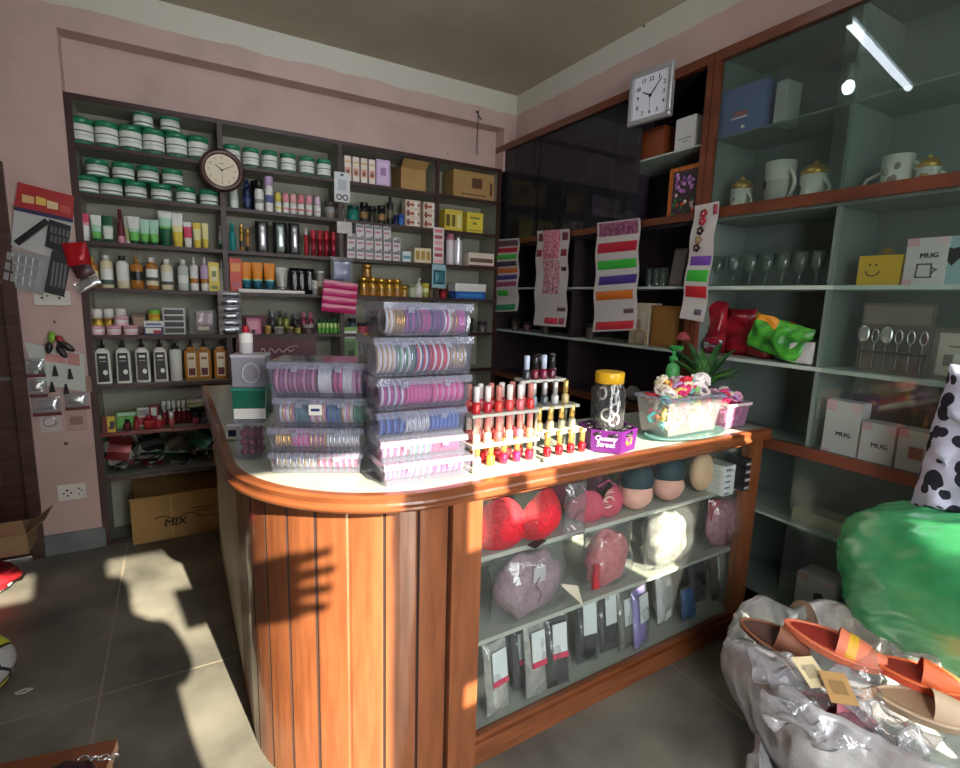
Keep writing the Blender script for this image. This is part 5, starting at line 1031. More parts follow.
# tubs of hair accessories on a glass plate
pl = MB().lathe([(.08, 0, clear('teal_glass', (150, 205, 200), .35, (150, 200, 194), 1.4)), (.20, .004, clear('teal_glass')), (.215, .012, clear('teal_glass')), (.205, .012, clear('teal_glass')), (.19, .008, clear('teal_glass'))], 40, sy=.46).build('glass_plate'); pl.location = (1.745, 1.335, TZ); tag(pl, 'oval teal glass plate under the big clear tub', 'plate')
def open_tub(name, label, loc, w, d, h, rz, m, lip):
    t = thing(name, label, 'tub', loc, rz); b = MB(); th = .003
    def ring(k, z, i): return [(s*(w/2*k-i), q*(d/2*k-i), z) for s, q in ((-1, -1), (1, -1), (1, 1), (-1, 1))]
    V = ring(.84, 0, 0)+ring(1, h, 0)+ring(.84, th, th)+ring(1, h, th)
    F = [(3, 2, 1, 0), (8, 9, 10, 11)]
    for k in range(4): n = (k+1) % 4; F += [(k, n, n+4, k+4), (n+8, k+8, k+12, n+12), (k+4, n+4, n+12, k+12)]
    b._add(V, F, m); b.build('tub', t); r = MB(); hw, hd = w/2+.006, d/2+.006
    for lo, hi in (((-hw, -hd, h-.012), (hw, -hd+.007, h)), ((-hw, hd-.007, h-.012), (hw, hd, h)), ((-hw, -hd+.007, h-.012), (-hw+.007, hd-.007, h)), ((hw-.007, -hd+.007, h-.012), (hw, hd-.007, h))): r.b2(lo, hi, lip, bev=.002)
    r.build('rim', t); return t
TUB = clear('tub_plastic', (240, 240, 240), .12, (230, 228, 226), 1.6, .05, .15)
T1 = (1.735, 1.365, TZ+.0135); open_tub('accessory_tub', 'big clear tub heaped with bright hair ties and flowers on the glass plate', T1, .34, .155, .150, TH, TUB, LIDP)
T2 = (2.045, 1.375, TZ+.001); open_tub('accessory_tub', 'small pink-tinted tub of hair ties at the counter end', T2, .165, .125, .105, TH, clear('pink_tub_plastic', (246, 226, 238), .28, (226, 180, 214), 1.5, .05), M((236, 220, 226), .3))
def k_flower(col, key):
    def make():
        b = MB(); m = M(col, .6)
        for ring, (R, n, zz) in enumerate(((.017, 6, 0), (.010, 5, .007))):
            for k in range(n): a = 2*PI*k/n+ring*.4; b.ball((R*math.cos(a), R*math.sin(a), zz), .011, m, 7, 5, (1, 1, .55))
        b.ball((0, 0, .011), .007, M(tuple(min(255, v+40) for v in col), .5), 7, 5); return [('flower', b.mesh('flower'))]
    return key, make
HC = [((236, 60, 130), 'hot pink'), ((250, 240, 236), 'white'), ((240, 214, 110), 'yellow'), ((110, 206, 206), 'turquoise'), ((236, 130, 70), 'orange'), ((240, 170, 200), 'pale pink'), ((190, 150, 210), 'lilac'), ((150, 200, 120), 'green'), ((240, 226, 196), 'cream'), ((226, 50, 70), 'red')]
rs = random.Random(5)
def heap(T, w, d, z0, z1, n, where, grp, pal):
    for i in range(n):
        c, nm = HC[pal[i % len(pal)]]; f = (i+.5)/n; x = rs.uniform(-.5, .5)*(w-.05); y = rs.uniform(-.5, .5)*(d-.05); z = z0+(z1-z0)*f
        if f > .75: z += .02*(1-(2*x/w)**2)
        if i % 3 == 0: k = k_flower(c, 'flw'+nm); nme = 'flower_hair_tie'; lab = f'{nm} flower hair tie {where}'
        else: k = k_tie(.021, .007, M(c, .6), 'tie'+nm, .15); nme = 'hair_tie'; lab = f'{nm} scrunched hair tie {where}'
        p = Vector(T)+Matrix.Rotation(TH, 4, 'Z') @ Vector((x, y, z))
        inst(k[0], k[1], nme, lab, 'hair tie', p, 0, grp, rot=(rs.uniform(-.9, .9)+(PI/2 if f < .6 else 0), rs.uniform(-.6, .6), rs.uniform(0, 6)))
heap(T1, .345, .15, .030, .180, 140, 'heaped in the big clear tub', 'accessories in the big tub', [0, 1, 3, 5, 2, 8, 0, 4, 1, 3, 8, 9, 7, 1, 6])
heap(T2, .165, .12, .025, .125, 52, 'in the small tub at the counter end', 'accessories in the small tub', [6, 0, 1, 5, 9, 8, 1, 6])
for i, (dx, dy, c) in enumerate(((.07, -.02, 1), (.115, -.015, 1), (.15, .02, 1), (-.02, -.03, 9), (-.10, .02, 8))):
    k = k_flower(HC[c][0], 'flw'+HC[c][1]); inst(k[0], k[1], 'flower_hair_tie', f'large {HC[c][1]} flower hair tie topping the big clear tub, {ORD[i]} along its heap', 'hair tie', Vector(T1)+Vector((dx, dy, .200)), 0, None, rot=(.8, 0, i), scale=(1.25, 1.25, 1.25))
# green pump bottle, rose and potted leaves behind the tubs
p = on(675, 345, 1, 1.60); k = k_bottle(.030, p.z-TZ, [(.4, M((70, 150, 80), .3)), (.4, M((190, 226, 190), .4)), (.2, M((90, 180, 100), .3))], .012, .075, M((60, 160, 80), .3), 'greenpump', pump=1); inst(k[0], k[1], 'pump_bottle', 'green pump bottle standing behind the tub of hair ties', 'bottle', (p.x, 1.60, TZ))
LEAF = noisy('leaf_green', (44, 96, 36), (84, 140, 60), 30, .5); LEAF2 = noisy('dark_leaf_green', (22, 60, 28), (48, 100, 44), 30, .5)
def leaf(mb, base, tip, w, m, droop=.2):
    b = Vector(base); t = Vector(tip); d = t-b; L = d.length; side = d.cross(Vector((0, 0, 1))); side = side.normalized() if side.length > 1e-4 else Vector((1, 0, 0)); up = side.cross(d).normalized()
    mb.grid(lambda u, v: b+d*v+side*((u-.5)*w*math.sin(PI*min(1, v*.92+.06))**.8)+up*(abs(u-.5)*w*.35-droop*L*v*v+.2*L*v*(1-v)), 4, 6, m)
t = thing('potted_plant', 'small artificial plant with long green leaves in a white pot behind the small tub', 'plant', (2.085, 1.52, TZ))
MB().lathe([(.028, 0, WHT), (.042, .07, WHT), (.044, .085, WHT), (.036, .085, WHT), (.034, .07, M((60, 50, 40), .9))], 20).build('pot', t)
b = MB()
for i in range(16): a = i*2.4; L = .13+.07*((i*5) % 7)/7; leaf(b, (0, 0, .075), (L*.75*math.cos(a), L*.6*math.sin(a), .075+L*(.5+.6*((i*3) % 5)/5)), .034, LEAF2 if i % 3 else LEAF)
b.build('foliage', t); t.scale = (1.2, 1.2, 1.55)
p = on(683, 338, 1, 1.63); t = thing('artificial_rose', 'artificial dusky red rose on a stem behind the green pump bottle', 'flower', (p.x, 1.63, TZ)); zt = p.z-TZ
MB().tube([(0, 0, 0), (.004, 0, zt*.5), (0, 0, zt)], .003, LEAF2).build('stem', t); b = MB()
for i in range(3):
    for k in range(5): a = k*1.257+i*.6; b.ball((.012*(3-i)/2*math.cos(a), .012*(3-i)/2*math.sin(a), zt+.008*i), .014, M((150, 60, 64), .6), 7, 5, (1, 1, .9))
b.build('bloom', t); b = MB(); leaf(b, (0, 0, zt*.7), (.06, 0, zt*.78), .035, LEAF2); leaf(b, (0, 0, zt*.75), (-.05, -.01, zt*.85), .03, LEAF2); leaf(b, (0, 0, zt*.6), (.03, -.02, zt*.66), .03, LEAF); b.build('leaf', t)

# ------------------------------------------------------------------ goods in the wall cabinets
RZ = -PI/2
def cput(kind, px, z, dx, name, label, cat, group=None, drz=0, scale=None):
    x = XR+dx; return inst(kind[0], kind[1], name, label, cat, (x, ys(px, x, z), z+.0006), RZ+drz, group, scale=scale or ((1.35,)*3 if kind[0].startswith('mug') else None))
def cw(px0, px1, dx, z): return abs(ys(px0, XR+dx, z)-ys(px1, XR+dx, z))
def ch(px, py0, py1, dx): return abs(on(px, py0, 0, XR+dx).z-on(px, py1, 0, XR+dx).z)
# upper glass shelf: big blue box
w = cw(722, 776, .04, 2.23); bx = k_box(w, .19, .20, M((92, 104, 150), .45), [(.42, .68, .40, .46, M((190, 90, 80), .5)), (.40, .70, .32, .36, M((214, 190, 190), .5)), (.6, .66, .1, .16, LABEL)], 'bluebox')
cput(bx, 748, 2.23, .13, 'gift_carton', 'big blue carton with red print on the upper glass shelf of the pale cabinet', 'box')
o = inst('bwhite', k_box(.05, .10, .17, M((150, 158, 156), .5), [(.1, .9, .2, .45, GREY), (.1, .9, .6, .8, GREY)], 'x')[1], 'carton', 'narrow grey-white carton beside the big blue one', 'box', (XR+.10, ys(785, XR+.10, 2.23), 2.2306), RZ)
# mugs on the rail shelf
MUGW = M((206, 204, 194), .3, coat=.3)
def k_mug(r, h, taper, lid, art, key):
    def make():
        b = MB().lathe([(r*taper, 0, MUGW), (r*taper*1.02, h*.05, MUGW), (r, h, MUGW), (r*.93, h, MUGW), (r*.86, h*.1, MUGW), (.001, h*.08, MUGW)], 24); out = [('cup', b.mesh('cup'))]
        hd = MB().tube([(r*.92+.028*math.sin(k*PI/10), 0, h*(.82-.62*k/10)) for k in range(11)], .0055, MUGW, 7); out.append(('handle', hd.mesh('handle')))
        d = MB()
        for x, z, s, c in art: d.ball((x*r, -r*.97*math.sqrt(max(.05, 1-x*x))*(taper+(1-taper)*z), z*h), s, M(c, .4), 8, 6, (1, .25, 1))
        out.append(('print', d.mesh('print')))
        if lid:
            l = MB().lathe([(r*.98, h, GOLD), (r*1.0, h+.012, GOLD), (r*.6, h+.028, GOLD), (.001, h+.034, GOLD)], 20); l.ball((0, 0, h+.035), .008, GOLD, 8, 6); out.append(('lid', l.mesh('lid')))
        return out
    return key, make
RB = (120, 40, 40); BK = (50, 44, 44)
m1 = k_mug(.034, .088, .96, 1, [(-.2, .5, .008, RB), (.1, .35, .006, BK), (.2, .6, .006, RB)], 'mug1'); cput(m1, 739, 1.8755, .09, 'lidded_mug', 'white mug with gold lid at the dark cabinet end of the mug row', 'mug', drz=-.4)
m2 = k_mug(.046, .150, .74, 0, [(-.3, .55, .016, BK), (.0, .45, .010, RB), (.15, .32, .008, RB)], 'mug2'); cput(m2, 776, 1.8755, .09, 'tall_mug', 'tall tapered white mug without lid in the mug row', 'mug', drz=-.4)
m3 = k_mug(.038, .092, .96, 1, [(-.35, .55, .016, BK), (-.1, .3, .010, BK)], 'mug3'); cput(m3, 811, 1.8755, .09, 'lidded_mug', 'white mug with gold lid and black patch in the mug row', 'mug', drz=-.4)
t = inst('mug4', k_mug(.037, .105, .85, 0, [(-.3, .6, .012, (150, 140, 130)), (.1, .4, .012, (150, 130, 120)), (.3, .7, .010, (130, 120, 110))], 'mug4')[1], 'winged_mug', 'pale mug with two long wing handles beyond the divider', 'mug', (XR+.10, ys(893, XR+.10, 1.8755), 1.876), RZ, scale=(1.35, 1.35, 1.35))
for s in (-1, 1): MB().tube([(s*.03, 0, .07), (s*.07, 0, .055), (s*.085, -.005, .012)], .005, M((190, 184, 176), .3), 6).build('wing_handle', t)
m5 = k_mug(.036, .075, .9, 1, [(0, .5, .02, (170, 120, 70)), (-.4, .5, .012, (150, 100, 60))], 'mug5'); cput(m5, 925, 1.8755, .10, 'gold_mug', 'gold-patterned mug with lid near the edge of the mug row', 'mug', scale=(.95, .95, 1.1))
# stemmed glasses
GL = clear('stem_glass', (226, 236, 232), .05, (190, 205, 198), 2.0, .02)
def k_glass():
    return [('glass', MB().lathe([(.026, 0, GL), (.024, .003, GL), (.005, .010, GL), (.004, .045, GL), (.012, .055, GL), (.024, .075, GL), (.027, .125, GL), (.0255, .125, GL), (.022, .08, GL), (.002, .06, GL)], 16, cap=False).mesh('glass'))]
for i, px in enumerate((716, 732, 749, 765, 781, 798, 815)):
    cput(('stemglass', k_glass), px, 1.556, .10, 'stemmed_glass', f'clear stemmed drinking glass, {ORD[i]} in the row from the dark cabinet', 'glass', 'stemmed glasses', scale=(1.15, 1.15, 1.15))
# yellow smiling box, printed mug boxes
w = cw(861, 905, .06, 1.556); h = ch(880, 253, 283, .06); t = cput(k_box(w, .10, h, M((214, 170, 34), .45), [], 'smilebox'), 883, 1.556, .11, 'mug_carton', 'yellow carton with a smiling face and gold bow on the middle shelf', 'box')
b = MB(); yy = -.0512; dk = M((60, 44, 20), .5)
b.tube([(-.02+.022*math.cos(PI+k*PI/10), yy, h*.48+.018*math.sin(PI+k*PI/10)) for k in range(11)], .0022, dk, 5)
for s in (-1, 1): b.ball((-.02+s*.010, yy, h*.68), .0035, dk, 8, 6, (1, .3, 1.4))
b.build('smile_print', t); b = MB()
for k in range(8): a = k*PI/8; b.plate([(0, h), (.03*math.cos(a)-.004, h+.03*math.sin(a)+.003), (.03*math.cos(a)+.004, h+.03*math.sin(a)-.003)], .006, GOLD, y=-.02)
b.build('bow', t)
FLP = M((214, 160, 170), .5); MB1 = M((206, 198, 200), .5)
def mug_box(px0, px1, z, dx, h, label, key_, d=.09, txt='MUG', fz=.62, art=1, drz=0):
    w = cw(px0, px1, dx, z); t = cput(k_box(w, d, h, MB1, [(0, .3, .82, 1, FLP), (.7, 1, .85, 1, M((222, 190, 196), .5)), (0, .22, 0, .12, FLP)], key_), (px0+px1)/2, z, dx+d/2, 'mug_carton', label, 'box', drz=drz)
    if txt: lettering(txt, min(.024, w*.22), M((50, 40, 44), .5), t, (w*.08, -d/2-.0022, h*fz), bold=.0006)
    if art: MB().tube([(-.022, 0, -.022), (-.02, 0, .022), (.02, 0, .022), (.022, 0, -.022)], .0035, M((96, 90, 96), .5), 5, True).tube([(.02, 0, .01), (.036, 0, .004), (.02, 0, -.012)], .003, M((96, 90, 96), .5), 5).build('mug_print', t, (0, -d/2-.002, h*.30))
    return t
mug_box(906, 948, 1.556, .05, ch(925, 236, 283, .05), 'white printed mug carton next to the yellow smiling carton', 'mb1')
w = .14; t = cput(k_box(w, .09, .16, M((150, 180, 186), .5), [], 'palebl'), 966, 1.556, .10, 'mug_carton', 'pale blue carton with black heart at the edge of the middle shelf', 'box')
MB().ball((-.045, -.0455, .105), .018, BLK, 10, 8, (1, .15, 1)).ball((-.02, -.0455, .105), .018, BLK, 10, 8, (1, .15, 1)).plate([(-.063, .1), (-.0325, .062), (-.002, .1)], .001, BLK, y=-.047).build('heart_print', t)
# wrapped gifts on the lower shelf, spoon pack, picture frame
REDP = noisy('red_gift_wrap', (120, 14, 30), (176, 30, 46), 14, .25, 3); PURP = M((120, 30, 60), .3)
for i, (px, w_, h_, dx, m, lab) in enumerate(((712, .13, .25, .14, REDP, 'tall crinkled red gift pack nearest the cabinet post'), (738, .15, .22, .18, REDP, 'red gift pack behind the green leafy packet'), (760, .13, .10, .15, M((130, 20, 30), .4), 'low red gift pack under the green leafy packet'))):
    z = 1.231; t = cput(('gift%d' % i, lambda w_=w_, h_=h_, m=m, i=i: [('pack', MB().pillow(w_, h_, .09, m, (0, 0, h_/2), 12, 12, wob=.02, seed=i).mesh('pack'))]), px, z, dx, 'gift_pack', lab, 'pack')
t = thing('foil_rosette', 'crinkled red and silver foil rosette in front of the red gift packs', 'rosette', (XR+.05, ys(713, XR+.05, 1.25), 1.275), RZ); b = MB(); rs = random.Random(2)
for k in range(14): a = k*.45; b.pillow(.05, .03, .006, (REDP, FOILB, PURP)[k % 3], (.022*math.cos(a), rs.uniform(-.015, .0), .022*math.sin(a)), 4, 4, wob=.01, seed=k)
b.build('rosette', t)
t = thing('leafy_packet', 'bright green and orange crinkled packet on the lower shelf of the pale cabinet', 'packet', (XR+.06, ys(770, XR+.06, 1.24), 1.232), RZ)
_lf = noisy('printed_green_film', (28, 100, 34), (90, 190, 60), 16, .35, 3, .1); gm = lambda u, v: M((236, 150, 40), .4) if (u < .4 and v > .72) else _lf
MB(Matrix.Rotation(.25, 4, 'Y')).pillow(.26, .155, .06, gm, (.0, 0, .105), 14, 12, wob=.03, seed=4).build('packet', t); MB().pillow(.11, .09, .03, M((190, 190, 188), .4), (.13, -.01, .05), 8, 8, wob=.02, seed=8).build('silver_end', t, label='silvery crumpled end')
z = 1.231; w = cw(852, 922, .06, z); t = thing('spoon_pack', 'brown board with rows of steel spoons and forks standing in the pale cabinet', 'cutlery pack', (XR+.08, ys(888, XR+.08, z), z), RZ)
MB().b2((-w/2, 0, 0), (w/2, .01, .26), M((92, 82, 74), .5)).b2((-w*.46, -.002, .185), (w*.46, 0, .25), M((120, 110, 100), .5)).build('board', t)
for i in range(6):
    x = -w*.42+w*.168*i
    if i in (0, 2): MB().ball((x, -.012, .145), .021, M((214, 214, 210), .15, .7), 12, 8, (1, .3, 1.5)).tube([(x, -.008, .118), (x, -.008, .02)], .003, SILV, 6).build('spoon', t)
    else: MB().tube([(x+.011*math.cos(k*PI/6), -.008, .14+.024*math.sin(k*PI/6)) for k in range(12)], .003, SILV, 5, True).tube([(x, -.008, .116), (x, -.008, .02)], .003, SILV, 6).build('fork', t)
MB().b2((-w/2, -.014, .075), (w/2, 0, .085), M((70, 60, 54), .4)).build('band', t)
for a, px in enumerate((735, 900, )): pass
w = .17; t = thing('framed_picture', 'cream framed print with pale mug shapes at the edge of the lower shelf', 'picture', (XR+.10, ys(958, XR+.10, z), z), RZ)
f = MB()
for lo, hi in (((-w/2, -.008, 0), (w/2, .012, .016)), ((-w/2, -.008, .164), (w/2, .012, .18)), ((-w/2, -.008, .016), (-w/2+.016, .012, .164)), ((w/2-.016, -.008, .016), (w/2, .012, .164))): f.b2(lo, hi, M((106, 96, 84), .5))
f.build('frame', t); MB().b2((-w/2+.014, 0, .014), (w/2-.014, .008, .166), M((190, 180, 166), .5)).build('print', t)
MB().b2((-.05, -.001, .05), (-.025, 0, .09), M((110, 100, 96), .5)).b2((-.02, -.001, .045), (.008, 0, .095), M((214, 210, 206), .5)).b2((-.04, -.001, .115), (.02, 0, .122), M((130, 120, 110), .5)).build('print_shapes', t)
# mug cartons on the rail
z = .886; mug_box(824, 859, z, .03, .225, 'tallest pinkish mug carton standing behind the lower rail', 'mb2', fz=.42, art=0, d=.07); mug_box(861, 895, z, .02, .165, 'square pinkish mug carton, middle of three behind the lower rail', 'mb3', d=.08, fz=.5, art=0)
t = mug_box(897, 933, z, .02, .165, 'mug carton with red square, nearest the spotted cushion', 'mb4', d=.08, txt=None, art=0); MB().b2((-.02, 0, -.02), (.02, .001, .022), M((170, 80, 74), .5)).build('red_square', t, (.005, -.044, .085))
mug_box(800, 838, .2005, .06, .15, 'white appliance carton with black disc at the foot of the pale cabinet', 'mb5', txt=None, art=0, d=.12)
o = MB().lathe([(.022, 0, BLK), (.022, .002, BLK)], 16, axis='y').mesh('disc'); obj('disc_print', o, bpy.data.objects[[n for n in bpy.data.objects.keys() if n.startswith('mug_carton')][-1]], (.02, -.062, .07))
o = inst('lowlong', k_box(.36, .10, .055, M((150, 142, 116), .5), [], 'x')[1], 'long_carton', 'long beige carton lying on the low glass shelf of the pale cabinet', 'box', (XR+.12, .98, .5606), RZ)
o = inst('lowdark', k_box(.20, .15, .22, M((70, 60, 50), .6), [], 'x')[1], 'brown_carton', 'dim brown carton at the foot of the pale cabinet beside the white one', 'box', (XR+.13, .72, .2006), RZ)
# dark cabinet
def dbox(px0, px1, z, py0, py1, dx, m, name, label, face=(), d=.10, cat='box'):
    w = cw(px0, px1, dx, z); h = ch((px0+px1)/2, py0, py1, dx); return cput(k_box(w, d, h, m, list(face), key()), (px0+px1)/2, z, dx+d/2, name, label, cat)
dbox(594, 616, 2.229, 141, 166, .06, M((176, 168, 156), .5), 'carton', 'white carton with red edge behind the smoky glass, upper shelf', [(0, 1, .9, 1, RED), (.2, .4, .2, .8, GREY), (.6, .8, .2, .8, GREY)])
dbox(588, 613, 1.873, 195, 222, .06, M((166, 160, 150), .5), 'carton', 'white patterned carton behind the smoky glass, lower shelf', [(.1, .9, .5, .9, GREY)])
dbox(550, 566, 1.873, 203, 230, .06, M((120, 104, 70), .5), 'carton', 'tan carton behind the smoky glass nearer the corner', [(.1, .9, .5, .9, BROWN)])
dbox(568, 586, 1.873, 212, 227, .06, M((120, 40, 50), .5), 'carton', 'low red carton behind the smoky glass')
dbox(641, 669, 2.229, 122, 152, .05, M((122, 60, 30), .4), 'wooden_box', 'reddish brown wooden box on the open upper shelf', [(.05, .95, .9, .96, M((90, 44, 24), .5))])
dbox(677, 697, 2.229, 115, 146, .03, M((196, 196, 194), .5), 'carton', 'white square carton leaning near the cabinet post on the open upper shelf', [(.15, .85, .3, .35, GREY), (.4, .7, .2, .25, GREY)], d=.05)
z = 1.873; w = cw(665, 698, .02, z); h = ch(682, 152, 209, .02); t = thing('flower_picture', 'orange framed picture of purple and red flowers standing in the dark cabinet', 'picture', (XR+.04, ys(681.5, XR+.04, z), z), RZ)
MB().b2((-w/2, 0, 0), (w/2, .02, h), noisy('orange_gilt_frame', (150, 74, 24), (190, 110, 40), 60, .4), bev=.003).build('frame', t); MB().b2((-w*.36, -.002, h*.06), (w*.36, 0, h*.92), M((60, 44, 52), .5)).build('canvas', t)
b = MB(); rs = random.Random(9)
for k in range(46):
    u = k/46; c = (M((150, 90, 160), .5), M((190, 140, 196), .5))[k % 2] if u < .5 else (M((50, 110, 50), .5), M((40, 80, 40), .5), M((206, 80, 50), .5), M((216, 190, 180), .5))[k % 4]
    zz = h*(.55+.34*rs.random()) if u < .5 else h*(.08+.42*rs.random()); b.ball((w*rs.uniform(-.3, .3), -.003, zz), .010, c, 6, 4, (1, .3, 1))
b.build('painted_flowers', t)
for i, px in enumerate((649, 656, 663)): cput(('tumbler', lambda: [('glass', MB().lathe([(.020, 0, GL), (.024, .10, GL), (.022, .10, GL), (.018, .006, GL)], 14, cap=False).mesh('g'))]), px, 1.556, .08, 'tumbler', f'clear tumbler, {ORD[i]} of three on the dark cabinet shelf', 'glass', 'tumblers')
for i, (px, a) in enumerate(((675, .16), (686, .2))):
    o = inst('tray%d' % i, k_box(.085, .012, .20, M((96, 88, 84), .4), [(.1, .9, .06, .94, M((120, 112, 106), .4))], 'x')[1], 'leaning_tray', ('grey tray leaning behind the tumblers', 'grey tray leaning by the cabinet post')[i], 'tray', (XR+.10+.03*i, ys(px, XR+.1, 1.556), 1.558), RZ, rot=(-a, 0, RZ))
dbox(634, 653, 1.233, 305, 347, .08, M((196, 184, 160), .5), 'carton', 'cream flower-printed carton on the lower dark cabinet shelf', [(.2, .8, .2, .8, M((210, 196, 176), .5)), (.3, .6, .4, .6, M((190, 150, 140), .5))])
dbox(655, 683, 1.233, 304, 346, .08, M((134, 92, 40), .5), 'carton', 'golden brown carton on the lower dark cabinet shelf', [(.1, .9, .1, .9, M((146, 104, 48), .5))])
for i, (px, z, c, r, lab) in enumerate(((612, .896, (190, 140, 40), .05, 'mustard ball of yarn behind the yellow-lidded jar'), (634, .896, (150, 150, 146), .045, 'grey-white ball of yarn behind the accessory tub'))):
    x = XR+.10; t = inst('yarn%d' % i, lambda c=c, r=r: [('yarn', MB().ball((0, 0, r), r, noisy('yarn', tuple(int(v*.8) for v in c), c, 60, .9), 16, 10).mesh('y'))], 'yarn_ball', lab, 'yarn', (x, ys(px, x, z+.15), z+.001), 0)
    t.location.z = on(px, 372, 0, x).z-r if False else z+.001
t = thing('gilt_ring', 'thin gilt ring ornament propped on the lower dark cabinet shelf', 'ornament', (XR+.05, ys(640, XR+.05, 1.27), 1.233), RZ)
MB().tube([(.042*math.cos(k*PI/12), 0, .046+.042*math.sin(k*PI/12)) for k in range(24)], .0035, GOLD, 6, True).build('ring', t)
for i, px in enumerate((515, 527, 545, 572, 590)):
    cput(('darkpot%d' % (i % 2), k_jar(.03, (.09, .07)[i % 2], .02, [(1, M(((70, 60, 56), (90, 56, 60))[i % 2], .4))], BLK, '')[1]), px, 1.233, .1, 'dim_pot', f'dim lidded pot, {ORD[i]} from the corner on the lower dark cabinet shelf', 'jar', 'dim pots')

# ------------------------------------------------------------------ sachet strips hung before the dark cabinet
def strip_card(label, quad_, X, bands, base=(196, 190, 186), wave=.006):
    """quad_: image corners top-left, top-right, bottom-right, bottom-left on the plane x=X; bands: (v0, v1, colour, u0, u1, part)"""
    P = [on(*q, 0, X) for q in quad_]; o = (P[0]+P[1])/2; t = thing('sachet_strip', label, 'strip of sachets', o, RZ)
    L = [Vector((-(p.y-o.y), 0, p.z-o.z)) for p in P]
    def pt(u, v, d=0): return L[0].lerp(L[1], u).lerp(L[3].lerp(L[2], u), v)+Vector((0, d+wave*math.sin(v*17), 0))
    b = MB()
    for d in (0, .002): b.grid(lambda u, v: pt(u if d else 1-u, v, d), 4, 22, M(base, .35))
    b.build('backing', t)
    for v0, v1, c, u0, u1, nm in bands:
        g = MB(); m = M(c, .35) if isinstance(c, tuple) else c; mid = (v0+v1)/2
        g.grid(lambda u, v: pt(u0+(u1-u0)*(1-u), v0+(v1-v0)*v, -.0015-.008*math.sin(PI*u)*math.sin(PI*v)), 10, 6, m); g.build(nm, t)
    return t
def combs(cols, v0, dv, n='sachet'): return [(v0+dv*i, v0+dv*(i+.72), c, .08, .94, n) for i, c in enumerate(cols)]
def pin(t): MB().cyl((0, .0, -.002), .004, .02, SILV, 8, axis='y').build('hanging_pin', t)
GR = (60, 176, 60); RD = (176, 30, 50); VI = (66, 50, 130); OR = (206, 110, 40)
X1 = XR-.03
tt = [strip_card('multicoloured sachet strip hanging nearest the corner', [(492, 240), (519, 238), (518, 311), (494, 312)], X1, [(.02, .10, (96, 70, 80), .1, .95, 'header')]+combs([RD, GR, (50, 50, 60), OR, VI, (150, 60, 100)], .12, .093)+[(.70, .78, GR, .2, .6, 'sachet'), (.9, .98, (40, 140, 90), .1, .9, 'sachet')]),
 strip_card('pale strip with pink patterned packets, second from the corner', [(537, 231), (569, 229), (566, 327), (534, 325)], X1, [(.0, .30, noisy('pink_packet_pattern', (170, 60, 90), (226, 170, 180), 60, .4), .22, .74, 'packet'), (.31, .66, noisy('rose_packet_pattern', (140, 60, 80), (220, 180, 184), 70, .4), .26, .76, 'packet'), (.03, .11, (110, 40, 60), .05, .2, 'print'), (.2, .27, (130, 40, 60), .03, .2, 'print'), (.03, .11, (110, 40, 60), .8, .97, 'print'), (.20, .27, (130, 40, 60), .8, .97, 'print'), (.38, .42, (60, 40, 50), .8, .95, 'print'), (.80, .84, (110, 80, 90), .7, .95, 'print'), (.91, .975, (214, 60, 80), .35, .75, 'sachet'), (.91, .975, (150, 60, 80), .78, .95, 'sachet')]),
 strip_card('widest strip with red, green, violet and orange sachets', [(597, 223), (640, 218), (636, 330), (593, 332)], X1, [(.01, .13, noisy('maroon_header_pattern', (96, 30, 60), (170, 110, 140), 50, .4), .05, .96, 'header'), (.19, .28, RD, .06, .97, 'sachet'), (.35, .43, GR, .06, .95, 'sachet'), (.49, .57, VI, .1, .97, 'sachet'), (.63, .71, OR, .06, .92, 'sachet'), (.80, .84, (110, 80, 90), .7, .92, 'print'), (.91, .985, (196, 50, 60), .07, .95, 'sachet')]),
 strip_card('long strip with red flower clips over violet, green and red sachets', [(695, 206), (719, 201), (704, 322), (680, 318)], XR-.035, [(.44, .52, (110, 70, 160), .1, .95, 'sachet'), (.56, .66, GR, .08, .95, 'sachet'), (.70, .80, (190, 40, 50), .08, .95, 'sachet'), (.90, .95, (90, 80, 90), .55, .85, 'print'), (.02, .10, (150, 60, 70), .78, .97, 'print')])]
P = tt[3]
a = on(695, 206, 0, XR-.035); c_ = on(719, 201, 0, XR-.035)
for i, (v, u, c) in enumerate(((.08, .42, (150, 20, 40)), (.15, .40, (160, 24, 44)), (.235, .36, (40, 20, 30)), (.315, .34, (150, 120, 90)), (.385, .30, (50, 16, 24)))):
    px = 695+(680-695)*v+24*u; py = 206+(318-206)*v-4*u; q = on(px, py, 0, XR-.046)
    b = MB()
    for k in range(5): an = k*1.257; b.ball((.012*math.cos(an), 0, .012*math.sin(an)), .009, M(c, .4), 7, 5, (1, .5, 1))
    b.ball((0, -.003, 0), .005, M((214, 190, 150), .4), 6, 4); d = q-P.location; o = b.build('flower_clip', P, (-(d.y), d.x, d.z))
for t in tt: pin(t)

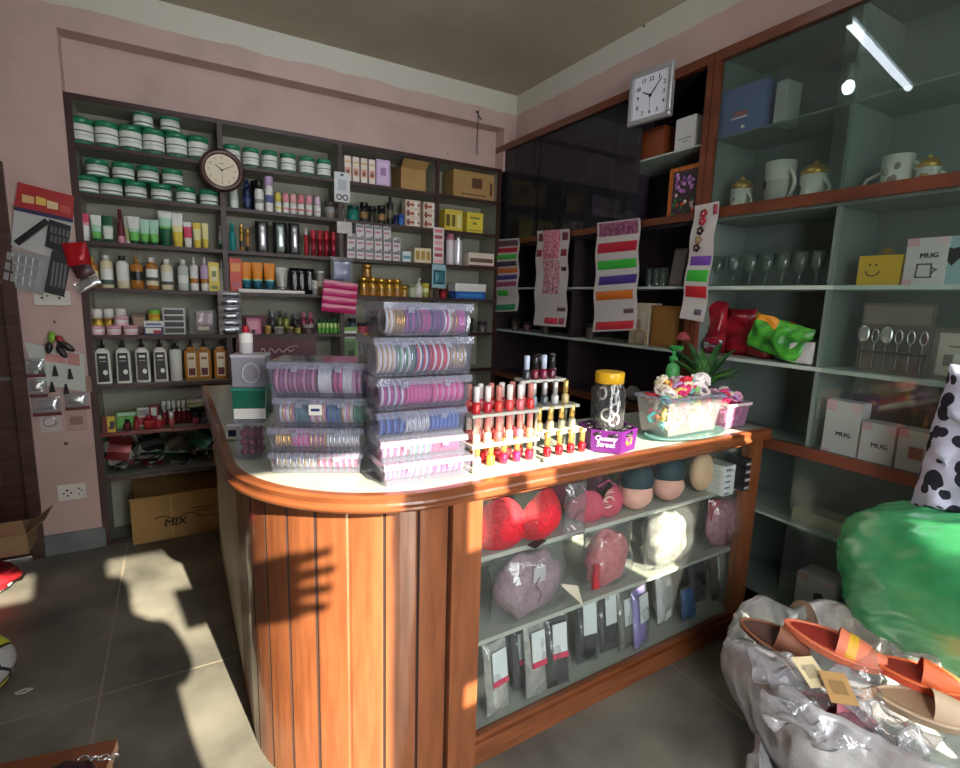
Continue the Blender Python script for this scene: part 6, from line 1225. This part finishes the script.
# ------------------------------------------------------------------ goods inside the counter display
def cx(px, y, z): return xs(px, y, z)
LACE = noisy('red_lace', (186, 14, 32), (222, 30, 48), 120, .7, 3, .3)
def cup(mb, c, r, m, tilt=0, sy=.62, sz=1.0): mb.ball(c, r, m, 18, 12, (1, sy, sz))
def bra(label, px, y, z, r, m, strap, straps=True, group=None):
    x = cx(px, y, z+r); t = thing('bra', label, 'bra', (x, y, z), TH)
    W, H = r*2.05, r*2.05
    def sh(u, v, off):
        q = 2*u-1; a = abs(q); top = H*(.58+.42*math.sin(PI*min(1, a))**.8) if a < .98 else H*.5; bot = H*.10*(1-math.sin(PI*a)); bump = math.sqrt(max(0, 1-((a-.5)/.5)**2))*math.sin(PI*(.06+.88*v))**.7
        return (q*W, -r*.85*bump+off+.04*a*a, bot+(top-bot)*v)
    for nm, u0, u1 in (('cup', 0, .47), ('cup', .53, 1), ('bridge', .47, .53)):
        b = MB(); b.grid(lambda u, v: sh(u0+(u1-u0)*u, v, 0), 18 if nm == 'cup' else 4, 14, m); b.grid(lambda u, v: sh(u1-(u1-u0)*u, v, .008), 18 if nm == 'cup' else 4, 14, m); b.build(nm, t)
    if straps:
        for s in (-1, 1): MB().tube([(s*r*1.3, 0, r*1.9), (s*r*1.2, .04, r*2.15), (s*r*.8, .07, r*1.6)], .004, strap, 6).build('strap', t)
    return t
z1, z2, z3 = SHZ[0]+.001, SHZ[1]+.001, .0795
bra('bright red lace bra filling the corner of the upper case shelf', 522, 1.315, z1, .086, LACE, RED)
MB().b2((-.02, -.02, 0), (.02, .02, .002), BLK).build('x') if False else None
o = MB().b2((-.035, -.015, 0), (.035, .015, .004), BLK).build('black_tag'); o.location = (cx(537, 1.285, z1), 1.285, z1); o.rotation_euler = (0, 0, .4); tag(o, 'black tag lying on the shelf in front of the red bra', 'tag')
bra('dark plum bra behind the pink one on the upper case shelf', 583, 1.47, z1, .075, M((96, 30, 56), .7), MRN)
t = bra('pink-red bra with looped straps on the upper case shelf', 602, 1.34, z1, .058, M((196, 70, 96), .7), PNK)
for k in range(4): MB().tube([(.01*k+.028*math.cos(a*PI/8), -.03+.006*k, .075+.006*k+.02*math.sin(a*PI/8)) for a in range(16)], .0035, (M((236, 190, 180), .5), M((206, 120, 130), .5))[k % 2], 5, True).build('strap_loop', t)
DT = M((16, 44, 54), .7); NUDE = M((220, 164, 150), .65)
for j, (px, y) in enumerate(((636, 1.35), (668, 1.36))):
    for i in range(4):
        x = cx(px, y, z1+.05); o = MB().ball((0, 0, 0), .074, (NUDE, NUDE, M((206, 150, 140), .65), DT)[i], 16, 10, (1, .72, .85)).build('bra_cup'); o.location = (x+.012*i, y+.022*i, z1+.064+.018*i) if i < 3 else (x+.006, y+.004, z1+.064+.052); tag(o, f'{("blush", "rosy", "beige-pink", "dark teal")[i]} moulded bra cup, {ORD[i]} in the nest {("nearer the pink bra", "nearer the beige cup")[j]}', 'bra cup', 'nested bra cups')
x = cx(702, 1.36, z1); o = MB().ball((0, 0, .085), .082, M((222, 184, 148), .6), 16, 10, (.8, .5, 1.02)).build('bra_cup'); o.location = (x, 1.37, z1); tag(o, 'tall beige moulded cup beside the white cartons in the case', 'bra cup')
for c in range(2):
    for i in range(5 if c == 0 else 4):
        h = (.026, .036)[c]; x = cx((721, 741)[c], 1.32, z1+.08)
        o = inst('casebox%d' % c, k_box((.075, .072)[c], .10, h*.96, (M((206, 214, 212), .5), M((36, 38, 42), .4))[c], [(.1, .6, .2, .5, (M((90, 110, 120), .5), M((170, 174, 176), .5))[c])], 'x')[1], 'hosiery_carton', f'flat {("white", "black")[c]} carton, {ORD[i]} from the bottom of its stack on the upper case shelf', 'box', (x, 1.33, z1+h*i), TH, f'{("white", "black")[c]} flat cartons in the case')
CBAG = clear('crinkled_bag', (244, 244, 246), .07, (230, 230, 234), 2.6, .08, .8, 22)
def bagged(label, px, y, z, w, h, d, m, seed, tilt=0, extra=None):
    x = cx(px, y, z+h/2); t = thing('bagged_bra', label, 'bag', (x, y, z), TH)
    X_ = Matrix.Rotation(tilt, 4, 'X')
    b = MB(X_); b.ball((-w*.02, 0, h*.48), 1, m, 20, 14, (w*.53, d*.42, h*.46), wob=.2, seed=seed, fr=5); b.build('garment', t)
    MB(X_).pillow(w*1.16, h*1.06, d*1.06, CBAG, (0, 0, h*.53), 14, 14, wob=.016, seed=seed).build('bag', t)
    if extra: extra(t, w, h, d)
    return t
MVE = noisy('mauve_fabric', (150, 118, 132), (176, 142, 152), 60, .75, 3, .2); CRL = noisy('coral_fabric', (196, 84, 96), (222, 120, 126), 70, .7, 3, .2); OFW = noisy('offwhite_fabric', (160, 156, 150), (186, 182, 174), 50, .7, 3, .1); DPK = noisy('dusty_pink_fabric', (176, 110, 128), (204, 140, 156), 60, .7, 3, .2)
bagged('bagged mauve padded bra on the middle shelf beside the corner post', 528, 1.345, z2, .255, .245, .15, MVE, 1, 0, lambda t, w, h, d: (MB().tube([(.02*math.sin(k*.8)*(.4+k*.05)-.005, -d*.44-.002, .08+.011*k) for k in range(9)], .0025, M((110, 66, 84), .5), 5).build('printed_flourish', t), MB().b2((-.03, -d*.45, h*.62), (.02, -d*.44, h*.84), M((206, 200, 200), .4)).build('price_label', t)))
o = MB().plate([(0, 0), (-.115, .115), (-.03, .085)], .003, M((226, 210, 190), .5)).build('folded_card'); o.location = (cx(583, 1.285, z2+.02), 1.283, z2+.002); tag(o, 'cream triangular card between the mauve and coral bags', 'card')
bagged('bagged coral pink bra on the middle case shelf', 607, 1.36, z2, .19, .235, .13, CRL, 2, 0, lambda t, w, h, d: MB().b2((-w*.52, -d*.30, .02), (-w*.36, -d*.2, h*.5), M((206, 30, 50), .4)).build('red_edge', t, label='red edge of the bag'))
bagged('bagged off-white bra in the middle case shelf', 667, 1.36, z2, .215, .245, .13, OFW, 3, 0, None)
bagged('bagged dusty pink bra at the far end of the middle case shelf', 722, 1.365, z2, .20, .235, .12, DPK, 4, 0, lambda t, w, h, d: MB().b2((-w*.5, -.01, h*.6), (-w*.2, .01, h*.98), M((196, 60, 90), .4)).build('pink_header', t, label='brighter pink header'))
o = MB().pillow(.09, .19, .03, CBAG, (0, 0, .095), 10, 14, wob=.02, seed=12).build('empty_clear_bag'); o.location = (cx(574, 1.27, z1), 1.272, z1-.14+.14); tag(o, 'crumpled clear bag between the red and pink bras', 'bag')
# packed socks and underwear on the case floor
def pack(label, px, z, w, h, m, seed, band=None, tagm=None, y=1.315, tilt=.16, nm='sock_pack'):
    w *= 1.25; h = min(.285, h*1.15); y -= .01
    x = cx(px, y, z+h/2); t = thing(nm, label, 'pack', (x, y, z), TH+.15*math.sin(seed)); X_ = Matrix.Rotation(-tilt, 4, 'X')
    MB(X_).pillow(w*.86, h*.9, .035, m, (0, 0, h*.46), 8, 10, wob=.01, seed=seed).build('garment', t); MB(X_).pillow(w, h, .045, CBAG, (0, 0, h/2), 10, 12, wob=.012, seed=seed+30).build('bag', t)
    if tagm: MB(X_).b2((-w*.28, -.026, h*.42), (w*.28, -.023, h*.84), tagm).build('paper_tag', t, label='white paper tag')
    if band: MB(X_).b2((-w*.30, -.028, h*.40), (w*.30, -.025, h*.47), band).build('red_band', t)
    return t
DK = M((30, 26, 28), .7); TG = M((214, 218, 220), .5); PRD = M((206, 60, 90), .5)
zz = z3
pack('clear pack with white tag and pink band next to the corner post', 500, zz, .09, .23, OFW, 1, PRD, TG); pack('dark sock pack with white tag, second along the case floor', 524, zz, .075, .22, DK, 2, PRD, TG, 1.37)
pack('pale pack with pink band, third along the case floor', 539, zz, .085, .26, OFW, 3, PRD, TG); pack('black pack with white tag and pink band, fourth along the case floor', 560, zz, .085, .265, DK, 4, PRD, TG)
pack('black pack with tall white tag, fifth along the case floor', 590, zz, .085, .255, DK, 5, None, TG, 1.36); pack('black pack with tall white tag, sixth along the case floor', 611, zz, .08, .25, DK, 6, None, TG, 1.37); pack('grey and white pack before the lilac one on the case floor', 628, zz, .07, .22, M((120, 116, 110), .6), 7, None, TG, 1.35)
pack('lilac pack with white tag in the middle of the case floor', 644, zz, .085, .23, M((140, 124, 190), .6), 8, None, TG, 1.33); pack('white carton-like pack past the lilac one', 668, zz, .10, .22, M((224, 224, 222), .6), 9, None, None, 1.40)
pack('bright blue pack at the far end of the case floor', 690, zz, .07, .13, M((40, 110, 180), .5), 10, None, None, 1.36); pack('navy pack above the bright blue one', 701, zz, .09, .25, M((26, 30, 40), .6), 11, None, None, 1.43); pack('dim brown pack near the end post', 722, zz, .09, .22, M((80, 70, 64), .6), 12, None, TG, 1.40)

# ------------------------------------------------------------------ bags by the cabinet
SILB = noisy('silver_plastic_sheet', (186, 186, 188), (222, 222, 222), 9, .22, 8, 1.0, metal=.25, spec=.9)
bc = Vector((1.80, .57, 0)); t = thing('silver_bag', 'large open silver plastic bag full of slippers on the floor by the cabinet', 'bag', bc)
def bagpt(u, v):
    a = 2*PI*u; prof = [(0, .60), (.06, .84), (.16, .98), (.27, 1.04), (.35, 1.02), (.385, .98), (.39, .93), (.35, .89), (.26, .84), (.22, .80)]
    f = v*(len(prof)-1); i = min(int(f), len(prof)-2); q = f-i; z = prof[i][0]*(1-q)+prof[i+1][0]*q; r = prof[i][1]*(1-q)+prof[i+1][1]*q
    d = Vector((math.cos(a), math.sin(a), 0)); n1 = noise.noise(Vector((d.x*2.2, d.y*2.2, z*2.5)))*.10; n2 = noise.noise(Vector((math.cos(a)*7, math.sin(a)*7, z*3)))*.035*min(1, z*6); n3 = (abs(noise.noise(Vector((math.cos(a)*9, math.sin(a)*9, z*6+3))))*.07-abs(noise.noise(Vector((math.cos(a)*21+z*12, math.sin(a)*21, z*14))))*.035)*min(1, z*5)
    r = r*(1+n1)+n2+n3; rim = noise.noise(Vector((d.x*3, d.y*3, 5)))*.05*(z/.4)**2- .03*max(0, d.y)*(z/.39)**2
    return (.35*r*d.x, .47*r*d.y, max(0.002, z+rim))
MB().grid(bagpt, 150, 44, SILB, closed_u=True).build('bag', t)
MB().grid(lambda u, v: (.25*math.cos(2*PI*u)*v, .39*math.sin(2*PI*u)*v, .235), 24, 3, SILB, closed_u=True).build('bag_inside', t)
MB().pillow(.16, .10, .03, SILB, (0, 0, 0), 12, 10, wob=.03, seed=3).build('loose_corner', t, (-.30, .20, .055), .5)
def slipper(label, c, rz, rot, L, sole, upper, inner, band=None):
    t = thing('slipper', label, 'slipper', c, rz, rot=rot); 
    def outl(k, wd): a = 2*PI*k; x = .5*L*math.cos(a); return x, wd*math.sin(a)*(1+.18*math.cos(a)-.12*math.cos(2*a))
    n = 28; wd = L*.19
    b = MB(); pts = [outl(k/n, wd) for k in range(n)]; b.prism(pts, 0, .022, sole); b.build('sole', t)
    b = MB(); b.prism([(x*.8-.01, y*.74) for x, y in pts], .022, .026, inner); b.build('insole', t)
    def up(u, v):
        x = L*(.02+.46*v); hw = wd*(1-.55*max(0, v-.35)**1.4/.55)*1.0; a = PI*u; h = .058*(1-.55*v)
        return (x, -hw*math.cos(a)*(1 if v < .9 else .9), .018+h*math.sin(a))
    MB().grid(lambda u, v: up(1-u, v), 14, 10, lambda u, v: (band if band and .15 < v < .42 else upper)).build('upper', t)
    MB().tube([(x*1.0, y*1.0, .022) for x, y in pts], .005, upper, 6, True).build('welt', t)
    return t
SAL = M((232, 128, 92), .5); CORL = M((222, 90, 60), .5); RIN = M((160, 50, 40), .6); YSTR = M((230, 178, 50), .45)
p = on(832, 648, 2, .43); slipper('salmon slipper with dark red insole and yellow strap, topmost in the silver bag', p, 0, (.10, .12, math.atan2(*(lambda d: (d.y, d.x))(on(884, 668, 2, .43)-on(790, 635, 2, .43)))), .27, SAL, SAL, RIN, YSTR)
p = on(915, 680, 2, .42); slipper('orange-red slipper half under the green bag', p, 0, (.1, .05, math.atan2(*(lambda d: (d.y, d.x))(on(960, 694, 2, .42)-on(880, 668, 2, .42)))), .22, CORL, M((226, 110, 60), .5), RIN)
p = on(826, 716, 2, .325); slipper('dusty pink slipper deep in the silver bag', p, 0, (.3, .1, -.9), .22, M((190, 110, 124), .6), M((206, 124, 136), .6), M((150, 80, 90), .6))
p = on(772, 640, 2, .40); slipper('brown slipper edge at the rim of the silver bag', p, 0, (.5, .2, -1.1), .20, M((110, 70, 50), .6), M((130, 80, 56), .6), M((80, 50, 40), .6))
p = on(925, 712, 2, .38); slipper('beige slipper below the orange-red one', p, 0, (.2, 0, -1.0), .24, M((196, 170, 140), .6), M((206, 180, 150), .6), M((170, 140, 110), .6))
for i, (px, py, z, w, h, lab) in enumerate(((775, 668, .39, .13, .12, 'crinkled clear wrapper at the rim of the silver bag'), (800, 690, .40, .14, .12, 'crinkled clear wrapper below the salmon slipper'), (850, 690, .40, .16, .12, 'crinkled clear wrapper under the salmon slipper strap'), (880, 715, .38, .16, .14, 'crinkled clear wrapper in the middle of the silver bag'), (915, 660, .43, .12, .06, 'shiny clear wrapper between the two orange slippers'), (762, 655, .37, .12, .15, 'crumpled whitish wrapper at the tall rim of the silver bag'), (790, 715, .36, .15, .12, 'crumpled whitish wrapper over the near rim of the silver bag'), (846, 735, .34, .18, .13, 'wide crumpled wrapper over the near rim under the pink slipper'), (900, 742, .34, .18, .14, 'wide crumpled wrapper at the near rim below the beige slipper'), (866, 668, .42, .10, .07, 'small crinkled wrapper against the yellow strap'))):
    o = MB(Matrix.Rotation(-1.25, 4, 'X')).pillow(w, h, .045, CBAG if i % 2 else clear('white_poly', (240, 240, 242), .28, (226, 226, 228), 2.4, .1, .7, 30), (0, 0, 0), 14, 14, wob=.036, seed=i+40).build('plastic_wrapper'); o.location = on(px, py, 2, z); o.rotation_euler = (0, 0, -.8+i*.5); tag(o, lab, 'wrapper')
for i, (px, py, c, a, lab) in enumerate(((811, 672, (232, 214, 170), .5, 'cream printed tag among the wrappers in the silver bag'), (838, 688, (190, 150, 96), .2, 'tan tag beside the cream one in the silver bag'))):
    o = MB(Matrix.Rotation(.35, 4, 'X')).b2((-.034, -.045, 0), (.034, .045, .003), M(c, .5)).b2((-.02, -.02, .003), (.02, .02, .0036), M(tuple(int(v*.8) for v in c), .5)).build('paper_tag'); o.location = on(px, py, 2, .435); o.rotation_euler = (0, 0, -.9+a); tag(o, lab, 'tag')
# green bag
GB = noisy('green_plastic', (38, 134, 78), (84, 178, 118), 3, .25, 5, .12, spec=.9)
gc = Vector((2.0, .53, .62)); t = thing('green_bag', 'bulging green plastic bag lying on the silver bag against the cabinet', 'bag', gc)
def gpt(u, v):
    a = 2*PI*u; b = PI*(v-.5); d = Vector((math.cos(b)*math.cos(a), math.cos(b)*math.sin(a), math.sin(b)))
    q = Vector((d.x*1.2, d.y*1.1+d.z*.4, d.z*1.1)); fold = abs(noise.noise(Vector((d.x*2, d.y*1.6+4, (d.z+.55*d.y)*7))))
    k = 1+noise.noise(q*1.1+Vector((3, 1, 2)))*.16-fold*.085+abs(noise.noise(Vector((d.x*5, d.y*4, (d.z+.6*d.y)*16))))*.03
    return (.165*d.x*k, .31*d.y*k, .275*d.z*k)
MB().grid(gpt, 110, 70, GB, closed_u=True).build('bag', t)
# spotted cushion
m = bpy.data.materials.new('white_cloth_black_spots'); m.use_nodes = True; nt = m.node_tree; N = nt.nodes; tc = N.new('ShaderNodeTexCoord'); vo = N.new('ShaderNodeTexVoronoi'); vo.inputs['Scale'].default_value = 17; vo.inputs['Randomness'].default_value = .7; nz = N.new('ShaderNodeTexNoise'); nz.inputs['Scale'].default_value = 14; ad = N.new('ShaderNodeMath'); ad.operation = 'MULTIPLY_ADD'; ad.inputs[1].default_value = .3; lt_ = N.new('ShaderNodeMath'); lt_.operation = 'LESS_THAN'; lt_.inputs[1].default_value = .60; mx = N.new('ShaderNodeMix'); mx.data_type = 'RGBA'; mx.inputs['A'].default_value = lin((178, 180, 200)); mx.inputs['B'].default_value = lin((18, 18, 34))
L_ = nt.links; L_.new(tc.outputs['Object'], vo.inputs[0]); L_.new(tc.outputs['Object'], nz.inputs[0]); L_.new(nz.outputs[0], ad.inputs[0]); L_.new(vo.outputs['Distance'], ad.inputs[2]); L_.new(ad.outputs[0], lt_.inputs[0]); L_.new(lt_.outputs[0], mx.inputs['Factor']); L_.new(mx.outputs['Result'], N['Principled BSDF'].inputs['Base Color']); N['Principled BSDF'].inputs['Roughness'].default_value = .8
p = on(985, 448, 0, 2.05); o = MB(Matrix.Rotation(.08, 4, 'Y')).pillow(.25, .46, .17, m, (0, 0, 0), 22, 30, wob=.03, seed=5).build('spotted_cushion'); o.location = p; o.rotation_euler = (0, 0, -1.15); tag(o, 'white cloth cushion with black spots standing on the green bag', 'cushion')
# beige boot sole behind the bag
p = on(803, 615, 0, 2.02); t = thing('beige_slipper', 'beige rounded slipper standing on end behind the silver bag', 'slipper', (p.x, p.y, .001))
hh = on(803, 600, 0, 2.02).z; MB().ball((0, 0, hh*.5), 1, M((150, 124, 104), .7), 16, 12, (.035, .075, hh*.5)).build('sole', t); MB().ball((.02, -.02, hh*.45), 1, M((110, 90, 76), .7), 14, 10, (.035, .06, hh*.42)).build('upper', t)

# ------------------------------------------------------------------ floor on the door side
CARD = noisy('grey_brown_cardboard', (132, 108, 78), (150, 124, 92), 4, .8)
p = on(14, 548, 1, 3.20); zb = max(.12, p.z); t = thing('floor_carton', 'open grey-brown carton with spread flaps by the door', 'box', (-.93, 3.20, zb))
for lo, hi in (((-.26, -.10, 0), (.26, -.095, .10)), ((-.26, .095, 0), (.26, .10, .10)), ((-.26, -.095, 0), (-.255, .095, .10)), ((.255, -.095, 0), (.26, .095, .10)), ((-.255, -.095, 0), (.255, .095, .005))): MB().b2(lo, hi, CARD).build('panel', t)
MB(Matrix.Translation((0, -.10, .10)) @ Matrix.Rotation(.5, 4, 'X')).b2((-.26, -.002, 0), (.26, .002, .10), CARD).build('flap', t); MB(Matrix.Translation((.26, 0, .10)) @ Matrix.Rotation(.9, 4, 'Y')).b2((-.002, -.10, 0), (.002, .10, .09), CARD).build('flap', t)
t = thing('red_bag', 'red and white plastic bag on the floor under the grey-brown carton', 'bag', (-1.0, 3.16, 0)); MB().ball((0, 0, .065), 1, lambda u, v: M((176, 40, 50), .35) if v > .35 else M((206, 204, 202), .35), 28, 18, (.28, .17, .065), wob=.2, seed=2).build('bag', t); MB().tube([(.24*math.cos(k*.3-1.5), .15*math.sin(k*.3-1.5), .03) for k in range(11)], .006, M((220, 218, 214), .4)).build('piping', t)
p = on(-24, 668, 2, .11); t = thing('football', 'white football with yellow and pink patches at the edge of the floor', 'ball', (p.x, p.y, .111))
fm = bpy.data.materials.new('football_panels'); fm.use_nodes = True; nt = fm.node_tree; N = nt.nodes; L_ = nt.links; tc = N.new('ShaderNodeTexCoord'); v1 = N.new('ShaderNodeTexVoronoi'); v1.inputs['Scale'].default_value = 9; v1.feature = 'DISTANCE_TO_EDGE'; v2 = N.new('ShaderNodeTexVoronoi'); v2.inputs['Scale'].default_value = 9; rp = N.new('ShaderNodeValToRGB'); rp.color_ramp.interpolation = 'CONSTANT'
for pos, c in ((.0, (190, 190, 190)), (.55, (206, 214, 60)), (.75, (150, 40, 70)), (.85, (196, 196, 196))):
    e = rp.color_ramp.elements.new(pos); e.color = lin(c)
gt = N.new('ShaderNodeMath'); gt.operation = 'LESS_THAN'; gt.inputs[1].default_value = .045; mx = N.new('ShaderNodeMix'); mx.data_type = 'RGBA'; mx.inputs['B'].default_value = lin((24, 22, 24)); sx_ = N.new('ShaderNodeSeparateColor')
L_.new(tc.outputs['Object'], v1.inputs[0]); L_.new(tc.outputs['Object'], v2.inputs[0]); L_.new(v2.outputs['Color'], sx_.inputs[0]); L_.new(sx_.outputs[0], rp.inputs[0]); L_.new(v1.outputs['Distance'], gt.inputs[0]); L_.new(gt.outputs[0], mx.inputs['Factor']); L_.new(rp.outputs[0], mx.inputs['A']); L_.new(mx.outputs['Result'], N['Principled BSDF'].inputs['Base Color']); N['Principled BSDF'].inputs['Roughness'].default_value = .35
MB().ball((0, 0, 0), .11, fm, 36, 24).build('ball', t)
p = on(14, 690, 2, .02); o = MB().tube([(0, 0, .004), (.03, .01, .004), (.05, 0, .004), (.03, -.012, .004), (.01, -.01, .004)], .0035, M((214, 212, 208), .4), 6, True).build('white_tag_loop'); o.location = (p.x, p.y, .002); tag(o, 'small white loop lying beside the football', 'loop')
# low bench corner with a dark bag in the foreground
zt = .40; q0, q1, q2 = on(85, 745, 2, zt), on(118, 738, 2, zt), on(122, 772, 2, zt)
t = thing('wooden_stool', 'orange wooden stool corner at the bottom edge by the camera', 'stool', (q1.x, q1.y, 0)); dx = (q0-q1).normalized(); ang = math.atan2(-dx.y, -dx.x)
X_ = Matrix.Rotation(ang, 4, 'Z'); MB(X_).b2((-.34, -.30, zt-.03), (0, 0, zt), WOODH, bev=.003).build('seat', t)
for a, b_ in ((-.03, -.03), (-.31, -.03), (-.03, -.27), (-.31, -.27)): MB(X_).b2((a-.018, b_-.018, 0), (a+.018, b_+.018, zt-.03), WOOD).build('leg', t)
p = on(52, 790, 2, zt+.05); t = thing('dark_handbag', 'dark plum bag with silver chain lying on the wooden stool', 'bag', (p.x, p.y, zt+.001)); MB().ball((0, 0, .04), 1, M((44, 26, 36), .5), 20, 14, (.075, .06, .04), wob=.2, seed=6).build('bag', t)
for i in range(7): MB(Matrix.Translation((-.01+.018*i, .058-.005*abs(i-3), .055-.002*i)) @ Matrix.Rotation(i*1.3, 4, 'X')).tube([(.010*math.cos(k*PI/5), .0055*math.sin(k*PI/5), 0) for k in range(10)], .0022, SILV, 6, True).build('chain_link', t)
p = on(4, 765, 2, .52); o = MB(Matrix.Rotation(.6, 4, 'Z')).b2((-.14, -.05, 0), (.0, .05, .03), M((206, 196, 206), .5), bev=.004).build('lilac_box')
o.location = (p.x, p.y, zt+.012); tag(o, 'pale lilac box corner beside the dark plum bag', 'box')
o.location.z = zt+.001

# ------------------------------------------------------------------ the photographer, whose shadow falls on the floor and the counter
me = bpy.data.meshes.new('body'); J = {}; verts = []; edges = []; rad = []
def jt(n, co, r, par=None):
    J[n] = len(verts); verts.append((co[0]+.10 if n[:2] not in ('wr', 'ha', 'fl', 'fr', 'th', 'kr') else co[0], co[1], co[2]*ZS)); rad.append(r)
    if par: edges.append((J[par], J[n]))
Y0 = -.20; ZS = 1.06
jt('pelvis', (0, Y0, .92), (.155, .11)); jt('waist', (0, Y0, 1.08), (.135, .10), 'pelvis'); jt('chest', (0, Y0, 1.28), (.16, .11), 'waist'); jt('neck', (0, Y0+.01, 1.47), (.06, .06), 'chest'); jt('head', (0, Y0+.03, 1.58), (.085, .095), 'neck'); jt('crown', (0, Y0+.03, 1.68), (.07, .08), 'head')
for s, n in ((-1, 'l'), (1, 'r')):
    jt('sh'+n, (s*.165, Y0, 1.37), (.06, .06), 'chest'); jt('el'+n, (s*.17, Y0+.10, 1.14), (.05, .05), 'sh'+n)
    jt('wr'+n, (s*.115, Y0+.12, 1.33/ZS), (.03, .03), 'el'+n); jt('ha'+n, (s*.095, Y0+.14, 1.40/ZS), (.03, .02), 'wr'+n)
    for k in range(4): jt('f%s%d' % (n, k), (s*(.08-.012*k), Y0+.15, (1.45-.005*k)/ZS), (.009, .009), 'ha'+n)
    jt('th'+n, (s*.06, Y0+.15, 1.41/ZS), (.010, .010), 'ha'+n)
    jt('hip'+n, (s*.09, Y0, .84), (.09, .09), 'pelvis'); jt('kn'+n, (s*.11, Y0+.01, .48), (.06, .06), 'hip'+n); jt('an'+n, (s*.12, Y0, .09), (.042, .045), 'kn'+n); jt('toe'+n, (s*.13, Y0+.14, .04), (.04, .035), 'an'+n)
me.from_pydata(verts, edges, []); o = bpy.data.objects.new('person', me); C.objects.link(o); me.materials.append(M((70, 60, 66), .8))
sk = o.modifiers.new('skin', 'SKIN'); me.skin_vertices or None
if not me.skin_vertices: me.attributes
for i, r in enumerate(rad): me.skin_vertices[0].data[i].radius = r
me.skin_vertices[0].data[0].use_root = True
soft(o, 1); tag(o, 'person in dark clothes holding up a phone, seen only by shadow', 'person')
b = MB(); b.box((0, 0, 0), (.15, .008, .075), BLK, bev=.002); ph = b.build('phone'); ph.location = (0, Y0+.17, 1.4616-.005); tag(ph, 'black phone held up by the person taking the picture', 'phone')
# unseen hand shape on a string, added to cast the hand shadow on the planks
t = thing('hand_shadow_caster', 'unseen hand-shaped shadow caster added in the shop front opening', 'shadow caster', (.50, YF+.16, 1.755)); MT = M((150, 120, 100), .8)
MB().pillow(.15, .21, .05, MT, (-.03, 0, 0), 10, 10, wob=.012, seed=2).build('palm', t)
for k in range(4): MB().tube([(.02, 0, .075-.048*k), (.07, 0, .080-.052*k), (.115-.008*abs(k-1), 0, .082-.055*k)], [.02, .017, .012], MT, 8).build('finger', t)
MB().tube([(-.05, 0, .10), (-.05, 0, .25), (-.05, 0, .45)], .0015, MT, 5).build('string', t)
